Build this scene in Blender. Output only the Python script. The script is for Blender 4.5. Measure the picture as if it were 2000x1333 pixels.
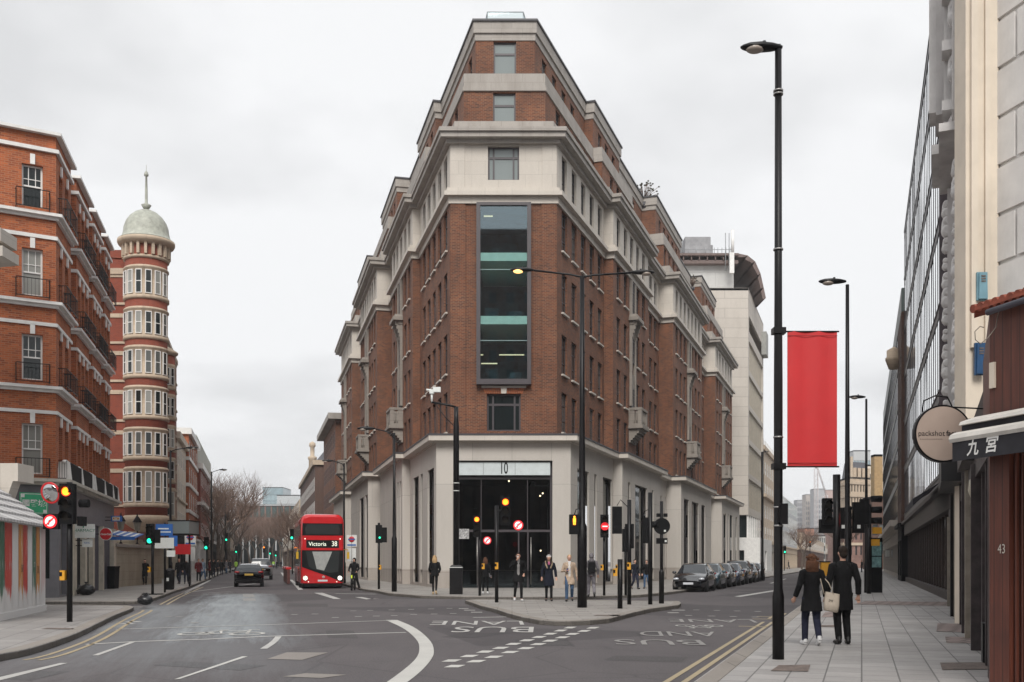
import bpy, bmesh, math, random
from mathutils import Vector, Matrix
R = math.radians; PI = math.pi
random.seed(7)
for o in list(bpy.data.objects): bpy.data.objects.remove(o)
sc = bpy.context.scene; COL = sc.collection

# ---------------------------------------------------------------- camera
cam = bpy.data.objects.new('camera', bpy.data.cameras.new('camera')); COL.objects.link(cam)
cam.location = (0, 0, 1.6); cam.rotation_euler = (R(90), 0, 0)
cam.data.lens = 36; cam.data.sensor_width = 36; cam.data.shift_y = 430.5/2000
cam.data.clip_start = .1; cam.data.clip_end = 5000
sc.camera = cam
sc.render.resolution_x = 1024; sc.render.resolution_y = 682
# ---------------------------------------------------------------- sky, sun, exposure
SUN_EL, SUN_AZ = R(42), R(3)      # soft light from behind the camera, a little from the right
w = bpy.data.worlds.new('World'); sc.world = w; w.use_nodes = True
nt = w.node_tree; nt.nodes.clear(); N = nt.nodes.new; L = nt.links.new
def nd(t, **k):
    n = N(t)
    for a, b in k.items(): setattr(n, a, b)
    return n
out = nd('ShaderNodeOutputWorld'); bg = nd('ShaderNodeBackground')
sky = nd('ShaderNodeTexSky', sky_type='NISHITA', sun_disc=False, sun_elevation=SUN_EL, sun_rotation=PI)
tc = nd('ShaderNodeTexCoord'); sx = nd('ShaderNodeSeparateXYZ'); L(tc.outputs['Generated'], sx.inputs[0])
za = nd('ShaderNodeMath', operation='ADD'); za.inputs[1].default_value = .22; L(sx.outputs['Z'], za.inputs[0])
zm = nd('ShaderNodeMath', operation='MAXIMUM'); zm.inputs[1].default_value = .05; L(za.outputs[0], zm.inputs[0])
dx = nd('ShaderNodeMath', operation='DIVIDE'); L(sx.outputs['X'], dx.inputs[0]); L(zm.outputs[0], dx.inputs[1])
dy = nd('ShaderNodeMath', operation='DIVIDE'); L(sx.outputs['Y'], dy.inputs[0]); L(zm.outputs[0], dy.inputs[1])
cx = nd('ShaderNodeCombineXYZ'); L(dx.outputs[0], cx.inputs[0]); L(dy.outputs[0], cx.inputs[1])
cx.inputs[2].default_value = 11.3
no = nd('ShaderNodeTexNoise'); no.inputs['Scale'].default_value = 1.15; no.inputs['Detail'].default_value = 5; no.inputs['Roughness'].default_value = .52
L(cx.outputs[0], no.inputs['Vector'])
rp = nd('ShaderNodeValToRGB'); e = rp.color_ramp.elements
e[0].position = .34; e[0].color = (.66, .665, .675, 1)
e[1].position = .50; e[1].color = (.845, .85, .86, 1)
L(no.outputs['Fac'], rp.inputs[0])
mr = nd('ShaderNodeMapRange'); mr.inputs['From Min'].default_value = .5; mr.inputs['From Max'].default_value = 1
mr.inputs['To Min'].default_value = 1; mr.inputs['To Max'].default_value = 1.15; L(sx.outputs['Z'], mr.inputs['Value'])
vm = nd('ShaderNodeVectorMath', operation='SCALE'); L(rp.outputs[0], vm.inputs[0]); L(mr.outputs[0], vm.inputs['Scale'])
sk = nd('ShaderNodeVectorMath', operation='SCALE'); L(sky.outputs[0], sk.inputs[0]); sk.inputs['Scale'].default_value = .1
mx = nd('ShaderNodeMix', data_type='RGBA'); mx.inputs['Factor'].default_value = .97
L(sk.outputs[0], mx.inputs['A']); L(vm.outputs[0], mx.inputs['B'])
bg.inputs['Strength'].default_value = .58
L(mx.outputs['Result'], bg.inputs[0]); L(bg.outputs[0], out.inputs[0])
sun = bpy.data.objects.new('sun', bpy.data.lights.new('sun', 'SUN')); COL.objects.link(sun)
sun.data.energy = 1.5; sun.data.angle = R(28); sun.data.color = (1, .965, .91)
sun.rotation_euler = (PI/2-SUN_EL, 0, SUN_AZ*-1)
sc.view_settings.view_transform = 'Standard'; sc.view_settings.look = 'None'
sc.view_settings.exposure = 1.0; sc.view_settings.gamma = 1

# ---------------------------------------------------------------- pixel measures (2000 x 1333 photo) to metres
def G(x, y, z=0.0):                                    # point on the ground
    Y = 2000*(1.6-z)/(y-1097); return Vector(((x-1000)/2000*Y, Y, z))
def P(x, y, Y): return Vector(((x-1000)/2000*Y, Y, 1.6+(1097-y)/2000*Y))
def ZZ(y, Y): return 1.6+(1097-y)/2000*Y
# ---------------------------------------------------------------- materials
MATS = {}
def newmat(name):
    m = bpy.data.materials.new(name); m.use_nodes = True; MATS[name] = m
    t = m.node_tree; b = t.nodes['Principled BSDF']; return m, t, b
def mixc(t, fac, a, b, typ='MIX'):
    n = t.nodes.new('ShaderNodeMix'); n.data_type = 'RGBA'; n.blend_type = typ
    for s, v in (('Factor', fac), ('A', a), ('B', b)):
        s = n.inputs[s]
        if hasattr(v, 'links') or hasattr(v, 'is_output'): t.links.new(v, s)
        elif isinstance(v, (tuple, list)): s.default_value = (*v[:3], 1)
        else: s.default_value = v
    return n.outputs['Result']
def noise(t, vec, scale, detail=4, rough=.5, stretch=None):
    if stretch:
        mp = t.nodes.new('ShaderNodeMapping'); mp.inputs['Scale'].default_value = stretch; t.links.new(vec, mp.inputs[0]); vec = mp.outputs[0]
    n = t.nodes.new('ShaderNodeTexNoise'); n.inputs['Scale'].default_value = scale
    n.inputs['Detail'].default_value = detail; n.inputs['Roughness'].default_value = rough
    t.links.new(vec, n.inputs['Vector']); return n.outputs['Fac']
def ramp(t, f, a, b, ca=0., cb=1.):
    n = t.nodes.new('ShaderNodeMapRange'); n.inputs['From Min'].default_value = a; n.inputs['From Max'].default_value = b
    n.inputs['To Min'].default_value = ca; n.inputs['To Max'].default_value = cb; t.links.new(f, n.inputs['Value']); return n.outputs[0]
def bump(t, b, f, s=.3, d=.01):
    n = t.nodes.new('ShaderNodeBump'); n.inputs['Strength'].default_value = s; n.inputs['Distance'].default_value = d
    t.links.new(f, n.inputs['Height']); t.links.new(n.outputs[0], b.inputs['Normal'])
def coords(t, k='UV'):
    return t.nodes.new('ShaderNodeTexCoord').outputs[k]
def pm(name, col, rough=.6, metal=0, var=.12, sc_=3, bmp=0, spec=.5, coat=0, emit=None, es=1, grime=0):
    if name in MATS: return MATS[name]
    m, t, b = newmat(name)
    b.inputs['Roughness'].default_value = rough; b.inputs['Metallic'].default_value = metal
    b.inputs['Specular IOR Level'].default_value = spec; b.inputs['Coat Weight'].default_value = coat
    if var:
        v = t.nodes.new('ShaderNodeTexCoord').outputs['Object']
        f = noise(t, v, sc_, 5, .6)
        lo = [c*(1-var*1.6) for c in col]; hi = [min(1, c*(1+var*1.6)) for c in col]
        c = mixc(t, ramp(t, f, .3, .7), lo, hi)
        if grime:
            g = noise(t, v, .7, 6, .7, (1, 1, .18)); c = mixc(t, ramp(t, g, .48, .75, 0, grime), c, [x*.45 for x in col])
        t.links.new(c, b.inputs['Base Color'])
        if bmp: bump(t, b, noise(t, v, sc_*8, 4), bmp, .01)
    else: b.inputs['Base Color'].default_value = (*col, 1)
    if emit: b.inputs['Emission Color'].default_value = (*emit, 1); b.inputs['Emission Strength'].default_value = es
    return m
def brick(name, c1, c2, mortar, dark=.25, w=.225, h=.075, ms=.010, patch=.35, bmp=.5):
    m, t, b = newmat(name); uv = coords(t)
    n = t.nodes.new('ShaderNodeTexBrick'); n.offset = .5
    for k, v in (('Scale', 1), ('Mortar Size', ms), ('Mortar Smooth', .3), ('Bias', 0), ('Brick Width', w), ('Row Height', h)): n.inputs[k].default_value = v
    n.inputs['Color1'].default_value = (*c1, 1); n.inputs['Color2'].default_value = (*c2, 1); n.inputs['Mortar'].default_value = (*mortar, 1)
    t.links.new(uv, n.inputs['Vector'])
    # odd burnt bricks: same lattice as the bricks
    vor = t.nodes.new('ShaderNodeTexBrick'); vor.offset = .5
    for k, v in (('Scale', 1), ('Mortar Size', 0), ('Bias', -.55), ('Brick Width', w), ('Row Height', h)): vor.inputs[k].default_value = v
    vor.inputs['Color1'].default_value = (0, 0, 0, 1); vor.inputs['Color2'].default_value = (1, 1, 1, 1); t.links.new(uv, vor.inputs['Vector'])
    c = mixc(t, ramp(t, vor.outputs['Color'], .75, 1, 0, dark), n.outputs['Color'], [x*.35 for x in c1])
    f = noise(t, uv, .45, 7, .65)
    c = mixc(t, ramp(t, f, .35, .7, 0, patch), c, [x*.62 for x in c2])
    f2 = noise(t, uv, 2.2, 5, .6, (1, .25, 1))
    c = mixc(t, ramp(t, f2, .5, .8, 0, .3), c, [min(1, x*1.35) for x in c1])
    t.links.new(c, b.inputs['Base Color']); b.inputs['Roughness'].default_value = .85
    bump(t, b, n.outputs['Fac'], -bmp, .01); return m
def stone(name, col, w=1.2, h=.6, joint=.75, grime=.35, rough=.75, ms=.012, vert=.2):
    m, t, b = newmat(name); uv = coords(t)
    n = t.nodes.new('ShaderNodeTexBrick'); n.offset = .5
    for k, v in (('Scale', 1), ('Mortar Size', ms), ('Mortar Smooth', .2), ('Bias', 0), ('Brick Width', w), ('Row Height', h)): n.inputs[k].default_value = v
    n.inputs['Color1'].default_value = (*[x*.95 for x in col], 1); n.inputs['Color2'].default_value = (*[min(1, x*1.05) for x in col], 1)
    n.inputs['Mortar'].default_value = (*[x*joint for x in col], 1); t.links.new(uv, n.inputs['Vector'])
    f = noise(t, uv, 1.1, 7, .68, (1, vert, 1))
    c = mixc(t, ramp(t, f, .45, .8, 0, grime), n.outputs['Color'], (col[0]*.42, col[1]*.38, col[2]*.34))
    f3 = noise(t, uv, 9, 4, .6); c = mixc(t, ramp(t, f3, .3, .7, 0, .12), c, [x*.6 for x in col])
    t.links.new(c, b.inputs['Base Color']); b.inputs['Roughness'].default_value = rough
    bump(t, b, f3, .25, .01); return m
# ---------------------------------------------------------------- mesh builder
class MB:
    def __init__(s): s.v = []; s.f = []; s.m = []; s.s = []
    def face(s, pts, mi=0, sm=False):
        k = len(s.v); s.v += [tuple(p) for p in pts]; s.f.append(tuple(range(k, k+len(pts)))); s.m.append(mi); s.s.append(sm)
    def addmesh(s, vs, fs, mi=0, sm=False, mat=None):
        k = len(s.v); s.v += [tuple(mat @ Vector(p)) if mat else tuple(p) for p in vs]
        for f in fs: s.f.append(tuple(i+k for i in f)); s.m.append(mi); s.s.append(sm)
    def add(s, o, mat=None, mi=None):
        k = len(s.v); s.v += [tuple(mat @ Vector(p)) if mat else p for p in o.v]
        for f, m, q in zip(o.f, o.m, o.s): s.f.append(tuple(i+k for i in f)); s.m.append(m if mi is None else mi); s.s.append(q)
        return s
    def box(s, x0, y0, z0, x1, y1, z1, mi=0, mat=None, taper=1):
        cx_, cy_ = (x0+x1)/2, (y0+y1)/2
        V = [(x0, y0, z0), (x1, y0, z0), (x1, y1, z0), (x0, y1, z0)] + [(cx_+(a-cx_)*taper, cy_+(b-cy_)*taper, z1) for a, b in ((x0, y0), (x1, y0), (x1, y1), (x0, y1))]
        s.addmesh(V, [(3, 2, 1, 0), (4, 5, 6, 7), (0, 1, 5, 4), (1, 2, 6, 5), (2, 3, 7, 6), (3, 0, 4, 7)], mi, False, mat); return s
    def prism(s, poly, z0, z1, mi=0, top=None, bottom=True):
        n = len(poly); a = sum(poly[i][0]*poly[(i+1) % n][1]-poly[(i+1) % n][0]*poly[i][1] for i in range(n))
        if a < 0: poly = poly[::-1]
        V = [(p[0], p[1], z0) for p in poly]+[(p[0], p[1], z1) for p in poly]
        F = [(i, (i+1) % n, n+(i+1) % n, n+i) for i in range(n)]
        s.addmesh(V, F, mi)
        s.face([(p[0], p[1], z1) for p in poly], mi if top is None else top)
        if bottom: s.face([(p[0], p[1], z0) for p in poly[::-1]], mi)
        return s
    def lathe(s, prof, c=(0, 0, 0), seg=16, mi=0, sm=True, mat=None, cap=True, a0=0, a1=2*PI):
        full = abs(a1-a0-2*PI) < 1e-6; m = seg if full else seg+1; V = []
        for r, z in prof:
            for i in range(m):
                a = a0+(a1-a0)*i/seg; V.append((c[0]+r*math.cos(a), c[1]+r*math.sin(a), c[2]+z))
        F = []
        for j in range(len(prof)-1):
            for i in range(seg):
                i2 = (i+1) % m if full else i+1
                F.append((j*m+i, j*m+i2, (j+1)*m+i2, (j+1)*m+i))
        s.addmesh(V, F, mi, sm, mat)
        if cap and full:
            k = len(s.v)-len(V)
            if prof[0][0] > 1e-4: s.f.append(tuple(k+i for i in range(m))[::-1]); s.m.append(mi); s.s.append(False)
            if prof[-1][0] > 1e-4: s.f.append(tuple(k+(len(prof)-1)*m+i for i in range(m))); s.m.append(mi); s.s.append(False)
        return s
    def tube(s, pts, rad, seg=8, mi=0, sm=True, cap=True):
        pts = [Vector(p) for p in pts]; n = len(pts)
        if not hasattr(rad, '__len__'): rad = [rad]*n
        up = None; rings = []
        for i in range(n):
            d = (pts[min(i+1, n-1)]-pts[max(i-1, 0)]).normalized()
            if up is None:
                up = Vector((0, 0, 1)) if abs(d.z) < .9 else Vector((1, 0, 0))
            u = (up-d*up.dot(d)).normalized(); v = d.cross(u); up = u
            rings.append([pts[i]+(u*math.cos(2*PI*k/seg)+v*math.sin(2*PI*k/seg))*rad[i] for k in range(seg)])
        V = [p for r in rings for p in r]; F = []
        for j in range(n-1):
            for k in range(seg): k2 = (k+1) % seg; F.append((j*seg+k, j*seg+k2, (j+1)*seg+k2, (j+1)*seg+k))
        k0 = len(s.v); s.addmesh(V, F, mi, sm)
        if cap:
            s.f.append(tuple(k0+i for i in range(seg))[::-1]); s.m.append(mi); s.s.append(False)
            s.f.append(tuple(k0+(n-1)*seg+i for i in range(seg))); s.m.append(mi); s.s.append(False)
        return s
    def ell(s, c, r, seg=12, rings=8, mi=0, mat=None):
        M = Matrix.Translation(c) @ (mat or Matrix()) @ Matrix.Diagonal((*r, 1))
        pr = [(math.sin(PI*i/rings), -math.cos(PI*i/rings)) for i in range(rings+1)]
        return s.lathe([(max(a, 1e-5), b) for a, b in pr], seg=seg, mi=mi, mat=M, cap=False)
    def disc(s, c, r, t, axis='y', seg=24, mi=0, mat=None):
        M = Matrix.Translation(c) @ {'y': Matrix.Rotation(R(90), 4, 'X'), 'x': Matrix.Rotation(R(90), 4, 'Y'), 'z': Matrix()}[axis]
        if mat: M = mat @ M
        return s.lathe([(r, -t/2), (r, t/2)], seg=seg, mi=mi, sm=False, mat=M)
    def mesh(s, name, mats, off=None):
        me = bpy.data.meshes.new(name)
        V = s.v if off is None else [(p[0]-off[0], p[1]-off[1], p[2]-off[2]) for p in s.v]
        me.from_pydata(V, [], s.f)
        for m in (mats if isinstance(mats, (list, tuple)) else [mats]): me.materials.append(m)
        me.polygons.foreach_set('material_index', s.m); me.polygons.foreach_set('use_smooth', s.s)
        uvl = me.uv_layers.new(name='UVMap'); uv = [0.]*(2*len(me.loops)); vs = me.vertices
        for p in me.polygons:
            n = p.normal
            if abs(n.z) > .75: t1, t2 = (1, 0, 0), (0, 1, 0)
            else:
                l = math.hypot(n.x, n.y) or 1; t1 = (-n.y/l, n.x/l, 0); t2 = (0, 0, 1)
            for li in p.loop_indices:
                c = V[me.loops[li].vertex_index]
                if off is not None: c = (c[0]+off[0], c[1]+off[1], c[2]+off[2])
                uv[2*li] = c[0]*t1[0]+c[1]*t1[1]; uv[2*li+1] = c[0]*t2[0]+c[1]*t2[1]+c[2]*t2[2]
        uvl.data.foreach_set('uv', uv); me.update(); return me
    def build(s, name, mats, parent=None, loc=None, rot=None, off=None, **tags):
        if off is None and parent is not None and loc is None and parent.get('_w'): off = wloc(parent)
        o = bpy.data.objects.new(name, s.mesh(name, mats, off)); COL.objects.link(o); o.parent = parent
        if loc: o.location = loc
        if rot: o.rotation_euler = rot
        for k, v in tags.items(): o[k] = v
        return o
def split(mb, name, mats, parent, off):
    par = list(range(len(mb.v)))
    def f(i):
        while par[i] != i: par[i] = par[par[i]]; i = par[i]
        return i
    for fc in mb.f:
        for i in fc[1:]: par[f(i)] = f(fc[0])
    gr = {}
    for k, fc in enumerate(mb.f): gr.setdefault(f(fc[0]), []).append(k)
    res = []
    for ks in gr.values():
        q = MB()
        for k in ks: q.face([mb.v[i] for i in mb.f[k]], mb.m[k], mb.s[k])
        o = bpy.data.objects.new(name, q.mesh(name, mats, off)); COL.objects.link(o); o.parent = parent; res.append(o)
        if any(q.s): bm = bmesh.new(); bm.from_mesh(o.data); bmesh.ops.remove_doubles(bm, verts=bm.verts, dist=.0001); bm.to_mesh(o.data); bm.free()
    return res
def wloc(o):
    p = Vector((0, 0, 0))
    while o: p += o.location; o = o.parent
    return p
def thing(name, label, cat, loc=(0, 0, 0), rz=0, group=None, world=False):
    o = bpy.data.objects.new(name, None); COL.objects.link(o); o.location = loc; o.rotation_euler = (0, 0, rz)
    o.empty_display_size = .2
    o['label'] = label; o['category'] = cat
    if group: o['group'] = group
    if world: o['_w'] = 1
    return o
def tag(o, label, cat, group=None):
    o['label'] = label; o['category'] = cat
    if group: o['group'] = group
    return o
def dup(root, loc=None, rz=None, label=None, group=None):
    def cp(o, par):
        c = o.copy(); COL.objects.link(c); c.parent = par
        for ch in list(o.children): cp(ch, c)
        return c
    r = cp(root, None)
    if loc is not None: r.location = loc
    if rz is not None: r.rotation_euler = (0, 0, rz)
    if label: r['label'] = label
    if group: r['group'] = group
    return r
def textmesh(s, size, font_bold=0, shear=0, align='CENTER', extrude=0, space=1):
    cu = bpy.data.curves.new('lettering', 'FONT'); cu.body = s; cu.size = size; cu.align_x = align; cu.align_y = 'CENTER'
    cu.offset = font_bold; cu.shear = shear; cu.extrude = extrude; cu.space_character = space; cu.resolution_u = 3
    o = bpy.data.objects.new('t', cu); COL.objects.link(o)
    bpy.context.view_layer.update()
    dg = bpy.context.evaluated_depsgraph_get(); me = bpy.data.meshes.new_from_object(o.evaluated_get(dg), depsgraph=dg)
    me = me.copy() if me.users else me
    bpy.data.objects.remove(o); return me
def text(s, size, m, parent, mat, name='lettering', **k):
    """mat maps text x,y to the wanted plane, in the parent's local space"""
    sx_ = k.pop('sx', 1)
    me = textmesh(s, size, **k); me.materials.clear(); me.materials.append(m)
    me.transform(mat @ Matrix.Diagonal((sx_, 1, 1, 1))); me.name = name
    o = bpy.data.objects.new(name, me); COL.objects.link(o); o.parent = parent; return o
FRONT = Matrix.Rotation(R(90), 4, 'X')              # text that faces -y
# ---------------------------------------------------------------- shared materials
stoneW = stone('portland stone', (.55, .505, .45), 1.5, .75, .8, .22)
stoneK = stone('stained balcony stone', (.27, .24, .21), 1.0, .5, .7, .7)
stoneG = stone('weathered stone', (.36, .33, .30), 1.2, .5, .75, .6)
stoneL = stone('pale stone lower floor', (.50, .465, .425), 2.2, 5.9, .6, .2, ms=.012)
stoneB = stone('stained plinth stone', (.38, .34, .305), 2.2, 1.0, .6, .55)
brickM = brick('brown brick', (.22, .068, .026), (.078, .026, .016), (.23, .14, .09), .9, w=.25, h=.085, ms=.014, patch=.55)
brickR = brick('orange red brick', (.47, .120, .036), (.23, .052, .02), (.36, .19, .11), .8, w=.25, h=.085, ms=.012)
brickT = brick('smooth red brick', (.24, .052, .027), (.19, .042, .024), (.25, .09, .06), .15, ms=.006)
brickD = brick('dark brick', (.12, .058, .04), (.085, .045, .034), (.12, .085, .07), .4)
tanT = stone('tan terracotta', (.50, .40, .30), .8, .35, .75, .4)
white = pm('white paint', (.72, .71, .69), .45, var=.06)
cream = pm('cream render', (.66, .58, .48), .7, var=.07, sc_=.8, grime=.3)
lead = pm('lead cap', (.045, .042, .048), .5)
frameD = pm('dark bronze frame', (.055, .046, .052), .45, var=.05)
black = pm('black paint', (.005, .0045, .0055), .42, var=.15, sc_=9, spec=.3)
blackM = pm('matt black', (.005, .005, .006), .75, var=.1, spec=.2)
def glassmat(name, col=(.012, .017, .018), rough=.03, spec=.5):
    m, t, b = newmat(name); v = coords(t, 'Object')
    b.inputs['Base Color'].default_value = (*col, 1); b.inputs['Roughness'].default_value = rough
    b.inputs['Specular IOR Level'].default_value = spec
    bump(t, b, noise(t, v, .8, 2), .06, .05); return m
glassD = glassmat('dark window glass')
glassB = glassmat('glass with grey blind', (.10, .105, .10)); glassN = glassmat('glass with net curtain', (.26, .26, .24), .06)
glassG = glassmat('green tinted glass', (.03, .06, .055), .03, .8)
def seethrough(name, tint=(.66, .84, .88), f0=.07, ior=2.9):
    m, t, b = newmat(name); t.nodes.remove(b); o = t.nodes['Material Output']
    tr = t.nodes.new('ShaderNodeBsdfTransparent'); tr.inputs[0].default_value = (*tint, 1)
    gl = t.nodes.new('ShaderNodeBsdfGlossy'); gl.inputs['Roughness'].default_value = .02; gl.inputs[0].default_value = (.74, .92, 1, 1)
    fc = t.nodes.new('ShaderNodeLayerWeight'); fc.inputs[0].default_value = .5; pw = t.nodes.new('ShaderNodeMath'); pw.operation = 'POWER'; pw.inputs[1].default_value = 5; t.links.new(fc.outputs['Facing'], pw.inputs[0])
    f0 = ((ior-1)/(ior+1))**2; lw = t.nodes.new('ShaderNodeMath'); lw.operation = 'MULTIPLY_ADD'; lw.inputs[1].default_value = 1-f0; lw.inputs[2].default_value = f0; t.links.new(pw.outputs[0], lw.inputs[0])
    ms = t.nodes.new('ShaderNodeMixShader'); t.links.new(lw.outputs[0], ms.inputs[0])
    t.links.new(tr.outputs[0], ms.inputs[1]); t.links.new(gl.outputs[0], ms.inputs[2]); t.links.new(ms.outputs[0], o.inputs[0])
    return m
glassT = seethrough('clear office glass'); glassC = seethrough('railing glass', (.86, .93, .92), ior=1.45)
curtain = pm('net curtain', (.5, .5, .48), .9)

# ---------------------------------------------------------------- walls with real openings
def wall(mb, p0, p1, z0, z1, holes=(), depth=.2, mi=0, rmi=None):
    """p0 -> p1 runs left to right seen from outside; holes (u0,u1,v0,v1) in metres along the wall / height"""
    p0 = Vector((p0[0], p0[1], 0)); p1 = Vector((p1[0], p1[1], 0)); Lw = (p1-p0).length; d = (p1-p0)/Lw
    n = Vector((d.y, -d.x, 0)); rmi = mi if rmi is None else rmi
    hs = [(max(0, a), min(Lw, b), max(z0, c), min(z1, e_)) for a, b, c, e_ in holes if b > 0 and a < Lw and e_ > z0 and c < z1]
    us = sorted({0, Lw, *[h[0] for h in hs], *[h[1] for h in hs]}); vs = sorted({z0, z1, *[h[2] for h in hs], *[h[3] for h in hs]})
    def pt(u, v, k=0): q = p0+d*u-n*k; return (q.x, q.y, v)
    for j in range(len(vs)-1):
        run = None
        for i in range(len(us)-1):
            uc = (us[i]+us[i+1])/2; vc = (vs[j]+vs[j+1])/2
            hole = any(h[0] < uc < h[1] and h[2] < vc < h[3] for h in hs)
            if not hole and run is None: run = us[i]
            if hole and run is not None: mb.face([pt(run, vs[j]), pt(us[i], vs[j]), pt(us[i], vs[j+1]), pt(run, vs[j+1])], mi); run = None
        if run is not None: mb.face([pt(run, vs[j]), pt(Lw, vs[j]), pt(Lw, vs[j+1]), pt(run, vs[j+1])], mi)
    for a, b, c, e_ in hs:
        mb.face([pt(a, c), pt(a, c, depth), pt(a, e_, depth), pt(a, e_)][::-1], rmi)
        mb.face([pt(b, c), pt(b, c, depth), pt(b, e_, depth), pt(b, e_)], rmi)
        mb.face([pt(a, c), pt(b, c), pt(b, c, depth), pt(a, c, depth)], rmi)
        mb.face([pt(a, e_), pt(b, e_), pt(b, e_, depth), pt(a, e_, depth)][::-1], rmi)
WCACHE = {}
def winparts(w, h, style):
    key = (round(w, 2), round(h, 2), style)
    if key in WCACHE: return WCACHE[key]
    f = MB(); g = MB(); s_ = MB(); fw = .07
    x0, x1 = -w/2, w/2
    def bar(a, b, c, e_, y0=-.03, y1=.05): f.box(a, y0, b, c, y1, e_)
    fw = {'sash': .07, 'steel': .05, 'shop': .06, 'office': .10, 'thin': .05, 'plain': .05, 'strip': .06}[style]
    bar(x0, 0, x0+fw, h); bar(x1-fw, 0, x1, h); bar(x0+fw, 0, x1-fw, fw); bar(x0+fw, h-fw, x1-fw, h)
    if style == 'sash':
        bar(x0+fw, h*.5-.03, x1-fw, h*.5+.03, -.05)
        for k in (1/3, 2/3): bar(x0+w*k-.015, h*.5, x0+w*k+.015, h-fw)
        bar(x0+fw, h*.66, x1-fw, h*.66+.03)
    if style == 'thin': bar(x0+fw, h*.5-.025, x1-fw, h*.5+.025); 
    if style == 'steel': bar(-.02, fw, .02, h-fw); bar(x0+fw, h*.68, x1-fw, h*.68+.04); bar(x0+fw, h*.3, x1-fw, h*.3+.03)
    if style == 'office': bar(x0+fw, h*.66, x1-fw, h*.66+.1)
    if style == 'shop': bar(x0+fw, h*.62, x1-fw, h*.62+.05)
    g.face([(x0+fw, 0, fw), (x1-fw, 0, fw), (x1-fw, 0, h-fw), (x0+fw, 0, h-fw)])
    s_.box(x0-.08, -.30, -.10, x1+.08, .06, -.003)
    WCACHE[key] = (f, g, s_, {}); return WCACHE[key]
class Wins:
    def __init__(s, root, cap=100): s.root = root; s.cap = cap; s.l = []
    def put(s, p0, p1, u, zb, w, h, depth=.2, style='steel', fm=None, gm=None, sill=None):
        p0 = Vector((p0[0], p0[1], 0)); p1 = Vector((p1[0], p1[1], 0)); d = (p1-p0).normalized(); n = Vector((d.y, -d.x, 0))
        q = p0+d*u-n*(depth-.05); q.z = zb
        s.l.append((q, math.atan2(d.y, d.x), w, h, style, fm or frameD, gm or glassD, sill, depth, n))
    blinds = .22; nets = 0
    def vary(s, gm, i):
        if gm is not glassD: return gm
        h = (i*7919+13) % 97/97
        return glassN if h < s.nets else (glassB if h < s.nets+s.blinds else gm)
    def finish(s):
        def size(t):
            q, a, w, h = t[:4]; r = q.length; v = -q.normalized(); return -w*h/(r*r)*max(.01, t[9].dot(v))
        s.l.sort(key=size); rl = wloc(s.root)
        rest = {}
        for i, (q, a, w, h, st, fm, gm, sill, dp, n) in enumerate(s.l):
            f, g, s_, cache = winparts(w, h, st)
            if i < s.cap:
                def inst(nm, mb, m, par, loc, rz):
                    k = (nm, m.name)
                    if k not in cache: cache[k] = mb.mesh(nm, m)
                    o = bpy.data.objects.new(nm, cache[k]); COL.objects.link(o); o.parent = par; o.location = loc; o.rotation_euler = (0, 0, rz); return o
                o = inst('window', f, fm, s.root, q-rl, a); inst('pane', g, s.vary(gm, i), o, (0, 0, 0), 0)
                if sill: inst('sill', s_, sill, o, (0, -(dp-.05)+.17, 0), 0)
            else:
                M = Matrix.Translation(q) @ Matrix.Rotation(a, 4, 'Z')
                mats = rest.setdefault('m', []); mb = rest.setdefault('mb', MB())
                for part, m in ((f, fm), (g, s.vary(gm, i)), (s_, sill)):
                    if m is None: continue
                    if m not in mats: mats.append(m)
                    mb.add(part, M if part is not s_ else M @ Matrix.Translation((0, -(dp-.05)+.17, 0)), mats.index(m))
        if rest: rest['mb'].build('far_windows', rest['m'], s.root, kind='stuff')
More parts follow.
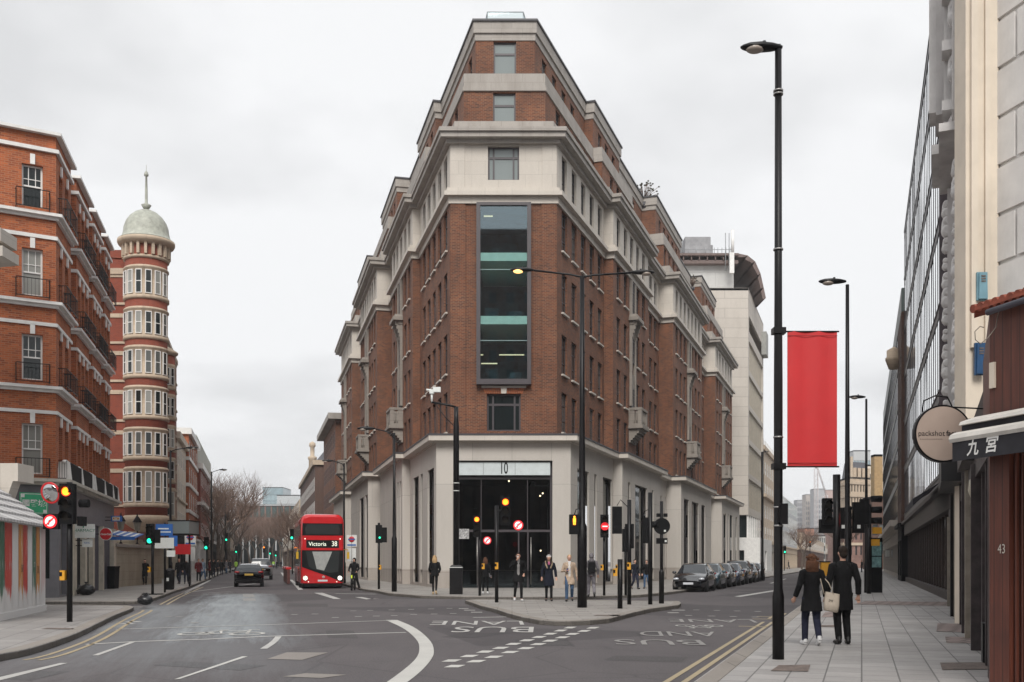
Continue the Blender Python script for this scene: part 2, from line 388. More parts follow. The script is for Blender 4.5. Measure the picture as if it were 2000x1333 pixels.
# ================================================================= GROUND
def road_mat():
    m, t, b = newmat('asphalt'); v = coords(t, 'Object')
    f1 = noise(t, v, .22, 6, .6); f2 = noise(t, v, 30, 3, .7); f3 = noise(t, v, 1.5, 6, .65, (1, .22, 1))
    c = mixc(t, ramp(t, f1, .3, .7), (.058, .050, .054), (.100, .088, .091))
    c = mixc(t, ramp(t, f3, .45, .75, 0, .45), c, (.034, .031, .033))
    c = mixc(t, ramp(t, f2, .35, .75, 0, .7), c, (.15, .14, .14))
    vo = t.nodes.new('ShaderNodeTexVoronoi'); vo.feature = 'F1'; vo.inputs['Scale'].default_value = .16; t.links.new(v, vo.inputs['Vector'])
    c = mixc(t, ramp(t, vo.outputs['Color'], .55, .57, 0, .45), c, (.040, .036, .039))
    vc = t.nodes.new('ShaderNodeTexVoronoi'); vc.feature = 'DISTANCE_TO_EDGE'; vc.inputs['Scale'].default_value = .35; t.links.new(v, vc.inputs['Vector'])
    c = mixc(t, ramp(t, vc.outputs['Distance'], .0, .012, .35, 0), c, (.03, .028, .03))
    # wet, dusty wheel streaks, left street: sky sheen partly put into the colour
    sp = t.nodes.new('ShaderNodeSeparateXYZ'); t.links.new(v, sp.inputs[0])
    def M(op, a, b_=None, c_=None):
        n = t.nodes.new('ShaderNodeMath'); n.operation = op
        for i, q in enumerate((a, b_, c_)):
            if q is None: continue
            if hasattr(q, 'is_output'): t.links.new(q, n.inputs[i])
            else: n.inputs[i].default_value = q
        return n.outputs[0]
    u = M('MULTIPLY_ADD', sp.outputs['Y'], .2475, sp.outputs['X'])
    cb = t.nodes.new('ShaderNodeCombineXYZ'); t.links.new(u, cb.inputs[0]); t.links.new(sp.outputs['Y'], cb.inputs[1])
    st = noise(t, cb.outputs[0], 2.4, 6, .7, (1, .07, 1)); wob = M('MULTIPLY', M('SUBTRACT', st, .5), 2.4)
    def stripe(u0, wd, y0, y1):
        a = M('SUBTRACT', 1, M('DIVIDE', M('ABSOLUTE', M('SUBTRACT', M('ADD', u, wob), u0)), wd))
        yy = M('ADD', sp.outputs['Y'], M('MULTIPLY', wob, 4))
        bb = M('MINIMUM', M('DIVIDE', M('SUBTRACT', yy, y0), 5), M('DIVIDE', M('SUBTRACT', y1, yy), 4))
        return M('MAXIMUM', M('MINIMUM', M('MINIMUM', M('MULTIPLY', a, 1.6), bb), 1), 0)
    msk = M('MAXIMUM', stripe(-.9, 1.9, 19, 52), M('MAXIMUM', M('MULTIPLY', stripe(-3.1, 1.3, 21, 40), .65), M('MULTIPLY', stripe(-2.0, 3.2, 13, 26), .35)))
    msk = M('MULTIPLY', msk, ramp(t, st, .25, .6, .5, 1))
    c = mixc(t, M('MULTIPLY', msk, .9), c, (.24, .265, .28))
    t.links.new(c, b.inputs['Base Color'])
    rr = M('MULTIPLY_ADD', msk, -.3, ramp(t, f1, .3, .7, .72, .9)); t.links.new(rr, b.inputs['Roughness'])
    b.inputs['Specular IOR Level'].default_value = .3
    bump(t, b, f2, .35, .006); return m
def paving(name, col, ang, w=.9, h=.6, joint=.42):
    m, t, b = newmat(name); v = coords(t, 'Object')
    mp = t.nodes.new('ShaderNodeMapping'); mp.inputs['Rotation'].default_value = (0, 0, ang); t.links.new(v, mp.inputs[0])
    n = t.nodes.new('ShaderNodeTexBrick'); n.offset = .5
    for k, q in (('Scale', 1), ('Mortar Size', .011), ('Mortar Smooth', .1), ('Bias', 0), ('Brick Width', w), ('Row Height', h)): n.inputs[k].default_value = q
    n.inputs['Color1'].default_value = (*[x*.86 for x in col], 1); n.inputs['Color2'].default_value = (*[x*1.12 for x in col], 1)
    n.inputs['Mortar'].default_value = (*[x*joint for x in col], 1); t.links.new(mp.outputs[0], n.inputs['Vector'])
    f = noise(t, v, .6, 7, .65); c = mixc(t, ramp(t, f, .42, .75, 0, .38), n.outputs['Color'], [x*.55 for x in col])
    g = noise(t, v, 14, 4, .7); c = mixc(t, ramp(t, g, .4, .75, 0, .25), c, [x*.6 for x in col])
    k = t.nodes.new('ShaderNodeTexVoronoi'); k.inputs['Scale'].default_value = 3.2; t.links.new(v, k.inputs['Vector'])
    c = mixc(t, ramp(t, k.outputs['Distance'], .035, .05, .5, 0), c, [x*.45 for x in col])
    t.links.new(c, b.inputs['Base Color']); t.links.new(ramp(t, f, .3, .7, .5, .8), b.inputs['Roughness']); bump(t, b, g, .15, .005); return m
asphalt = road_mat()
aR = math.atan2(.3415, 1); aL = math.atan2(-.2475, 1)
paveR = paving('paving slabs right', (.33, .315, .305), aR+PI/2, .6, .45, .33)
paveM = paving('paving slabs', (.29, .27, .25), 0)
paveL = paving('paving slabs left', (.28, .265, .255), aL+PI/2)
kerbM = stone('granite kerb', (.25, .225, .20), .9, 5, .45, .5)
S = dict(kind='structure')
g = MB(); g.face([(-2500, -200, 0), (2500, -200, 0), (2500, 4500, 0), (-2500, 4500, 0)]); g.build('road', asphalt, **S)
def kerb(pts, inner=1, wd=.28, name='kerb', z1=.128):
    """granite kerb laid along a road-level line, its body on the pavement side"""
    mb = MB(); pts = [Vector((p[0], p[1])) for p in pts]; off = []
    for i, p in enumerate(pts):
        d = (pts[min(i+1, len(pts)-1)]-pts[max(i-1, 0)]).normalized(); off.append(p+Vector((d.y, -d.x))*inner*wd)
    for i in range(len(pts)-1):
        a, b, c, d = pts[i], pts[i+1], off[i+1], off[i]
        V = [(q.x, q.y, z) for z in (-.02, z1) for q in (a, b, c, d)]
        e1 = .025; n1 = (Vector((d.x, d.y))-a).normalized()*e1; n2 = (Vector((c.x, c.y))-b).normalized()*e1
        mb.face([(a.x, a.y, -.02), (b.x, b.y, -.02), (b.x, b.y, z1-e1), (a.x, a.y, z1-e1)])
        mb.face([(a.x, a.y, z1-e1), (b.x, b.y, z1-e1), (b.x+n2.x, b.y+n2.y, z1), (a.x+n1.x, a.y+n1.y, z1)])
        mb.face([(a.x+n1.x, a.y+n1.y, z1), (b.x+n2.x, b.y+n2.y, z1), (c.x, c.y, z1), (d.x, d.y, z1)])
        mb.face([(c.x, c.y, z1), (d.x, d.y, z1), (d.x, d.y, -.02), (c.x, c.y, -.02)])
    return mb.build(name, kerbM, **S)
def smooth(pts, it=2):
    for _ in range(it):
        q = [pts[0]]
        for a, b in zip(pts, pts[1:]): q += [a.lerp(b, .25), a.lerp(b, .75)]
        pts = q+[pts[-1]]
    return pts
def gp(l): return [G(*p) for p in l]
# near left pavement
nl = smooth(gp([(-160, 1333), (0, 1292), (46, 1284), (93, 1269.5), (140, 1252.5), (174, 1236.5), (200, 1222), (228, 1208), (258, 1196), (262, 1191.5), (240, 1189.5), (88, 1188), (-60, 1187)]), 1)
mb = MB(); mb.prism([tuple(p[:2]) for p in nl]+[(-40, 36)]+[(-40, 11)], -.02, .12); mb.build('pavement', paveL, **S)
kerb(nl, -1)
# far left pavement along the street
fl = gp([(-60, 1181.5), (88, 1182), (250, 1181.5), (285, 1180), (322, 1166.6), (341, 1159), (366, 1151), (403, 1135.6), (434, 1121)])
e_ = fl[-1]; fl.append(Vector((e_.x-.2475*250, e_.y+250, 0)))
fl = fl[:1]+smooth(fl[1:5], 2)+fl[5:]
mb = MB(); mb.prism([tuple(p[:2]) for p in fl]+[(-160, 380), (-160, 38)], -.02, .12); mb.build('pavement', paveM, **S)
kerb(fl, -1)
# pavement round the wedge building
mp_ = gp([(677, 1146), (712, 1155.5), (733.6, 1158), (760, 1164), (820, 1169), (904, 1171.2), (1000, 1172), (1140, 1171.3), (1251, 1167.4), (1300, 1162.5), (1329, 1159)])
a0 = mp_[0]; a1 = mp_[-1]; t1 = 85
mp_ = [Vector((a0.x-.249*200, a0.y+200, 0))]+mp_+[Vector((a1.x+.3415*260, a1.y+260, 0))]
mb = MB(); mb.prism([tuple(p[:2]) for p in mp_], -.02, .12); mb.build('pavement', paveM, **S)
kerb(mp_, -1)
# traffic island
isl = gp([(908.7, 1179), (925, 1185), (940, 1190.7), (971, 1198.5), (990.6, 1206), (1020, 1214), (1053, 1220.5), (1085, 1222.6), (1115, 1222.7), (1155, 1221), (1190, 1217.5), (1240, 1204), (1271, 1196.5), (1326, 1188.8), (1330, 1184.5), (1326, 1181), (1123, 1178), (930, 1177)])
mb = MB(); mb.prism([tuple(p[:2]) for p in isl], -.02, .12); mb.build('traffic_island', paveM, **S)
kerb(isl+[isl[0]], -1)
# right pavement
r0 = Vector((6.1, 23.9, 0)); dr = Vector((.3415, 1, 0))
rk = [r0+dr*t for t in (-22, -10.3, 0, 8, 60, 330)]
mb = MB(); mb.prism([tuple(p[:2]) for p in rk]+[(rk[-1].x+14, rk[-1].y), (14, 2)], -.02, .12); mb.build('pavement', paveR, **S)
kerb(rk, 1)
# ------------------------------------------------------------ painted markings (thermoplastic sheets)
def paintmat(name, col, wear=.35):
    m, t, b = newmat(name); v = coords(t, 'Object'); f = noise(t, v, 9, 6, .7); f2 = noise(t, v, 1.1, 4, .6)
    c = mixc(t, ramp(t, f, .55, .72, 0, wear), col, (.13, .12, .12)); c = mixc(t, ramp(t, f2, .4, .7, 0, .3), c, [x*.6 for x in col])
    t.links.new(c, b.inputs['Base Color']); b.inputs['Roughness'].default_value = .6; return m
paintW = paintmat('white road paint', (.44, .43, .41)); paintF = paintmat('faded white paint', (.26, .25, .24), .7)
paintY = paintmat('yellow road paint', (.36, .29, .18), .6)
paintK = paintmat('crisp white paint', (.50, .49, .46), .15)
ZM = .006
mk = MB(); mkf = MB(); mky = MB(); mkk = MB()
def quadpx(m_, pts): m_.face([tuple(G(*p)[:2])+(ZM,) for p in pts][::-1])
def strip(m_, pts, wd, z=ZM):
    pts = [Vector((p[0], p[1])) for p in pts]; n = len(pts); a = []
    for i, p in enumerate(pts):
        d = (pts[min(i+1, n-1)]-pts[max(i-1, 0)]).normalized(); q = Vector((d.y, -d.x))*wd/2; a.append((p-q, p+q))
    for i in range(n-1): m_.face([(a[i][0].x, a[i][0].y, z), (a[i][1].x, a[i][1].y, z), (a[i+1][1].x, a[i+1][1].y, z), (a[i+1][0].x, a[i+1][0].y, z)])
def spx(m_, pts, wd, sm=0):
    p = gp(pts); strip(m_, smooth(p, sm) if sm else p, wd)
quadpx(mkk, [(340, 1328), (352, 1327), (484, 1283), (473, 1283)]); quadpx(mk, [(-20, 1328), (0, 1330), (132, 1296), (118, 1296)])
quadpx(mk, [(180, 1281), (192, 1281), (264, 1255), (254, 1255)])
spx(mk, [(167, 1259.5), (265, 1254), (400, 1249.5), (540, 1243), (793, 1236)], .16)
spx(mk, [(226, 1230), (520, 1221), (762, 1212.5)], .13)
# the wide curved band: outer and inner edges
inn = smooth(gp([(753, 1211.7), (790, 1228), (817, 1252), (820, 1270), (815, 1285), (797, 1303), (757, 1333), (690, 1375)]), 2)
ous = smooth(gp([(776, 1211.7), (812, 1226.5), (843, 1253), (849, 1275), (842, 1290), (825, 1310), (797, 1333), (735, 1375)]), 2)
for i in range(len(inn)-1): mkk.face([(inn[i].x, inn[i].y, ZM), (inn[i+1].x, inn[i+1].y, ZM), (ous[i+1].x, ous[i+1].y, ZM), (ous[i].x, ous[i].y, ZM)])
spx(mk, [(544, 1244), (535, 1255), (515, 1268)], .13, 1)
# two rows of give-way dashes
for x, y in ((882, 1291.3), (916.5, 1282.4), (947.7, 1273.8), (978, 1266.4), (1003, 1258.6), (1029, 1251.5), (1053, 1245), (1075, 1238.7), (1095, 1232.4), (1113.5, 1226.6), (888, 1302.2), (930, 1292.5), (964.5, 1284), (996.5, 1274.6), (1027, 1267), (1051, 1259), (1074.5, 1252.3), (1098.6, 1245.7), (1118.5, 1239), (1141, 1233.2), (1158, 1227)):
    f = (y-1097)/194; w_, h_, k_ = 13.5*f, 2.3*f, 7*f
    quadpx(mkk, [(x-w_-k_, y+h_), (x+w_-k_, y+h_), (x+w_+k_, y-h_), (x-w_+k_, y-h_)])
# lines by the bus and down the left street
for a, b, c, d in (((613, 1158.5), (630, 1158.5), (666, 1170.5), (652, 1170.5)), ((566, 1133), (571, 1133), (592, 1152), (583, 1153)), ((548, 1119), (552, 1119), (562, 1130), (556, 1130))): quadpx(mk, (a, b, c, d))
spx(mk, [(700, 1167), (722, 1171), (736, 1170)], .3); spx(mk, [(655, 1160), (735, 1161)], .35)
spx(mkf, [(484, 1161), (487, 1167)], .5); spx(mkf, [(485, 1169), (488, 1174)], .5)
spx(mkf, [(372, 1157), (500, 1140)], .2); spx(mkf, [(395, 1159.5), (452, 1156)], .2); spx(mk, [(358, 1160), (410, 1134)], .22)
spx(mkf, [(350, 1166), (455, 1158)], .1); spx(mk, [(924, 1207), (1012, 1205)], .16); spx(mkf, [(1430, 1158), (1530, 1158.5)], .07)
quadpx(mk, [(1434, 1165.5), (1446, 1166.5), (1530, 1152.5), (1520, 1152)])
spx(mk, [(1505, 1140), (1535, 1131)], .18)
for (x, y) in ((700, 1205), (735, 1204), (770, 1203), (808, 1201), (848, 1200), (885, 1199), (655, 1207), (690, 1194), (723, 1193), (765, 1192), (803, 1191), (842, 1190), (878, 1189), (1360, 1192), (1400, 1193), (1440, 1194), (1480, 1195), (1345, 1203), (1390, 1204), (1432, 1205), (1475, 1206), (615, 1200), (575, 1201), (330, 1205), (350, 1205.5), (380, 1217), (410, 1202)):
    c = G(x, y); mkf.face([(c.x-.1, c.y-.14, ZM), (c.x+.1, c.y-.14, ZM), (c.x+.1, c.y+.14, ZM), (c.x-.1, c.y+.14, ZM)])
for (x0, x1, y) in ((896, 915, 1189.5), (906, 928, 1192.5), (920, 942, 1196.5), (1304, 1326, 1197.5), (1312, 1338, 1192.5), (235, 262, 1219), (246, 275, 1215)):
    c = G(x0, y); d = G(x1, y); mk.face([(c.x, c.y-.16, ZM), (d.x, c.y-.16, ZM), (d.x, c.y+.16, ZM), (c.x, c.y+.16, ZM)])
for y in (1184.5, 1187.2): quadpx(mkf, [(195, y), (275, y+.4), (283, y+1.3), (195, y+1)])
# double yellow lines
for o in (.27, .50):
    strip(mky, [r0+dr*t-Vector((.946, -.323, 0))*o for t in (-22, 3)], .085)
    strip(mky, [r0+dr*t-Vector((.946, -.323, 0))*o for t in (4.5, 7.5)], .085)
for o in (.30, .55):
    q = nl[3:19]; z = []
    for i in range(len(q)):
        d = (q[min(i+1, len(q)-1)]-q[max(i-1, 0)]).normalized(); z.append(q[i]+Vector((d.y, -d.x, 0))*o)
    strip(mky, [p for p in z], .085)
yl = [G(297, 1181.5), G(325, 1168), G(352, 1157), G(380, 1147)]
for o in (.3, .55): strip(mky, [p+Vector((o, 0, 0)) for p in yl], .09)
for t in (1.2, 4.4, 5.6): 
    p = r0+dr*t; mky.face([(p.x-.95, p.y+.05, ZM), (p.x-.3, p.y-.15, ZM), (p.x-.26, p.y, ZM), (p.x-.91, p.y+.2, ZM)])
mk.build('white_markings', paintW, **S); mkf.build('faded_markings', paintF, **S); mky.build('yellow_lines', paintY, **S); mkk.build('bold_white_markings', paintK, **S)
def roadtext(s, xc, yc, wpx, y0, y1, ang, m_=paintW):
    c = G(xc, yc); W_ = wpx/2000*c.y; H_ = abs(G(0, y0).y-G(0, y1).y)
    me = textmesh(s, 1.0, font_bold=.0); xs = [v.co.x for v in me.vertices]; ys = [v.co.y for v in me.vertices]
    ax, ay = (max(xs)+min(xs))/2, (max(ys)+min(ys))/2; kx = W_/(max(xs)-min(xs)); ky = H_/(max(ys)-min(ys))
    me.transform(Matrix.Translation((c.x, c.y, ZM+.004)) @ Matrix.Rotation(PI+ang, 4, 'Z') @ Matrix.Diagonal((kx, ky, 1, 1)) @ Matrix.Translation((-ax, -ay, 0)))
    me.materials.clear(); me.materials.append(m_); o = bpy.data.objects.new('road_lettering', me); COL.objects.link(o); o['kind'] = 'structure'
roadtext('LANE', 932, 1217.5, 180, 1213.5, 1221, .02); roadtext('BUS', 963, 1230.5, 158, 1225, 1236, -.03)
roadtext('LANE', 1390, 1213.5, 165, 1210.5, 1216.5, -.12, paintF); roadtext('AND', 1325, 1239, 150, 1234.5, 1243.5, -.10, paintF); roadtext('BUS', 1286, 1255.5, 172, 1250.5, 1260.5, -.08, paintF)
def bike(xc, yc, wpx, hpx, ang, m_):
    c = G(xc, yc); W_ = wpx/2000*c.y; H_ = abs(G(0, yc-hpx/2).y-G(0, yc+hpx/2).y); mb = MB()
    def ring(cx_, cy_, r, n=20): strip(mb, [(cx_+r*math.cos(2*PI*i/n), cy_+r*math.sin(2*PI*i/n)) for i in range(n+1)], .05, 0)
    ring(-.31, -.2, .19); ring(.31, -.2, .19)
    for l in ([(-.31, -.2), (-.16, .22), (.2, .22), (.31, -.2)], [(-.16, .22), (0, -.2), (.2, .22)], [(-.31, -.2), (0, -.2)], [(-.2, .32), (-.1, .32)], [(.2, .22), (.17, .36), (.28, .38)], [(-.16, .22), (-.16, .32)]): strip(mb, l, .045, 0)
    M = Matrix.Translation((c.x, c.y, ZM+.004)) @ Matrix.Rotation(ang, 4, 'Z') @ Matrix.Diagonal((W_, H_, 1, 1))
    mb2 = MB(); mb2.add(mb, M); mb2.build('cycle_symbol', m_, **S)
bike(444, 1236, 158, 14, .0, paintK); bike(1368, 1225, 90, 9, PI-.1, paintW)
# pale worn patches and iron covers
patch = paintmat('pale worn patch', (.22, .195, .175), .55); iron = pm('rusty iron cover', (.13, .10, .085), .7, var=.3, sc_=12)
mb = MB()
quadpx(mb, [(522, 1288), (590, 1290), (641, 1275.5), (560, 1275)]); quadpx(mb, [(552, 1322.5), (628, 1325.5), (677, 1319), (596, 1316)]); mb.build('worn_road_patches', patch, **S)
mb = MB()
for q in ([(-30, 1325), (60, 1330), (135, 1312), (60, 1311)], [(640, 1246), (700, 1247), (690, 1232), (636, 1232)], [(1010, 1262), (1120, 1262), (1105, 1250), (1005, 1250)], [(860, 1245), (930, 1246), (1000, 1236), (905, 1237)], [(1180, 1290), (1330, 1294), (1345, 1284), (1200, 1281)], [(300, 1300), (470, 1310), (520, 1300), (350, 1292)], [(560, 1185), (640, 1186), (640, 1180), (562, 1179)]): mb.face([tuple(G(*a_)[:2])+(.003,) for a_ in q][::-1])
rm2 = asphalt.copy(); rm2.name = 'darker asphalt repair'; nn_ = rm2.node_tree.nodes
for n_ in nn_:
    if n_.type == 'MIX' and not n_.inputs['A'].is_linked and n_.data_type == 'RGBA': n_.inputs['A'].default_value = (.036, .033, .035, 1); n_.inputs['B'].default_value = (.058, .053, .054, 1)
mb.build('road_repairs', rm2, **S)
def plate(px, z=.124, nm='cover plate', m_=iron):
    mb = MB(); pts = [Vector(G(x, y, z)) for x, y in px]; mb.face([(p.x, p.y, z+.004) for p in pts][::-1]); return mb
mb = MB()
for px in ([(1505, 1311), (1578, 1312), (1583, 1299), (1521, 1300)], [(1840, 1309), (1930, 1308), (1928, 1294), (1836, 1295)], [(80, 1229), (142, 1230), (145, 1227.5), (92, 1227)], [(1160, 1203), (1210, 1204), (1212, 1201.5), (1165, 1201.5)], [(1603, 1225), (1635, 1225.5), (1635, 1221.5), (1603, 1221.5)]): mb.add(plate(px))
mb.build('inspection_covers', iron, **S)
tact = stone('tactile paving', (.30, .235, .215), .4, .4, .45, .3, ms=.06)
mb = MB()
for px in ([(1668, 1181), (1862, 1184), (1862, 1176.5), (1690, 1174.5)], [(1604, 1206), (1636, 1206), (1645, 1196), (1612, 1196)], [(1829, 1234), (1890, 1236), (1884, 1219), (1831, 1218)], [(1848, 1256), (1903, 1257), (1895, 1245), (1846, 1244)]): mb.add(plate(px))
mb.build('tactile_paving', tact, **S)

# ================================================================= WEDGE BUILDING
BR = 57.3
AR = Vector((2.52, BR)); DR = Vector((.3232, .9463)); NR = Vector((.9463, -.3232))
AL = Vector((-3.467, BR)); DL = Vector((-.2416, .9704)); NL = Vector((-.9704, -.2416))
RS = [(0, 11.1, 0), (11.1, 22.8, .6), (22.8, 30.4, 0), (30.4, 46.7, 1.2), (46.7, 56.4, 0), (56.4, 71.5, 1.2)]
LS = [(0, 10.8, 0), (10.8, 21.5, .5), (21.5, 25.3, 0), (25.3, 38.7, 1.2), (38.7, 47.4, 0), (47.4, 61, 1.2)]
def side(segs, A, D, Nn, ins, Yf):
    res = []; n = len(segs)
    for i, (a, b, o) in enumerate(segs):
        o2 = o-ins
        if i == 0: sa = (Yf-(A.y+o2*Nn.y))/D.y
        else: sa = a+ins if o > segs[i-1][2] else a-ins
        if i == n-1: sb = b-ins
        else: sb = b+ins if segs[i+1][2] > o else b-ins
        if i == 0 and ins > 9: continue
        res.append((sa, max(sb, sa+.3), A+Nn*o2+D*sa, A+Nn*o2+D*max(sb, sa+.3), o2))
    return res
def planpoly(ins, Yf):
    l = side(LS, AL, DL, NL, ins, Yf); r = side(RS, AR, DR, NR, ins, Yf); pts = []
    for sa, sb, pa, pb, o in l[::-1]: pts += [pb, pa]
    for sa, sb, pa, pb, o in r: pts += [pa, pb]
    return [tuple(p) for p in pts]
def spx_(px, o, A, D, Nn): k = (px-1000)/2000; q = A+Nn*o; return (q.y*k-q.x)/(D.x-k*D.y)
wb = thing('wedge_building', 'wedge-shaped brown brick office block with pale stone ground floor and stepped upper storeys', 'office building', (0, 66, 0), world=True)
WW = Wins(wb, 100)
bands = MB()
def band(z0, z1, ins, Yf, mb=None): (mb or bands).prism(planpoly(ins, Yf), z0, z1)
rw = [1.5, 3.6, 5.7, 7.8, 9.9, 12.7, 14.9, 19.0, 21.1, 24.9, 26.9, 28.9, 32.2, 34.3, 36.4, 40.6, 42.7, 44.8, 48.6, 50.7, 52.8, 54.9, 58.1, 60.3, 65.6, 67.8, 70]
lw_ = [1.44, 3.38, 5.35, 7.25, 9.15, 12.45, 14.3, 18.5, 20.2, 23.4, 27, 28.9, 30.6, 34.2, 36, 37.4, 40.5, 42.5, 44.5, 46.3, 49, 51, 53, 56.5, 58.5]
cR = [16.9, 38.5, 62.9]; cL = [16.4, 32.4, 54.8]
def walls(mb, z0, z1, ins, Yf, rows, w, h, wins=True, depth=.2, style='steel', sill=None, front=(), centre=True):
    for segs, A, D, Nn, cs, rt in ((side(LS, AL, DL, NL, ins, Yf), AL, DL, NL, lw_+(cL if centre else []), 0), (side(RS, AR, DR, NR, ins, Yf), AR, DR, NR, rw+(cR if centre else []), 1)):
        prev = None
        for sa, sb, pa, pb, o in segs:
            hs = []
            us = [(c-sa if rt else sb-c) for c in cs if sa+w*.5+.25 < c < sb-w*.5-.15] if wins else []
            for u in us:
                for zb in rows: hs.append((u-w/2, u+w/2, zb, zb+h))
            p0, p1 = (pa, pb) if rt else (pb, pa)
            wall(mb, p0, p1, z0, z1, hs, depth)
            for u in us:
                for zb in rows: WW.put(p0, p1, u, zb, w, h, depth, style, sill=sill)
            if prev is not None: wall(mb, *((prev, pa) if rt else (pa, prev)), z0, z1)
            prev = pb
    pl = side(LS, AL, DL, NL, ins, Yf)[0][2]; pr = side(RS, AR, DR, NR, ins, Yf)[0][2]
    wall(mb, pl, pr, z0, z1, [(a-pl.x, b-pl.x, c, d) for a, b, c, d in front], .3)
    return pl, pr
# ground floor
gR = {0: [(1127.6, 1150.5), (1161, 1166), (1177.6, 1196)], 1: [(1227, 1231.6), (1240.5, 1264), (1273, 1277)], 2: [(1287.5, 1293), (1298.6, 1302), (1306, 1317)], 3: [(1336, 1346), (1351, 1365), (1370, 1377.5)], 4: [(1386, 1387.5), (1389, 1391), (1394, 1400)], 5: [(1413, 1419), (1422, 1424), (1425.6, 1431), (1437, 1440)]}
gL = {0: [(835, 847.5), (821, 825.5), (807, 817.5)], 1: [(780.5, 783.5), (776, 778.5), (767, 772)], 2: [(759.5, 762), (754, 756)], 3: [(734.5, 740), (728.5, 731), (713.5, 718), (702.7, 710)], 4: [(695.5, 699), (691.5, 693)], 5: [(683, 687), (676, 679), (670, 673)]}
gf = MB(); GI, GY = -.8, 57.0
for segs, A, D, Nn, gd, rt in ((side(LS, AL, DL, NL, GI, GY), AL, DL, NL, gL, 0), (side(RS, AR, DR, NR, GI, GY), AR, DR, NR, gR, 1)):
    prev = None
    for i, (sa, sb, pa, pb, o) in enumerate(segs):
        hs = []; p0, p1 = (pa, pb) if rt else (pb, pa)
        for xa, xb in gd[i]:
            s1, s2 = sorted((spx_(xa, o, A, D, Nn), spx_(xb, o, A, D, Nn)))
            s1 = max(s1, sa+.3); s2 = min(s2, sb-.3)
            if s2-s1 < .3: continue
            u1, u2 = (s1-sa, s2-sa) if rt else (sb-s2, sb-s1)
            hs.append((u1, u2, .3, 6.9)); WW.put(p0, p1, (u1+u2)/2, .3, u2-u1, 6.6, .35, 'shop')
        wall(gf, p0, p1, .10, 1.1, hs, .12, 1); wall(gf, p0, p1, 1.1, 8.2, hs, .12, 0)
        if prev is not None:
            q = (prev, pa) if rt else (pa, prev); wall(gf, *q, .10, 1.1, mi=1); wall(gf, *q, 1.1, 8.2)
        prev = pb
pl = side(LS, AL, DL, NL, GI, GY)[0][2]; pr = side(RS, AR, DR, NR, GI, GY)[0][2]
EX0, EX1 = (892-1000)/2000*GY, (1079-1000)/2000*GY
for z0, z1, mi in ((.10, 1.1, 1), (1.1, 8.2, 0)): wall(gf, pl, pr, z0, z1, [(EX0-pl.x, EX1-pl.x, .10, 7.22)], .55, mi)
gf.build('ground_floor', [stoneL, stoneB], wb)
cor = MB(); band(8.2, 8.28, -.88, 56.9, cor); band(8.28, 8.56, -1.3, 56.45, cor); cor.build('ground_floor_cornice', stoneW, wb)
ld = MB(); band(8.563, 8.66, -1.33, 56.42, ld); ld.build('lead_capping', lead, wb)
# brick floors
OX0, OX1 = (934-1000)/2000*BR, (1034-1000)/2000*BR
bk = MB(); k = BR/2000
FW = [(OX0, OX1, 11.75, 21.45), ((951-1000)*k, (1017-1000)*k, 8.9, 10.98)]
walls(bk, 8.66, 21.6, 0, BR, [8.95, 12.25, 15.75, 19.25], 1.13, 2.28, True, .2, 'steel', stoneW, FW, False)
for xa, xb in ((-3.44, -2.60), (1.66, 2.49)):          # slightly proud brick piers either side
    bk.box(xa, BR-.07, 8.66, xb, BR-.002, 21.6)
bk.build('brick_walls', brickM, wb)
band(21.6, 21.98, -.10, BR-.12); band(21.98, 22.22, -.38, BR-.40); band(22.22, 22.45, -.2, BR-.22)
bands.build('string_course', stoneW, wb)
at = MB(); AW = (953-1000)*k, (1014-1000)*k
walls(at, 22.45, 24.9, 0, BR, [22.75], 1.05, 1.95, True, .22, 'steel', None, [(AW[0], AW[1], 22.95, 24.85)])
for xa, xb in ((-3.42, -2.65), (1.7, 2.48)): at.box(xa, BR-.06, 22.452, xb, BR-.002, 24.9)
at.build('attic_walls', stoneW, wb)
co = MB(); band(24.9, 25.12, -.25, BR-.28, co); band(25.12, 25.4, -.62, BR-.65, co); band(25.4, 25.62, -.72, BR-.78, co); co.build('main_cornice', stoneG, wb)
pa_ = MB(); band(25.62, 26.5, .35, 57.9, pa_)
A2 = MB(); ca = 58.6/2000
walls(A2, 26.5, 28.5, 1.0, 58.6, [26.72], .95, 1.65, True, .2, 'steel', None, [((963-1000)*ca, (1007-1000)*ca, 26.6, 28.42)])
walls(A2, 29.5, 31.85, 1.85, 59.5, [29.72], .95, 1.8, True, .2, 'steel', None, [((964-1000)*59.5/2000, (1008-1000)*59.5/2000, 29.8, 31.8)])
A2.build('upper_brick_walls', brickM, wb)
band(28.5, 28.75, .92, 58.5, pa_); band(28.75, 29.5, 1.0, 58.55, pa_); band(31.85, 32.25, 1.8, 59.45, pa_); band(32.25, 32.9, 1.7, 59.35, pa_)
pa_.build('stone_parapets', stoneG, wb)
cp = MB(); band(32.903, 33.02, 1.62, 59.25, cp); cp.build('roof', lead, wb)
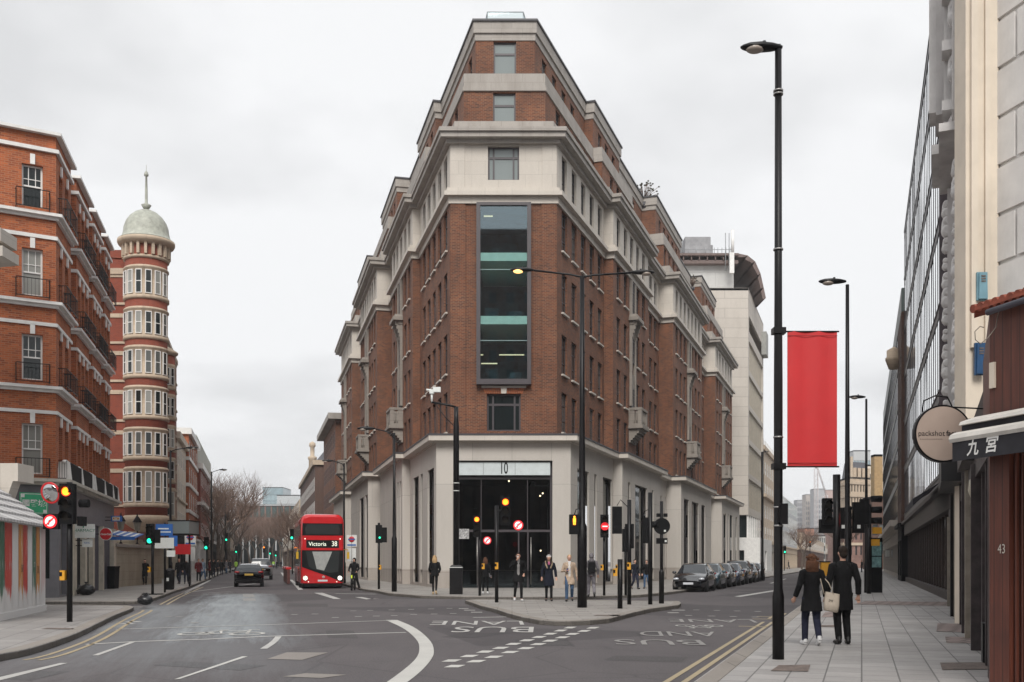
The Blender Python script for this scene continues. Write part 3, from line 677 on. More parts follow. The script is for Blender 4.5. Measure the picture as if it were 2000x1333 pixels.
# special windows in the canted front
def bigwin(x0, x1, z0, z1, y, m_=glassD, mull=(), trans=(), name='window'):
    f = MB(); fw = .09
    f.box(x0, y-.04, z0, x0+fw, y+.05, z1); f.box(x1-fw, y-.04, z0, x1, y+.05, z1); f.box(x0+fw, y-.04, z0, x1-fw, y+.05, z0+fw); f.box(x0+fw, y-.04, z1-fw, x1-fw, y+.05, z1)
    for q in mull: f.box(x0+(x1-x0)*q-.05, y-.05, z0+fw, x0+(x1-x0)*q+.05, y+.04, z1-fw)
    for q in trans: f.box(x0+fw, y-.045, z0+(z1-z0)*q-.06, x1-fw, y+.03, z0+(z1-z0)*q+.06)
    o = f.build(name, frameD, wb); g_ = MB(); g_.face([(x0+fw, y, z0+fw), (x1-fw, y, z0+fw), (x1-fw, y, z1-fw), (x0+fw, y, z1-fw)])
    p = g_.build('pane', m_, None, off=wloc(wb)); p.parent = o; return o
glassP = glassmat('pale grey glass', (.22, .25, .25), .05, .5)  # pale grey base colour, lighter than the dark panes
bigwin(AW[0], AW[1], 22.95, 24.85, BR+.25, glassP, (.18, .82), (.68,))
bigwin((951-1000)*k, (1017-1000)*k, 8.9, 10.98, BR+.25, glassD, (.18, .82), (.72,))
bigwin((963-1000)*ca, (1007-1000)*ca, 26.6, 28.42, 58.78, glassP, (), (.62,))
bigwin((964-1000)*59.5/2000, (1008-1000)*59.5/2000, 29.8, 31.8, 59.68, glassP, (), (.66,))
ks = MB(); xc = (984-1000)*k
ks.box(xc-1.25, BR-.08, 11.30, xc+1.25, BR-.003, 11.42); ks.face([(xc-.12, BR-.12, 10.98), (xc+.12, BR-.12, 10.98), (xc+.2, BR-.12, 11.40), (xc-.2, BR-.12, 11.40)]); ks.box(xc-.15, BR-.118, 11.0, xc+.15, BR-.081, 11.39)
ks.build('keystone', stoneW, wb)
lt = MB()
for i in range(21):
    if 9 < i < 11: continue
    u = xc-1.0+i*.1; lt.face([(u-.04, BR-.02, 10.99), (u+.04, BR-.02, 10.99), (u+.045+(u-xc)*.12, BR-.02, 11.29), (u-.045+(u-xc)*.12, BR-.02, 11.29)])
lt.build('lintel', brickR, wb)
# the tall glazed bay
ob = MB(); y0 = BR-.42
ob.box(OX0-.09, y0, 11.45, OX0+.13, BR+.1, 21.57); ob.box(OX1-.13, y0, 11.45, OX1+.09, BR+.1, 21.57); ob.box(OX0+.13, y0, 21.40, OX1-.13, BR+.1, 21.57); ob.box(OX0+.13, y0, 11.45, OX1-.13, BR+.1, 11.75)
bay = ob.build('glazed_bay', frameD, wb)
gl = MB(); gl.face([(OX0+.13, y0+.12, 11.75), (OX1-.13, y0+.12, 11.75), (OX1-.13, y0+.12, 21.4), (OX0+.13, y0+.12, 21.4)])
q = gl.build('pane', glassT, None, off=wloc(wb)); q.parent = bay
slabM = pm('pale green floor edge', (.62, .70, .58), .6, var=.05); inner = pm('dim office interior', (.035, .075, .09), .9, var=.5, sc_=.9)  # interior dimness is put into its dark base colour
inM = pm('office furniture', (.03, .035, .04), .8, var=.3)
sl = MB()
for ya, yb in ((497, 513), (620, 636)): z1_, z0_ = ZZ(ya, BR), ZZ(yb, BR); sl.box(OX0+.135, BR-.29, z0_, OX1-.135, BR+5, z1_)
split(sl, 'floor_slab', slabM, bay, wloc(wb))
rm = MB(); rm.box(OX0-.05, BR+5, 11.6, OX1+.05, BR+5.1, 21.6); rm.box(OX0-.12, BR+.35, 11.6, OX0-.02, BR+5, 21.6); rm.box(OX1+.02, BR+.35, 11.6, OX1+.12, BR+5, 21.6); rm.box(OX0, BR, 11.6, OX1, BR+5, 11.74); rm.box(OX0, BR, 21.46, OX1, BR+5, 21.56)
for zf in (11.75, 15.3, 18.8):
    rm.box(OX0+.3, BR+2.5, zf, OX0+1.1, BR+3, zf+1.1); rm.box(OX1-1.1, BR+2, zf, OX1-.4, BR+2.6, zf+.8); rm.box(OX0+.9, BR+3.5, zf, OX1-.6, BR+4.2, zf+1.7)
q = rm.build('interior', inner, None, off=wloc(wb)); q.parent = bay
tm = MB()
for y in (530, 668): z = ZZ(y, BR); tm.box(OX0+.13, y0+.08, z-.02, OX1-.13, y0+.115, z+.02)
split(tm, 'transom', pm('grey green bar', (.2, .3, .3)), bay, wloc(wb))
lamp = pm('ceiling light', (.8, .75, .6), .5, var=0, emit=(1, .8, .45), es=.5)
lg = MB()
for x, y, l in ((945, 422, 18), (975, 693, 50), (940, 710, 32), (938, 693, 6)):
    a = P(x, y, BR+1.4); lg.box(a.x, BR+1.4, a.z-.03, a.x+l*k, BR+1.5, a.z+.02)
split(lg, 'ceiling_light', lamp, bay, wloc(wb))
# stone surrounds, hoods and balconies on both flanks
def balcony(A, D, Nn, s, o, flip):
    ang = math.atan2(D.y, D.x) if not flip else math.atan2(-D.y, -D.x)
    q = A+D*s+Nn*o; M = Matrix.Translation((q.x, q.y, 0)) @ Matrix.Rotation(ang, 4, 'Z') @ Matrix.Diagonal((.82, .82, 1, 1))     # local: x along wall, -y outwards
    sf = MB()
    for xx in (-.95, .62): sf.box(xx, -.22, 12.6, xx+.33, -.002, 21.55, mat=M)
    for zz in (13.9, 17.45): sf.box(-.62, -.14, zz, .62, -.002, zz+1.0, mat=M)
    sf.box(-1.0, -.34, 18.35, 1.0, -.002, 18.6, mat=M); sf.box(-1.25, -.85, 18.6, 1.25, -.002, 18.85, mat=M); sf.box(-1.15, -.7, 18.85, 1.15, -.002, 19.05, mat=M, taper=.9)
    for xx in (-.9, .66): 
        for i in range(5): sf.box(xx, -.62+i*.11, 18.3-i*.28, xx+.24, -.2, 18.6-i*.28, mat=M)
    sf.build('window_surround', stoneK, wb)
    b = MB()
    b.box(-1.45, -1.25, 10.95, 1.45, -.002, 11.15, mat=M); b.box(-1.35, -1.15, 11.15, 1.35, -.002, 11.3, mat=M)
    for i in range(6): b.box(-1.2, -1.05+.18*i, 10.95-.16*(i+1), 1.2, -.002, 10.95-.16*i-.002, mat=M)
    for x0_, x1_ in ((-1.3, -.85), (.85, 1.3)): b.box(x0_, -1.12, 11.3, x1_, -.8, 12.25, mat=M)
    b.box(-1.33, -1.15, 12.25, 1.33, -.85, 12.42, mat=M)
    for xx in (-1.33, 1.05): b.box(xx, -.85, 12.25, xx+.28, -.002, 12.42, mat=M); b.box(xx+.04, -.45, 11.3, xx+.24, -.002, 12.25, mat=M)
    for i in range(5): b.lathe([(.04, 11.3), (.1, 11.55), (.04, 11.9), (.07, 12.25)], (-.6+i*.3, -1.0, 0), 8, mat=M)
    for i in range(2):
        for xx in (-1.19, 1.19): b.lathe([(.04, 11.3), (.1, 11.55), (.04, 11.9), (.07, 12.25)], (xx, -.55-.25*i+.1, 0), 8, mat=M)
    b.build('balcony', stoneK, wb)
    u = 0
    p0 = (q.x-Vector((math.cos(ang), math.sin(ang))).x*3, q.y-math.sin(ang)*3)
    p1 = (q.x+math.cos(ang)*3, q.y+math.sin(ang)*3)
    for zb in (12.3, 15.75, 19.25): WW.put((p0[0]+Nn.x*.13, p0[1]+Nn.y*.13), (p1[0]+Nn.x*.13, p1[1]+Nn.y*.13), 3, zb, .95, 2.2 if zb > 13 else 1.6, .1, 'steel')
for s, o in zip(cR, (.6, 1.2, 1.2)): balcony(AR, DR, NR, s, o, False)
for s, o in zip(cL, (.5, 1.2, 1.2)): balcony(AL, DL, NL, s, o, True)
# entrance
en = MB(); ey = GY+.5
en.box(EX0, ey-.1, .12, EX0+.12, ey+.1, 7.2); en.box(EX1-.12, ey-.1, .12, EX1, ey+.1, 7.2); en.box(EX0+.12, ey-.1, 6.2, EX1-.12, ey+.1, 6.35); en.box(EX0+.12, ey-.08, 3.25, EX1-.12, ey+.08, 3.38)
for x in (933, 968, 1013, 1031): X = (x-1000)/2000*57.5; en.box(X-.04, ey-.07, .12, X+.04, ey+.07, 3.25)
X = (985-1000)/2000*57.5
for dx_ in (-1.3, 1.3): en.box(X+dx_-.02, ey-.03, 3.38, X+dx_+.02, ey+.03, 6.2)
ent = en.build('entrance', frameD, wb)
def sub(mb, name, m_, par, **t): o = mb.build(name, m_, None, off=wloc(par if not par.parent else wb), **t); o.parent = par; return o
gl = MB(); gl.face([(EX0+.12, ey, .12), (EX1-.12, ey, .12), (EX1-.12, ey, 6.2), (EX0+.12, ey, 6.2)])
sub(gl, 'pane', seethrough('entrance glass', (.35, .37, .38), ior=1.5), ent)
rm = MB(); ri = pm('dark lobby', (.028, .024, .024), .8, var=.5, sc_=.6)
rm.box(EX0, ey+7, 0, EX1, ey+7.1, 6.4); rm.box(EX0-.1, ey+.35, 0, EX0-.002, ey+7, 6.4); rm.box(EX1+.002, ey+.35, 0, EX1+.1, ey+7, 6.4); rm.box(EX0, ey+.1, 6.36, EX1, ey+7, 6.45); rm.box(EX0, ey+.1, .04, EX1, ey+7, .12)
rm.box(-1.6, ey+4, .12, .2, ey+4.6, 1.2); rm.box(1.1, ey+3, .12, 1.35, ey+3.3, 6.3); sub(rm, 'lobby', ri, ent)
hd = MB()
for x, yt, yb in ((932, 1050, 1144), (1037, 1050, 1142)): X = (x-1000)/2000*57.4; hd.tube([(X, ey-.16, ZZ(yt, 57.4)), (X, ey-.16, ZZ(yb, 57.4))], .018)
for q_ in split(hd, 'handle', pm('brushed steel', (.5, .48, .45), .35, .9, .05), ent, wloc(wb))[:0]: pass
lg = MB()
for x, y in ((994, 940), (1060, 964), (1055, 969), (1056, 1076)): a = P(x, y, 59); lg.ell(a, (.05, .05, .05))
a = P(988, 1037, 58.2); lg.box(a.x-.5, 58.2, a.z-.03, a.x+.6, 58.3, a.z+.02)
split(lg, 'lobby_lamp', pm('lobby lamp', (.8, .7, .5), .5, var=0, emit=(1, .8, .5), es=3), ent, wloc(wb))
sg = MB(); sg.box(EX0+.12, GY+.15, 6.42, EX1-.12, ey-.1, 7.12); sgn = sub(sg, 'sign_panel', pm('frosted white panel', (.55, .60, .61), .35, var=.05), ent)
text('10', .92, black, sgn, Matrix.Translation(Vector(((984-1000)/2000*57, GY+.14, 6.78))-wloc(wb)) @ FRONT, 'number', font_bold=.012, sx=.52)
st = MB()
for i in (1, 2): X = EX0+(EX1-EX0)*i/3-.3; st.box(X-.008, GY+.146, 6.44, X+.008, GY+.149, 7.1)
split(st, 'joint', lead, sgn, wloc(wb))
# glass railing and roof shrub pots
gr = MB(); ry = 61.5
xs = [(952-1000)/2000*ry, (1022-1000)/2000*ry]; zt = ZZ(24, ry)
gr.face([(xs[0], ry, 33.02), (xs[1], ry, 33.02), (xs[1], ry, zt), (xs[0], ry, zt)]); gr.face([(xs[0], ry, 33.02), (xs[0]-.8, ry+6, 33.02), (xs[0]-.8, ry+6, zt), (xs[0], ry, zt)]); gr.face([(xs[1], ry, 33.02), (xs[1]+1, ry+6, 33.02), (xs[1]+1, ry+6, zt), (xs[1], ry, zt)])
rl = gr.build('roof_railing', glassC, wb)
tb = MB(); tb.tube([(xs[0]-.8, ry+6, zt), (xs[0], ry, zt), (xs[1], ry, zt), (xs[1]+1, ry+6, zt)], .03, 6)
for x in xs: tb.tube([(x, ry, 33.02), (x, ry, zt)], .025, 6)
sub(tb, 'handrail', pm('grey metal', (.3, .33, .34), .4, .5), rl)
WW.finish()
# ================================================================= OTHER BUILDINGS
def offl(pts, d):
    """offset an open outline (left to right seen from outside) outwards by d"""
    pts = [Vector((p[0], p[1])) for p in pts]; n = len(pts); res = []
    for i in range(n):
        ds = []
        if i > 0: ds.append((pts[i]-pts[i-1]).normalized())
        if i < n-1: ds.append((pts[i+1]-pts[i]).normalized())
        ns = [Vector((q.y, -q.x)) for q in ds]; m = sum(ns, Vector((0, 0))); m.normalize()
        res.append(pts[i]+m*d/max(.3, m.dot(ns[0])))
    return res
def subp(mb, name, m_, par, root, **t):
    o = mb.build(name, m_, None, off=wloc(root), **t); o.parent = par; return o
def row(name, label, side_, Y0, Y1, ztop, wm, floors, w, pitch, line, dep=14, style='sash', fm=white, gm=None, z0=.12, shop=None, bandm=None, bands_=(), cap_=100, roofm=None, near=True, sill=None, cat='building', group=None, par=.0, sdepth=.08, corn=.35, shopw=None):
    (x0, k) = line; A = Vector((x0+k*Y0, Y0)); B = Vector((x0+k*Y1, Y1)); D = (B-A).normalized()
    Nn = Vector((D.y, -D.x)) if side_ == 'L' else Vector((-D.y, D.x))
    root = thing(name, label, cat, (A.x, A.y, 0), world=True, group=group); W_ = Wins(root, cap_)
    Lw = (B-A).length; nw = max(1, int(Lw/pitch)); mb = MB()
    cs = [Lw*(i+.5)/nw for i in range(nw)]
    zs = 4.2 if shop else z0
    hs = [(c-w/2, c+w/2, zb, zb+h) for c in cs for zb, h in floors]
    p0, p1 = (A, B) if side_ == 'L' else (B, A)
    wall(mb, p0, p1, zs, ztop, hs, sdepth)
    for c in cs:
        for zb, h in floors: W_.put(p0, p1, c, zb, w, h, sdepth, style, fm=fm, gm=gm, sill=sill)
    C_, D_ = A-Nn*dep, B-Nn*dep
    q0, q1 = (C_, A) if side_ == 'L' else (A, C_)
    if near:
        n2 = max(1, int(dep/(pitch*1.3))); c2 = [dep*(i+.5)/n2 for i in range(n2)]
        wall(mb, q0, q1, zs, ztop, [(c-w/2, c+w/2, zb, zb+h) for c in c2 for zb, h in floors], sdepth)
        for c in c2:
            for zb, h in floors: W_.put(q0, q1, c, zb, w, h, sdepth, style, fm=fm, gm=gm, sill=sill)
    else: wall(mb, q0, q1, zs, ztop)
    q2, q3 = (B, D_) if side_ == 'L' else (D_, B)
    wall(mb, q2, q3, zs, ztop); wall(mb, *((D_, C_) if side_ == 'L' else (C_, D_)), zs, ztop)
    mb.build('walls', wm, root)
    line_ = [C_, A, B, D_] if side_ == 'L' else [D_, B, A, C_]
    rf = MB(); rf.prism([tuple(p) for p in offl(line_, -.05)], ztop-.3, ztop+.05); rf.build('roof', roofm or lead, root)
    if bandm:
        bm_ = MB()
        for za, zb, o in (*bands_, (ztop-.45, ztop+.25, corn)): bm_.prism([tuple(p) for p in offl(line_, o)], za, zb)
        bm_.build('cornices', bandm, root)
    if shop:
        sw = shopw or 2.6; ns = max(1, int(Lw/(sw+.7))); sh = MB(); hh = []
        for i in range(ns): c = Lw*(i+.5)/ns; hh.append((c-sw/2, c+sw/2, .5, 3.2)); W_.put(p0, p1, c, .5, sw, 2.7, .3, 'shop', fm=black)
        wall(sh, p0, p1, z0-.02, 4.2, hh, .3); wall(sh, q0, q1, z0-.02, 4.2); sh.prism([tuple(p) for p in offl(line_, .25)], 4.2, 4.45)
        sh.build('shopfront', shop, root)
    W_.finish(); return root, A, B, D, Nn
LL = (-8.305, -.2475)
# ---- red brick mansion block at the left
mr_ = thing('mansion_block', 'orange-red brick mansion block with white string bands and iron balconies at far left', 'apartment building', (-18.7, 42, 0), world=True)
WM = Wins(mr_, 100); WM.nets = .45; WM.blinds = .1
AM = Vector((-18.7, 42)); DM = Vector((-.2403, .9707)); NM = Vector((.9707, .2403))
ms_ = [(0, 3.4, 0), (3.4, 4.8, -.5), (4.8, 8.4, 0), (8.4, 9.4, -.5), (9.4, 12.4, 0), (12.4, 13.4, -.5), (13.4, 15.8, 0)]
outl = [Vector((-27.5, 36.7)), Vector((-20.55, 40.9))]
for a, b, o in ms_: outl += [AM+DM*a+NM*o, AM+DM*b+NM*o]
backs = [AM+DM*15.8-NM*12, Vector((-40, 45))]
rowz = [(5.15, 2.05), (8.97, 1.85), (12.4, 1.9), (16.0, 1.7)]
mw = MB(); rails = []; keys = MB()
def mwin(p0, p1, us, w=.78, z1=19.0, z0=4.9):
    hs = [(u-w/2, u+w/2, zb, zb+h) for u in us for zb, h in rowz]; wall(mw, p0, p1, z0, z1, hs, .24)
    d = (Vector(p1)-Vector(p0)).normalized(); n = Vector((d.y, -d.x))
    for u in us:
        for zb, h in rowz:
            WM.put(p0, p1, u, zb, w, h, .24, 'sash', fm=white, gm=glassD)
            q = Vector(p0)+d*u; rails.append((q, math.atan2(d.y, d.x), zb-.12))
            M = Matrix.Translation((q.x, q.y, 0)) @ Matrix.Rotation(math.atan2(d.y, d.x), 4, 'Z'); keys.box(-.09, -.07, zb+h+.01, .09, -.003, zb+h+.42, mat=M)
mwin(outl[0], outl[1], [2.0, 4.4, 6.6]); mwin(outl[1], outl[2], [1.27])
usl = [[1.0, 2.4], [], [.75, 1.8, 2.9], [], [.6, 1.5, 2.4], [], [.6, 1.6]]
for i, (a, b, o) in enumerate(ms_):
    p0, p1 = AM+DM*a+NM*o, AM+DM*b+NM*o
    mwin(p0, p1, usl[i]) if usl[i] else wall(mw, p0, p1, 4.9, 19.0)
    if i: 
        pv = AM+DM*a+NM*ms_[i-1][2]; wall(mw, pv, p0, 4.9, 19.0)
wall(mw, outl[-1], backs[0], 0, 19.0); mw.build('walls', brickR, mr_)
split(keys, 'keystone', white, mr_, wloc(mr_))
bb = MB()
for za, zb, o in ((8.5, 8.62, .12), (8.62, 8.74, .27), (11.95, 12.07, .12), (12.07, 12.19, .27), (15.55, 15.67, .12), (15.67, 15.79, .27), (7.62, 7.76, .07), (11.2, 11.34, .07), (14.75, 14.9, .07), (18.3, 18.45, .12), (19.0, 19.12, .22)):
    bb.prism([tuple(p) for p in offl(outl, o)]+[tuple(p) for p in backs], za, zb)
bb.build('string_bands', white, mr_)
rm_ = MB()
rm_.box(-.62, -.36, 0, .62, -.33, .03); rm_.box(-.62, -.36, .72, .62, -.33, .75)
for i in range(10): x = -.62+i*.1378; rm_.box(x-.006, -.35, .03, x+.006, -.338, .72)
for x in (-.62, .62):
    rm_.box(x-.012, -.33, .72, x+.012, -.003, .75); rm_.box(x-.012, -.33, 0, x+.012, -.003, .03)
    for i in range(3): rm_.box(x-.008, -.27+i*.1, .03, x+.008, -.254+i*.1, .72)
rme = rm_.mesh('balcony_railing', black)
for q, a, z in rails:
    o = bpy.data.objects.new('balcony_railing', rme); COL.objects.link(o); o.parent = mr_; o.location = Vector((q.x, q.y, z))-mr_.location; o.rotation_euler = (0, 0, a)
# shopfronts below
greyP = pm('grey shopfront paint', (.17, .165, .18), .5, var=.08, grime=.2); creamP = pm('cream column paint', (.55, .49, .40), .6, var=.1, grime=.4)
shut = pm('roller shutter', (.045, .05, .075), .5, var=.1); green = pm('jade sign', (.03, .36, .17), .45, var=.05)
sh = MB(); ol = offl(outl, .12)
for i in range(2): wall(sh, ol[i], ol[i+1], .1, 4.7, [(a, b, .9, 3.3) for a, b in ((.35, 1.0), (1.2, 1.9))] if i == 1 else [], .12)
wall(sh, ol[2], ol[2]+(ol[3]-ol[2])*.62, .1, 4.7, [(.5, 1.75, .2, 3.3)], .2)
sh.build('shopfront', greyP, mr_)
sh = MB(); a, b = ol[1]+Vector((-.1, .12)), ol[2]+Vector((-.1, .12)); wall(sh, a, b, .1, 4.6); sh.build('shop_glass', glassD, mr_)
s2 = MB(); e0 = AM+NM*.1
for a, b, m_ in ((2.2, 3.0, 1), (3.0, 5.2, 0), (5.2, 5.8, 1), (5.8, 7.6, 0), (7.6, 8.0, 1), (8.0, 10.8, 2), (10.8, 11.2, 1), (11.2, 14.8, 2), (14.8, 15.8, 1)):
    pr_ = .22 if m_ == 1 else 0; p, q = e0+DM*a, e0+DM*b
    s2.prism([tuple(p-NM*.5), tuple(q-NM*.5), tuple(q+NM*pr_), tuple(p+NM*pr_)], .1, 3.4, m_)
p, q = e0+DM*2.1, e0+DM*15.8; s2.prism([tuple(p-NM*.5), tuple(q-NM*.5), tuple(q+NM*.1), tuple(p+NM*.1)], 3.4, 4.7, 3)
s2.build('street_shopfronts', [blackM, creamP, shut, greyP], mr_)
lb = MB()
for za, zb, o in ((4.7, 4.82, .45), (4.82, 4.95, .62)): lb.prism([tuple(p) for p in offl(outl, o)]+[tuple(p) for p in backs], za, zb)
lb.build('shop_ledge', stone('dirty white ledge', (.55, .52, .46), 2, 2, .8, .6), mr_)
cn = MB()
for s_ in (.5, 3.6, 6.6, 7.4, 10.6, 13.6, 15.6):
    p = AM+DM*s_; M = Matrix.Translation((p.x, p.y, 4.95)) @ Matrix.Rotation(math.atan2(DM.y, DM.x), 4, 'Z')
    cn.box(-.13, -.52, .003, .13, .05, .78, mat=M, taper=.72); cn.ell(M @ Vector((0, -.26, .78)), (.13, .2, .1), 8, 6)
cn.build('console_brackets', white, mr_)
bp = MB()
for a, b in ((.7, 3.4), (3.8, 6.4), (7.6, 10.4), (10.8, 13.4), (13.8, 15.4)):
    p, q = AM+DM*a+NM*.4, AM+DM*b+NM*.4; bp.prism([tuple(p), tuple(q), tuple(q+NM*.05), tuple(p+NM*.05)], 4.953, 5.7)
bp.build('black_parapet_panels', blackM, mr_)
WM.finish()
# signs on it
d0 = (outl[2]-outl[1]).normalized(); a0_ = math.atan2(d0.y, d0.x)
gs = thing('green_shop_sign', 'green shop sign with white Chinese characters on the grey corner shopfront', 'sign', (0, 0, 0)); c_ = P(66, 984, 41.05)
gs.location = c_; gs.rotation_euler = (0, 0, a0_)
mb = MB(); mb.box(-.52, -.05, -.43, .52, .02, .43); mb.build('board', green, gs)
mb = MB()
for x0_, x1_, za, zb in ((-.48, .48, .37, .39), (-.48, .48, -.39, -.37), (-.48, -.46, -.37, .37), (.46, .48, -.37, .37)): mb.box(x0_, -.056, za, x1_, -.051, zb)
for x_ in (-.4, .4):
    for z_ in (-.3, .3): mb.box(x_-.06, -.056, z_-.06, x_+.06, -.051, z_+.06)
mb.build('border', white, gs); text('國醫城', .29, white, gs, Matrix.Translation((0, -.058, 0)) @ FRONT, font_bold=.006)
def flag_sign(name, label, x0, x1, y0, y1, Y, col_m, txt=None, tm=None, sz=None, **k):
    c = P((x0+x1)/2, (y0+y1)/2, Y); w_ = (x1-x0)/2000*Y/2; h_ = (y1-y0)/2000*Y/2
    r = thing(name, label, 'sign', c); mb = MB(); mb.box(-w_, -.04, -h_, w_, .04, h_); mb.build('board', col_m, r)
    mb = MB(); mb.tube([(-w_, .05, h_*.6), (-w_-.35, .06, h_*.6)], .02, 6); mb.tube([(-w_, .05, -h_*.6), (-w_-.35, .06, -h_*.6)], .02, 6); mb.build('bracket', black, r)
    if txt: text(txt, sz or h_*.8, tm or black, r, Matrix.Translation((0, -.045, k.get('dz', 0))) @ FRONT, sx=k.get('sx', 1), font_bold=k.get('b', 0))
    return r
signW = pm('white sign enamel', (.72, .74, .72), .4, var=.04); signB = pm('blue sign enamel', (.03, .13, .42), .4, var=.04); signR = pm('red sign enamel', (.55, .02, .025), .35, var=.04)
greenD = pm('dark green print', (.02, .22, .12), .5, var=0)
ph = flag_sign('pharmacy_sign', 'white pharmacy sign with green cross sticking out over the shops', 142, 185, 1024, 1051, 44.5, signW, 'PHARMACY', greenD, .17, dz=.02, sx=1.15)
mb = MB(); mb.box(-.03, -.046, .14, .03, -.041, .36); mb.box(-.11, -.046, .22, .11, -.041, .28); mb.build('cross', greenD, ph)
flag_sign('small_notice_sign', 'small white square notice hanging under the pharmacy sign', 161, 180, 1053, 1069, 44.6, signW, 'NHS', signB, .12)
at_ = flag_sign('cash_machine_sign', 'small blue and white ATM sign beside the red brick corner', 217, 238, 1008, 1019, 54, signB)
mb = MB(); mb.box(-.2, -.052, -.1, .2, -.041, .1); mb.build('panel', signW, at_); text('ATM', .17, pm('orange print', (.6, .25, .03)), at_, Matrix.Translation((0, -.056, 0)) @ FRONT, font_bold=.01)
cc = thing('round_red_sign', 'round red and white drinks sign fixed above the shutter', 'sign', P(207, 1043.5, 50)); mb = MB(); mb.disc((0, 0, 0), .31, .08, seg=32); mb.build('rim', signW, cc)
mb = MB(); mb.disc((0, -.043, 0), .285, .006, seg=32); mb.build('face', signR, cc); text('Coca-Cola', .135, white, cc, Matrix.Translation((0, -.05, -.01)) @ FRONT, shear=.35, font_bold=.004, sx=.9)
mb = MB(); mb.tube([(-.31, .02, 0), (-.7, .02, 0)], .02, 6); mb.build('bracket', black, cc)
aw = thing('blue_shop_awning', 'blue and white shop awning hanging above the pavement by the red sign', 'awning', P(240, 1047, 53))
mb = MB(); mb.addmesh([(-.6, .9, .3), (.75, .9, .12), (.75, -.35, -.12), (-.6, -.35, .1), (-.6, .9, .26), (.75, .9, .08), (.75, -.35, -.16), (-.6, -.35, .06)], [(0, 1, 2, 3), (7, 6, 5, 4), (3, 2, 6, 7), (0, 3, 7, 4), (1, 5, 6, 2), (0, 4, 5, 1)]); mb.box(-.6, -.38, -.22, .75, -.352, -.05)
mb.build('canopy', signB, aw); mb = MB()
for i in range(4): mb.face([(-.6+i*.35, -.36, .09-i*.05), (-.45+i*.35, -.36, .07-i*.05), (-.45+i*.35, .9, .29-i*.05), (-.6+i*.35, .9, .31-i*.05)])
mb.build('stripes', signW, aw)
# ---- brick and terracotta corner building with domed turret
tw = thing('turret_building', 'striped brick and terracotta corner building with pale domed round turret', 'building', (-25.6, 71, 0), world=True); WT = Wins(tw, 100); WT.nets = .2
TC = Vector((-25.0, 70.0)); TR = 1.38; ty = 71.0
tz = [(5.6, 2.05), (8.75, 1.55), (11.5, 1.6), (14.25, 1.55), (16.9, 1.5), (19.6, 1.6)]
tb_ = MB(); p0 = Vector((-36, ty)); p1 = Vector((-25.9, ty)); pe = p1+DM*34
wall(tb_, p0, p1, 3.0, 23.2); wall(tb_, p1, pe, 3.0, 21.5, [(u-.5, u+.5, zb, zb+h) for u in (3, 6, 9, 12, 15, 18, 21, 24, 27) for zb, h in tz[:5]], .2)
for u in (3, 6, 9, 12, 15, 18, 21, 24, 27):
    for zb, h in tz[:5]: WT.put(p1, pe, u, zb, 1.0, h, .2, 'thin', fm=white)
wall(tb_, pe, pe-NM*12, 3, 21.5)
tb_.build('brick_walls', brickT, tw)
tn = MB()
for zb, h in tz:
    for za, zc, o in ((zb-.22, zb-.06, .10), (zb+h+.1, zb+h+.38, .06)): tn.prism([tuple(q) for q in offl([p0, p1, pe], o)]+[(pe.x-12, pe.y)], za, zc)
for i in range(20): z = 3.2+i*1.0; tn.box(-26.6, ty-.05, z, -26.0-(i % 2)*.18, ty-.004, z+.5)
tn.prism([tuple(q) for q in offl([p0, p1, pe], .15)]+[(pe.x-12, pe.y)], 21.5, 21.9)
tn.build('terracotta_bands', tanT, tw)
cyl = MB(); lat = cyl.lathe; c3 = (TC.x, TC.y, 0)
prof = [(TR, 4.7), (TR, 5.4)]
bk_ = MB(); bk_.lathe([(TR, 4.7), (TR, 23.0)], c3, 40, sm=True); bk_.build('turret_walls', brickT, tw)
for zb, h in tz: cyl.lathe([(TR+.012, zb-.35), (TR+.12, zb-.3), (TR+.12, zb-.08), (TR+.02, zb-.06), (TR+.02, zb+h+.12), (TR+.1, zb+h+.16), (TR+.1, zb+h+.26), (TR+.012, zb+h+.34)], c3, 40, cap=False)
cyl.lathe([(TR+.01, 22.0), (TR+.12, 22.05), (TR+.12, 22.2), (TR+.03, 22.2)], c3, 40, cap=False)
cyl.lathe([(TR+.05, 22.95), (TR+.42, 23.1), (TR+.5, 23.25), (TR+.5, 23.4), (TR+.1, 23.42)], c3, 40)
for i in range(20):
    a = 2*PI*i/20; M = Matrix.Translation((TC.x+math.cos(a)*(TR+.06), TC.y+math.sin(a)*(TR+.06), 22.25)) @ Matrix.Rotation(a, 4, 'Z'); cyl.box(-.08, -.09, 0, .16, .09, .85, mat=M)
cyl.lathe([(.5, 3.6), (1.0, 3.9), (TR, 4.2), (TR+.14, 4.4), (TR+.14, 4.65), (TR+.01, 4.72)], c3, 40)
cyl.build('turret_stonework', tanT, tw)
for zb, h in tz:
    n_ = 7
    for j in range(n_):
        a = R(-165+j*25); r_ = TR+.05; cpt = Vector((TC.x+math.cos(a)*r_, TC.y+math.sin(a)*r_)); dv = Vector((-math.sin(a), math.cos(a)))
        WT.put(cpt-dv, cpt+dv, 1, zb, .42, h, .03, 'thin', fm=white)
dm = MB(); dm.lathe([(TR+.5, 23.42), (TR+.36, 23.5), (TR+.2, 23.7), (TR+.12, 24.0), (TR+.08, 24.35), (TR-.06, 24.75), (TR-.3, 25.1), (TR-.62, 25.38), (.4, 25.56), (.12, 25.65)], c3, 32); dome = dm.build('dome', pm('verdigris dome', (.36, .37, .32), .6, var=.15, sc_=4, grime=.4), tw)
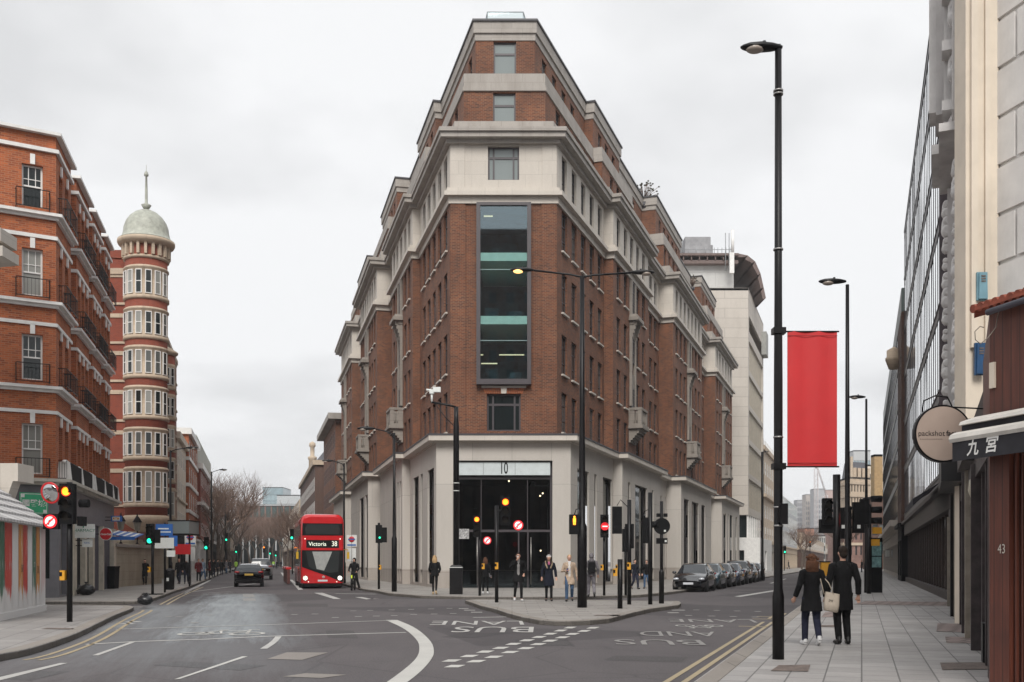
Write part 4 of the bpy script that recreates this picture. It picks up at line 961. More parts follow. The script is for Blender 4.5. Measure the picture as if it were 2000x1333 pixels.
fn = MB(); fn.lathe([(.12, 25.6), (.22, 25.75), (.34, 25.95), (.2, 26.0), (.1, 26.1), (.09, 27.0), (.06, 27.9), (.14, 27.95), (.16, 28.05), (.1, 28.2), (.02, 28.3), (.015, 28.7)], c3, 12); o = fn.build('finial', MATS['verdigris dome'], None, off=wloc(tw)); o.parent = dome
# second, smaller turret down the street
q = p1+DM*19; t2_ = MB(); t2_.lathe([(1.0, 3), (1.0, 19.6)], (q.x, q.y, 0), 24); t2_.build('rear_turret_walls', brickT, tw)
t2_ = MB()
for zb, h in tz[:5]: t2_.lathe([(1.01, zb-.4), (1.12, zb-.3), (1.03, zb-.1), (1.03, zb+h), (1.1, zb+h+.1), (1.01, zb+h+.35)], (q.x, q.y, 0), 24, cap=False)
t2_.lathe([(1.0, 19.5), (1.25, 19.7), (1.25, 19.85), (.02, 20.6)], (q.x, q.y, 0), 24); t2_.build('rear_turret_stonework', tanT, tw)
for zb, h in tz[:5]:
    for j in range(5):
        a = R(-130+j*26); cpt = Vector((q.x+math.cos(a)*1.05, q.y+math.sin(a)*1.05)); dv = Vector((-math.sin(a), math.cos(a))); WT.put(cpt-dv, cpt+dv, 1, zb, .4, h, .03, 'thin', fm=white)
rf = MB(); rf.addmesh([(-36, 70.9, 23.2), (-27, 70.9, 22.6), (-30.5, 82, 22.6), (-36, 82, 23.2), (-36, 75, 25.6), (-29.5, 75, 24.6)], [(0, 1, 5, 4), (1, 2, 5), (2, 3, 4, 5), (0, 4, 3)]); rf.build('roof', pm('clay roof', (.25, .09, .05), .8, var=.3), tw)
cr_ = MB()
for i in range(9): cr_.box(-36+i*.7, 74.9, 24.6+(i < 12)*.45-.0*i, -35.7+i*.7, 75.1, 25.45-i*.06)
cr_.build('ridge_cresting', MATS['clay roof'], tw)
pb = MB(); wall(pb, (-36, ty-.3), (-25.7, ty-.3), .1, 3.0); wall(pb, (-25.7, ty-.3), (-25.7+DM.x*34, ty-.3+DM.y*34), .1, 3.0); pb.prism([(-36, ty-.35), (-25.6, ty-.35), (-25.6, ty), (-36, ty)], 2.95, 3.1)
pb.build('stone_plinth', stone('stained yellow plinth', (.38, .33, .25), 1.2, .5, .7, .7), tw)
WT.finish()
# stained yard wall before it
yw = thing('stone_yard_wall', 'low stained stone wall with coping before the striped corner building', 'wall', (-25, 57.5, 0), world=True)
mb = MB(); mb.prism([(-32, 57.3), (-22.2, 57.3), (-22.9, 60.5), (-23.6, 69), (-32, 69)], .1, 2.45); mb.build('wall', MATS['stained yellow plinth'], yw)
mb = MB(); mb.prism([(-32, 57.15), (-22.05, 57.15), (-22.75, 60.5), (-23.45, 69.1), (-32, 69.1)], 2.45, 2.62); mb.build('coping', stoneG, yw)
def cast_lamp(px, py, Y, lab):
    r = thing('lantern_lamp', lab, 'lamp', P(px, py, Y), group='old iron lanterns on the yard wall'); r.location.z = 2.6
    mb = MB(); mb.tube([(0, 0, 0), (0, 0, .75)], .035, 8); mb.lathe([(.1, 0), (.05, .1)], seg=8); mb.build('post', black, r)
    mb = MB(); mb.lathe([(.06, .75), (.15, .8), (.24, 1.25)], seg=6, sm=False); mb.build('lantern', pm('lantern glass', (.22, .21, .18), .3), r)
    mb = MB(); mb.lathe([(.3, 1.25), (.14, 1.5), (.05, 1.62), (.02, 1.75)], seg=6, sm=False); mb.build('cap', black, r)
cast_lamp(236, 1060, 57.6, 'old iron lantern on the yard wall, the left one behind the brick shops'); cast_lamp(268, 1060, 59, 'old iron lantern on the yard wall, the right one under the turret')
# ---- left street, further on
def ups(n, z0=5.0, p=3.3, h=1.8): return [(z0+i*p, h) for i in range(n)]
row('cream_terrace', 'cream stucco terrace with dark slate box on top beside the small round turret', 'L', 104.5, 117, 14.6, cream, ups(3), 1.0, 2.4, LL, shop=blackM, bandm=cream, bands_=((8, 8.2, .2),))
row('roof_plant_room', 'dark grey box-like plant room above the cream terrace', 'L', 106, 113, 16.6, pm('grey cladding', (.2, .21, .22)), [], 1, 3, (-10, -.2475), z0=14.9, near=False)
row('banded_building', 'tall red brick building with thick white bands and white gable top', 'L', 117.1, 134, 16.6, brickR, ups(4, 4.8, 3.0, 1.7), 1.1, 3.0, (-8.0, -.2475), shop=white, bandm=white, bands_=((7.2, 7.6, .15), (10.2, 10.6, .15), (13.2, 13.6, .15)))
row('red_bay_building', 'red brick building with white cornices, third beyond the cream terrace', 'L', 134.1, 160, 14.2, brickT, ups(3), 1.2, 3.2, (-7.6, -.2475), shop=white, bandm=white, bands_=((9, 9.4, .5),))
row('white_black_building', 'narrow white building with black window columns where the left trees begin', 'L', 160.1, 182, 11.5, white, ups(2), 2.0, 3.0, (-7.4, -.2475), shop=blackM, fm=black)
row('concrete_block', 'plain grey concrete block rising behind the red and white buildings', 'L', 165, 215, 22, stone('concrete', (.33, .325, .28), 3, 3, .8, .4), [], 1, 4, (-10, -.2475), z0=8, near=True, dep=20)
row('brown_terrace', 'long brown terrace behind the bare trees of the left street', 'L', 182.1, 262, 13.5, brickD, ups(3), 1.3, 3.5, (-7.2, -.2475), shop=tanT, bandm=tanT, cap_=60)
row('tan_terrace', 'tan stone terrace at the far end of the left street', 'L', 262.1, 350, 12, tanT, ups(2), 1.5, 4, (-7.2, -.2475), shop=brickD, cap_=60)
# behind the wedge, along its left flank
LR = (10.8-.0, -.249)
row('corniced_brick_building', 'brown brick building with heavy pale cornice just beyond the wedge building', 'R', 121, 142, 18.8, brickM, ups(4, 5.3, 3.3, 2.0), 1.1, 2.3, (9.35, -.2497), shop=tanT, bandm=stoneG, corn=.9, near=True, dep=16, gm=glassD, fm=frameD, style='steel', roofm=lead)
r_, *_ = row('slate_roof_building', 'dark slate-roofed building with small stone turret behind bare branches', 'R', 150, 200, 16.2, brickD, ups(3, 5, 3.5, 2.0), 1.3, 3, (8.6, -.2497), shop=tanT, bandm=tanT, dep=16, cap_=60)
mb = MB(); q = Vector((8.6-.2497*168, 168)); mb.lathe([(.6, 12), (.6, 18.2), (.75, 18.4), (.75, 18.7), (.35, 18.9), (.35, 20.3), (.55, 20.5), (.5, 21.0), (.02, 21.3)], (q.x+.6, q.y, 0), 12); mb.build('turret', tanT, r_)
mb = MB(); mb.addmesh([(-29, 151, 16.3), (-14, 151, 16.3), (-24, 198, 16.3), (-41, 198, 16.3), (-27, 155, 20), (-18, 155, 20), (-28, 194, 20), (-36, 194, 20)], [(0, 1, 5, 4), (1, 2, 6, 5), (2, 3, 7, 6), (3, 0, 4, 7), (4, 5, 6, 7)]); mb.build('slate_roof', pm('slate', (.075, .075, .085), .6, var=.2), r_)
row('pale_far_terrace', 'pale terrace far down the left street beyond the bus', 'R', 205, 330, 14, tanT, ups(3), 1.3, 3.6, (8.6, -.2497), shop=brickD, cap_=60)
# end of the street
def slab_building(name, label, x0, x1, ytop, Y, wm, rows_=(), dep=20, gm=None, bandm=None, nwin=8, style='plain', z0=.1, cap_=60, wfrac=.8, fm=frameD, yaw=0):
    a = P(x0, ytop, Y); b = P(x1, ytop, Y); root = thing(name, label, 'building', (a.x, Y, 0), world=True); W_ = Wins(root, cap_); mb = MB()
    Lw = b.x-a.x; wd = Lw/nwin*wfrac; hs = [(Lw*(i+.5)/nwin-wd/2, Lw*(i+.5)/nwin+wd/2, za, zb) for i in range(nwin) for za, zb in rows_]
    p = [Vector((a.x, Y)), Vector((b.x, Y+yaw)), Vector((b.x, Y+dep)), Vector((a.x, Y+dep))]
    wall(mb, p[0], p[1], z0, a.z, hs, .3); wall(mb, p[1], p[2], z0, a.z); wall(mb, p[2], p[3], z0, a.z); wall(mb, p[3], p[0], z0, a.z); mb.build('walls', wm, root)
    for i in range(nwin):
        for za, zb in rows_: W_.put(p[0], p[1], Lw*(i+.5)/nwin, za, wd, zb-za, .3, style, fm=fm, gm=gm)
    mb = MB(); mb.prism([tuple(q) for q in p], a.z-.4, a.z+.02); mb.build('roof', lead, root)
    if bandm:
        mb = MB()
        for za, zb in rows_: mb.prism([tuple(q) for q in offl([p[3], p[0], p[1], p[2]], .25)], zb+.15, min(zb+.75, a.z-.1))
        mb.build('bands', bandm, root)
    W_.finish(); return root
paleG = pm('pale grey cladding', (.42, .44, .45), .6, var=.1); brickF = pm('brown facade', (.19, .11, .09), .8, var=.3, sc_=.3)
slab_building('street_end_block', 'wide brown block with pale bands and glazed top closing the left street', 470, 590, 985, 330, brickF, [(15.8, 19.4)], bandm=paleG, nwin=10, gm=glassG, cap_=10, dep=30)
mb = MB(); rr_ = thing('glazed_hall', 'dark glazed hall with thin pale columns at the very end of the left street', 'building', (-78, 326, 0), world=True)
mb.box(-90, 326.2, .1, -64, 329, 9.5); mb.build('glass_wall', glassD, rr_); mb = MB()
for i in range(13): mb.box(-90+i*2.1, 325.7, .1, -89.6+i*2.1, 326.19, 10)
mb.build('columns', paleG, rr_)
glT = pm('hazy blue tower glass', (.23, .31, .34), .15, var=.15, sc_=.2)  # distance haze is put into the tower's pale colours
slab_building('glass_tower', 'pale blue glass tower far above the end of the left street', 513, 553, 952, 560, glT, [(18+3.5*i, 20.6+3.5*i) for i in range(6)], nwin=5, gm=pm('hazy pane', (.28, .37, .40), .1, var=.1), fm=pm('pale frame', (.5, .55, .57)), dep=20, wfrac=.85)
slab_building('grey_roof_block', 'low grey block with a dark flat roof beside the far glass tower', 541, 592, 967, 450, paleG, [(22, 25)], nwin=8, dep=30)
# ---- white concrete block behind the wedge (right)
wc = thing('white_office_block', 'tall windowless white office block with brown roof canopy and rooftop plant', 'office building', (30, 130, 0), world=True)
cw = stone('cream concrete panels', (.52, .475, .425), 6.0, 1.25, .8, .28, ms=.05); fx = Vector((.3232, .9463)); fn_ = Vector((.9463, -.3232))
C1 = Vector((30, 130)); C0 = C1-Vector((16, 0)); C2 = C1+fx*21.0
mb = MB(); wall(mb, C0, C1, 7.5, 36.3); wall(mb, C1, C2, 7.5, 36.3, [(1.0, 20.2, 8.5+i*4.4, 12.2+i*4.4) for i in range(5)]+[(1.0, 20.2, 31, 33)], .25); wall(mb, C2, C2-Vector((16, 0)), 7.5, 36.3); mb.prism([tuple(C0), tuple(C1), tuple(C2), tuple(C2-Vector((16, 0)))], 36.0, 36.32); mb.build('walls', cw, wc)
mb = MB(); q0 = C1-fn_*.25
for i in range(5): a, b = q0+fx*1, q0+fx*20.2; wall(mb, a, b, 8.5+i*4.4, 12.2+i*4.4)
mb.build('side_panels', pm('yellowed panel', (.45, .39, .30), .7, var=.15, grime=.3), wc)
mb = MB(); a, b = C1+fn_*.3+fx*1, C2+fn_*.3; wall(mb, C0-Vector((0, -.6)), C1-Vector((0, -.6)), 4.6, 7.5); wall(mb, C1+Vector((0, .6)), C2, 4.6, 7.5); mb.build('window_band', glassD, wc)
mb = MB()
for i in range(9): p = C1+fx*(i*2.6)+Vector((0, .4)); mb.box(p.x-.12, p.y-.12, 4.6, p.x+.12, p.y+.12, 7.5)
for i in range(4): p = C1-Vector((i*2.6+1.3, -.45)); mb.box(p.x-.12, p.y-.12, 4.6, p.x+.12, p.y+.12, 7.5)
split(mb, 'mullion', white, wc, wloc(wc))
mb = MB(); mb.prism([tuple(C0+fn_*.2-Vector((0, 1))), tuple(C1+fn_*1.2-Vector((0, 1))), tuple(C2+fn_*1.2), tuple(C2-Vector((16, 0)))], 4.3, 4.6)
p, q = C1+fn_*1.2-Vector((0, 1)), C2+fn_*1.2; p_ = C0+fn_*.2-Vector((0, 1)); wall(mb, p_, p, .1, 4.3, [(8, 10, .1, 3), (11, 15, .5, 3)], .3); wall(mb, p, q, .1, 4.3, [(2, 6, .4, 3.0), (9, 12, .4, 3)], .3); mb.build('shop_base', white, wc)
mb = MB(); wall(mb, p_+Vector((0, .3)), p+Vector((0, .3)), .1, 4.2); wall(mb, p-fn_*.3, q-fn_*.3, .1, 4.2); mb.build('shop_glazing', glassD, wc)
mb = MB(); a = C1+fx*18+fn_*.0; mb.prism([tuple(a), tuple(a+fx*3), tuple(a+fx*3+fn_*.7), tuple(a+fn_*.7)], 31.3, 34.6); mb.build('side_balcony', pm('grey mesh balcony', (.3, .3, .28)), wc)
mb = MB(); b0 = P(1322, 560, 136); b1 = P(1433, 560, 136); mb.box(b0.x, 136, 36.3, b1.x, 148, ZZ(515, 136)); mb.build('penthouse', stone('penthouse panels', (.5, .5, .49), 3, 2, .75, .2, ms=.04), wc)
cn_ = MB(); c0 = P(1318, 515, 135); c1 = P(1436, 515, 135); cn_.box(c0.x, 135, c0.z, c1.x+.4, 149, c0.z+.45); cn_.box(c0.x, 134.6, c0.z+.95, c1.x+.4, 149, c0.z+1.25)
for i in range(8): x = c0.x+i*1.05; cn_.box(x, 134.8, c0.z+.45, x+.15, 149, c0.z+.95)
pts = []
n_ = 10; base = Vector((c1.x+.4, 135))
cv = [(0, c0.z+1.25), (1.2, c0.z+1.0), (2.2, c0.z+.2), (2.9, c0.z-1.4), (3.3, c0.z-3.2), (3.6, c0.z-4.6)]
for (u0, za), (u1, zb) in zip(cv, cv[1:]): cn_.addmesh([(base.x+u0, 134.8, za), (base.x+u1, 134.8, zb), (base.x+u1, 149, zb), (base.x+u0, 149, za), (base.x+u0-.35, 134.8, za-.5), (base.x+u1-.4, 134.8, zb-.2), (base.x+u1-.4, 149, zb-.2), (base.x+u0-.35, 149, za-.5)], [(0, 1, 2, 3), (7, 6, 5, 4), (0, 4, 5, 1), (3, 2, 6, 7)])
cn_.build('roof_canopy', pm('brown canopy metal', (.13, .09, .08), .6, var=.15), wc)
mb = MB(); a = P(1338, 500, 140); b = P(1388, 463, 140); mb.box(a.x, 140, a.z-.5, b.x, 145, b.z); mb.box(b.x, 141, a.z-.5, b.x+.5, 144, b.z-.8); mb.build('water_tank', pm('grey tank', (.27, .27, .28), .7, var=.15, sc_=1), wc)
mb = MB()
for x in (1328, 1333, 1345, 1360, 1378, 1395, 1402, 1410, 1418, 1426): p = P(x, 497, 138); mb.tube([(p.x, 138, p.z), (p.x, 138, p.z+(.9 if x > 1340 else 2))], .04, 5)
p, q = P(1325, 488, 138), P(1428, 488, 138); mb.tube([p, q], .04, 5); mb.tube([p+Vector((0, 0, -.5)), q+Vector((0, 0, -.5))], .03, 5)
for x in (1417, 1424): p = P(x, 530, 134.5); mb.tube([(p.x, 134.5, p.z), (p.x, 134.5, p.z+5)], .06, 5)
mb.build('rooftop_railings', pm('grey metal pipes', (.25, .26, .27)), wc)
mb = MB(); p = P(1431, 497, 136); mb.lathe([(.2, 0), (.2, 3.2)], p, 10); p = P(1429, 512, 134.4); mb.box(p.x-.3, 134.2, p.z-1.5, p.x+.3, 134.5, p.z+1.2); mb.build('antennas', white, wc)
# ---- right street, beyond
RL = (-17.0+1.3, .3415)
row('stone_corner_building', 'pale stone building with carved cornice just past the white office block', 'L', 157, 179, 19.2, tanT, ups(5, 5, 3.4, 2.0), 1.3, 3.0, (-15.2, .3415), shop=stoneG, bandm=tanT, bands_=((11.5, 12, .6), (4.4, 4.9, .5)), dep=10)
row('glass_roof_building', 'grey building with curved green glass roof down the right street', 'L', 181, 232, 13.5, paleG, ups(3, 5, 3.2, 2.4), 2.6, 3.2, (-14.6, .3415), shop=tanT, gm=glassG, style='plain', dep=12, cap_=60)
gd = thing('curved_glass_roof', 'curved greenish glass roof above the grey building', 'roof', (55, 205, 0), world=True); mb = MB(); pr_ = [(12*math.cos(a)-8, 5.5*math.sin(a)) for a in [PI*i/10 for i in range(11)]]
for (a, za), (b, zb) in zip(pr_, pr_[1:]):
    xx = lambda Y, u: -14.6+.3415*Y-6+u*.5
    mb.face([(xx(183, a), 183, 13.6+za*.5), (xx(230, a), 230, 13.6+za*.5), (xx(230, b), 230, 13.6+zb*.5), (xx(183, b), 183, 13.6+zb*.5)])
mb.face([(-14.6+.3415*183-6+a*.5, 183, 13.6+z*.5) for a, z in pr_]); mb.build('glazing', pm('green roof glass', (.16, .27, .24), .2, var=.2, sc_=.3), gd)
row('terrace_beyond', 'mixed pale terrace far down the left side of the right street', 'L', 240, 420, 8.4, tanT, ups(1), 1.6, 4, (-14.0, .3415), shop=brickD, cap_=60)
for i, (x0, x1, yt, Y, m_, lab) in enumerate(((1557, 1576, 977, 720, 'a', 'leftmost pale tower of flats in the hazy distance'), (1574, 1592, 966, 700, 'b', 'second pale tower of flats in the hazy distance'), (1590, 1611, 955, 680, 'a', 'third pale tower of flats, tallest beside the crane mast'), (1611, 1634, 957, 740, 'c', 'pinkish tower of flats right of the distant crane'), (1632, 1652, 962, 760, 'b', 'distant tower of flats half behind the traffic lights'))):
    slab_building('flats_tower', lab, x0, x1, yt, Y, {'a': pm('hazy concrete', (.36, .36, .37)), 'b': pm('hazy tan', (.40, .36, .33)), 'c': pm('hazy pink', (.42, .30, .27))}[m_], [(9+3.5*k_, 11+3.5*k_) for k_ in range(10)], nwin=5, gm=pm('hazy dark pane', (.14, .15, .17), .3), dep=9, wfrac=.55, style='plain', cap_=40)  # wall and pane colours carry the distance haze
for i, (x0, x1, yt, Y, c_, lab) in enumerate(((1556, 1572, 1040, 400, (.38, .3, .25), 'low tan building at the far end of the right street'), (1572, 1590, 1032, 420, (.45, .2, .13), 'orange building at the far end of the right street'), (1590, 1612, 1046, 380, (.40, .40, .38), 'pale balconied building at the far end of the right street'), (1610, 1640, 1030, 450, (.36, .33, .32), 'grey building at the far end of the right street, behind the lights'), (1638, 1668, 1010, 430, (.30, .17, .13), 'brown building at the far end of the right street'))):
    slab_building('distant_building', lab, x0, x1, yt, Y, pm('distant wall %d' % i, c_, .7, var=.15, sc_=.3), [(2.5+3*k_, 4.3+3*k_) for k_ in range(3)], nwin=6, gm=glassD, dep=20, wfrac=.6, style='plain', cap_=20)
# cranes
def crane(px, ytop, Y, hz, lab, jib):
    b = P(px, 1097, Y); r = thing('tower_crane', lab, 'crane', (b.x, Y, 0)); mt = pm('pale crane steel', (.5, .45, .44)); H_ = ZZ(ytop, Y); mb = MB()
    for dx_, dy_ in ((-.9, -.9), (.9, -.9), (.9, .9), (-.9, .9)): mb.tube([(dx_, dy_, 0), (dx_, dy_, hz)], .16, 4)
    for i in range(int(hz/3)): mb.tube([(-.9, -.9, i*3), (.9, -.9, i*3+3)], .1, 4); mb.tube([(.9, -.9, i*3), (.9, .9, i*3+3)], .1, 4)
    mb.build('mast', mt, r); mb = MB(); mb.tube([(0, 0, hz), jib], .25, 4); mb.tube([(0, 0, hz+2.5), (jib[0]*.98, 0, jib[2]+.3)], .14, 4); mb.tube([(0, 0, hz), (0, 0, hz+3)], .5, 4); mb.tube([(0, 0, hz+3), (-6, 0, hz+1)], .2, 4)
    for i in range(9): f = i/9; mb.tube([(jib[0]*f, 0, hz+(jib[2]-hz)*f), (jib[0]*(f+.05), 0, hz+2.5+(jib[2]-hz-2.2)*(f+.05))], .1, 4)
    mb.build('jib', mt, r)
crane(1594, 930, 600, 56, 'pale tower crane rising in front of the distant flats', (-3, 0, 72)); crane(1616, 940, 640, 40, 'second tower crane with raised jib right of the first', (-12, 0, 78))
# right side of the right street, far
r_ = slab_building('ornate_stone_building', 'ornate stone building with slate mansard and pale dormers beyond the black glass block', 1661, 1709, 932, 240, tanT, [(10.8, 12.8), (14.6, 16.6), (18.0, 19.6)], bandm=tanT, nwin=6, dep=8, wfrac=.45, style='plain', yaw=3)
a_ = P(1663, 932, 240); b_ = P(1707, 932, 240); mb = MB(); mb.addmesh([(a_.x, 240.4, a_.z), (b_.x, 243.2, a_.z), (b_.x, 247, a_.z), (a_.x, 247, a_.z), (a_.x+.6, 242.5, a_.z+3.8), (b_.x-.6, 244.5, a_.z+3.8), (b_.x-.6, 247, a_.z+3.8), (a_.x+.6, 247, a_.z+3.8)], [(0, 1, 5, 4), (1, 2, 6, 5), (2, 3, 7, 6), (3, 0, 4, 7), (4, 5, 6, 7)]); mb.build('mansard_roof', MATS['slate'], r_)
mb = MB()
for i in range(4): x = a_.x+.5+i*1.3; mb.box(x, 240.2+i*.7, a_.z+.02, x+.75, 243, a_.z+2.2)
mb.box(a_.x-.1, 240.2, a_.z, a_.x+.4, 241.4, a_.z+4.8); split(mb, 'dormer', tanT, r_, wloc(r_))
slab_building('brown_brick_shops', 'brown brick building with pale window surrounds below the ornate stone one', 1648, 1716, 1008, 226, brickF, [(3.0, 5.0), (6.4, 8.4)], bandm=tanT, nwin=7, dep=6, wfrac=.35, style='plain')
slab_building('cream_high_block', 'tall cream block behind the mansard building and the yellow chimney stack', 1688, 1730, 908, 262, cream, [(14+4*i, 16+4*i) for i in range(3)], nwin=3, dep=5, cap_=10)
slab_building('brown_block', 'brown block under the yellow chimney stack', 1703, 1730, 970, 190, brickD, [(3, 5), (6.5, 8.5)], nwin=2, dep=5, cap_=10)
slab_building('yellow_brick_stack', 'yellow brick chimney stack next to the black glass block', 1708, 1724, 888, 194, pm('yellow brick', (.36, .24, .12), .8, var=.12, sc_=2), [], nwin=1, dep=2)
slab_building('hazy_glass_block', 'hazy pale glass block above the mansard roof', 1667, 1700, 880, 420, pm('hazy glass', (.45, .46, .46), .4), [(20+4*i, 23+4*i) for i in range(6)], nwin=6, gm=pm('hazy pane', (.5, .53, .55), .2), dep=5, style='plain', cap_=40)  # pale colours with the far haze mixed in
# ---- black glass block
FL = (3.25, .3415)
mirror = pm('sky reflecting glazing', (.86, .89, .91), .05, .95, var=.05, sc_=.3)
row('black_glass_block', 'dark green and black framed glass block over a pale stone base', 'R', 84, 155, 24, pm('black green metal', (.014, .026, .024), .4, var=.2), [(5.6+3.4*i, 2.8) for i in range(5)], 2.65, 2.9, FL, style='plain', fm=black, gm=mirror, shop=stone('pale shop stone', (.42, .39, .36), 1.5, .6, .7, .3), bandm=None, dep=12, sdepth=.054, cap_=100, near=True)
g2 = thing('stone_shop_ledge', 'pale stone ledge running below the black glass block', 'ledge', (32, 84, 0), world=True); mb = MB(); A_, B_ = Vector((3.25+.3415*83.8, 83.8)), Vector((3.25+.3415*155, 155)); nn = Vector((-.946, .323)); mb.prism([tuple(A_-nn*.2), tuple(A_+nn*.9), tuple(B_+nn*.9), tuple(B_-nn*.2)], 4.5, 5.0); mb.build('slab', stoneW, g2)
for i, (x0, x1, Y, lab) in enumerate(((1727, 1736, 120, 'farthest small white shop sign below the black glass block'), (1738, 1750, 110, 'grey shop sign between two white ones below the black glass block'), (1752, 1762, 104, 'white shop sign below the black glass block'), (1764, 1780, 96, 'nearest white box sign below the black glass block'))):
    a = P(x0, 1075, Y); b = P(x1, 1088, Y); r = thing('box_sign', lab, 'sign', ((a.x+b.x)/2, Y-.5, b.z)); mb = MB(); mb.box(-(b.x-a.x)/2, -.1, 0, (b.x-a.x)/2, .1, a.z-b.z); mb.build('panel', signW if i != 1 else paleG, r); mb = MB(); mb.box(-(b.x-a.x)/2-.04, -.08, -.04, (b.x-a.x)/2+.04, .12, -.003); mb.box(-(b.x-a.x)/2-.04, -.08, a.z-b.z+.003, (b.x-a.x)/2+.04, .12, a.z-b.z+.04); mb.build('frame', black, r)
r_, *_ = row('brown_brick_strip', 'narrow dark brown brick building with curved balcony top between the glass buildings', 'R', 76.2, 83.8, 20.2, brickD, [(6+3.2*i, 1.6) for i in range(4)], .8, 2.5, (2.95, .3415), fm=black, style='thin', dep=12, shop=blackM)
mb = MB(); q = Vector((2.6+.3415*83, 83)); mb.lathe([(.4, 17.2), (.6, 17.8), (.65, 17.9), (.65, 18.1), (.55, 18.15), (.55, 18.7), (.03, 19.0)], (q.x-.0, q.y, 0), 16); mb.build('curved_balcony', tanT, r_)
# ---- long curtain wall building
cwb = thing('curtain_wall_building', 'tall office building with sky-reflecting curtain wall on the right', 'office building', (3.25+.3415*35.5, 35.5, 0), world=True)
A_ = Vector((3.25+.3415*35.2, 35.2)); B_ = Vector((3.25+.3415*76.1, 76.1)); D_ = (B_-A_).normalized(); N_ = Vector((-D_.y, D_.x)); Lw = (B_-A_).length
mb = MB(); mb.prism([tuple(A_-N_*.06), tuple(B_-N_*.06), tuple(B_-N_*14), tuple(A_-N_*14)], 4.6, 25.85); mb.build('core', blackM, cwb)
npn = 32; fl_h = 3.5
cnt = 0; frm = MB()
for i in range(npn+1): p = A_+D_*(Lw*i/npn); M = Matrix.Translation((p.x, p.y, 0)) @ Matrix.Rotation(math.atan2(D_.y, D_.x), 4, 'Z'); frm.box(-.035, .0, 4.9, .035, .075, 25.9, mat=M)
for j in range(7):
    z = 4.9+j*fl_h; M = Matrix.Translation((A_.x, A_.y, 0)) @ Matrix.Rotation(math.atan2(D_.y, D_.x), 4, 'Z'); frm.box(0, .02, z-.3, Lw, .085, z+.25, mat=M); frm.box(0, .086, z+.1, Lw, .12, z+.16, mat=M)
frm.build('frame', pm('dark purple frame', (.05, .045, .052), .4), cwb)
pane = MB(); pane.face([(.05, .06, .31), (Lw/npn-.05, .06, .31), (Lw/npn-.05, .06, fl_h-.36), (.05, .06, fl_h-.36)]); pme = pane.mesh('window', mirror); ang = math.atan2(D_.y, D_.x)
rest = MB()
for i in range(npn):
    for j in range(6):
        p = A_+D_*(Lw*i/npn); tilt = random.uniform(-.006, .006)
        if i < 16:
            o = bpy.data.objects.new('window', pme); COL.objects.link(o); o.parent = cwb; o.location = Vector((p.x, p.y, 4.9+j*fl_h))-cwb.location; o.rotation_euler = (tilt, 0, ang+tilt)
        else: rest.add(pane, Matrix.Translation((p.x, p.y, 4.9+j*fl_h)) @ Matrix.Rotation(ang+tilt, 4, 'Z'))
rest.build('far_windows', mirror, cwb, kind='stuff')
sf = MB(); M = Matrix.Translation((A_.x, A_.y, 0)) @ Matrix.Rotation(ang, 4, 'Z'); sf.box(0, -3, 3.5, Lw, .10, 4.55, mat=M); sf.box(0, .10, 4.3, Lw, .30, 4.5, mat=M)
for i in range(25): sf.box(i*Lw/24-.05, -.3, .12, i*Lw/24+.05, -.16, 3.5, mat=M)
sf.box(0, -.25, .12, Lw, 0, .45, mat=M); sf.build('shopfront', pm('dark bronze shopfront', (.035, .024, .022), .5, var=.2), cwb)
sf = MB(); sf.box(0, -.4, .12, Lw, -.22, 3.5, mat=M); sf.build('shop_glazing', glassmat('shop window glass', (.09, .065, .05), .05, .9), cwb)  # warm interior reflection is put into the brown glass colour

# ---- unseen blocks added behind the camera to darken the office glass reflections
for nm_, lab_, x0, x1, y0_, y1_, zt in (('reflected_tower', 'unseen dark tower added behind the viewer, mirrored in the tall glazed bay', -16, 12, -95, -72, 62), ('reflected_terrace', 'unseen dark brick terrace added behind the viewer, mirrored in the entrance glass', -70, 60, -60, -46, 21)):
    r_ = thing(nm_, lab_, 'building', ((x0+x1)/2, y1_, 0), world=True); mb = MB(); hs = [(2+i*3.2, 3.4+i*3.2, 3+j*3.5, 5+j*3.5) for i in range(int((x1-x0-4)/3.2)) for j in range(int(zt/3.5)-1)]
    wall(mb, (x1, y1_), (x0, y1_), 0, zt, hs, .3); wall(mb, (x0, y1_), (x0, y0_), 0, zt); wall(mb, (x1, y0_), (x1, y1_), 0, zt); mb.prism([(x0+.4, y0_), (x1-.4, y0_), (x1-.4, y1_-.3), (x0+.4, y1_-.3)], 0, zt-.1, 1); mb.build('walls', [brickD, glassD], r_)
# ================================================================= NEAR RIGHT SHOPS
woodB = None
def woodmat():
    m, t, b = newmat('brown stained boards'); uv = coords(t)
    f = noise(t, uv, 3, 6, .7, (6, .35, 1)); f2 = noise(t, uv, 1.1, 3, .6); wv = t.nodes.new('ShaderNodeTexWave'); wv.inputs['Scale'].default_value = 2.4; wv.inputs['Distortion'].default_value = .0; t.links.new(uv, wv.inputs['Vector'])
    c = mixc(t, ramp(t, f, .3, .7), (.075, .020, .013), (.15, .043, .024)); c = mixc(t, ramp(t, f2, .4, .7, 0, .5), c, (.05, .018, .014))
    c = mixc(t, ramp(t, wv.outputs['Fac'], .0, .05, .75, 0), c, (.02, .008, .006)); t.links.new(c, b.inputs['Base Color']); b.inputs['Roughness'].default_value = .55; bump(t, b, f, .2, .004); return m
woodB = woodmat()
ns_ = thing('corner_restaurant', 'brown boarded restaurant front with clay tile coping and number 43 at the right edge', 'restaurant', (5.62, 12, 0), world=True)
Wn = Vector((.3, -1)).normalized(); Wo = Vector((Wn.y, -Wn.x))                       # wall direction and its outward normal
Q0 = Vector((5.6, 12.0)); bk_d = Vector((.4350, 1)).normalized()
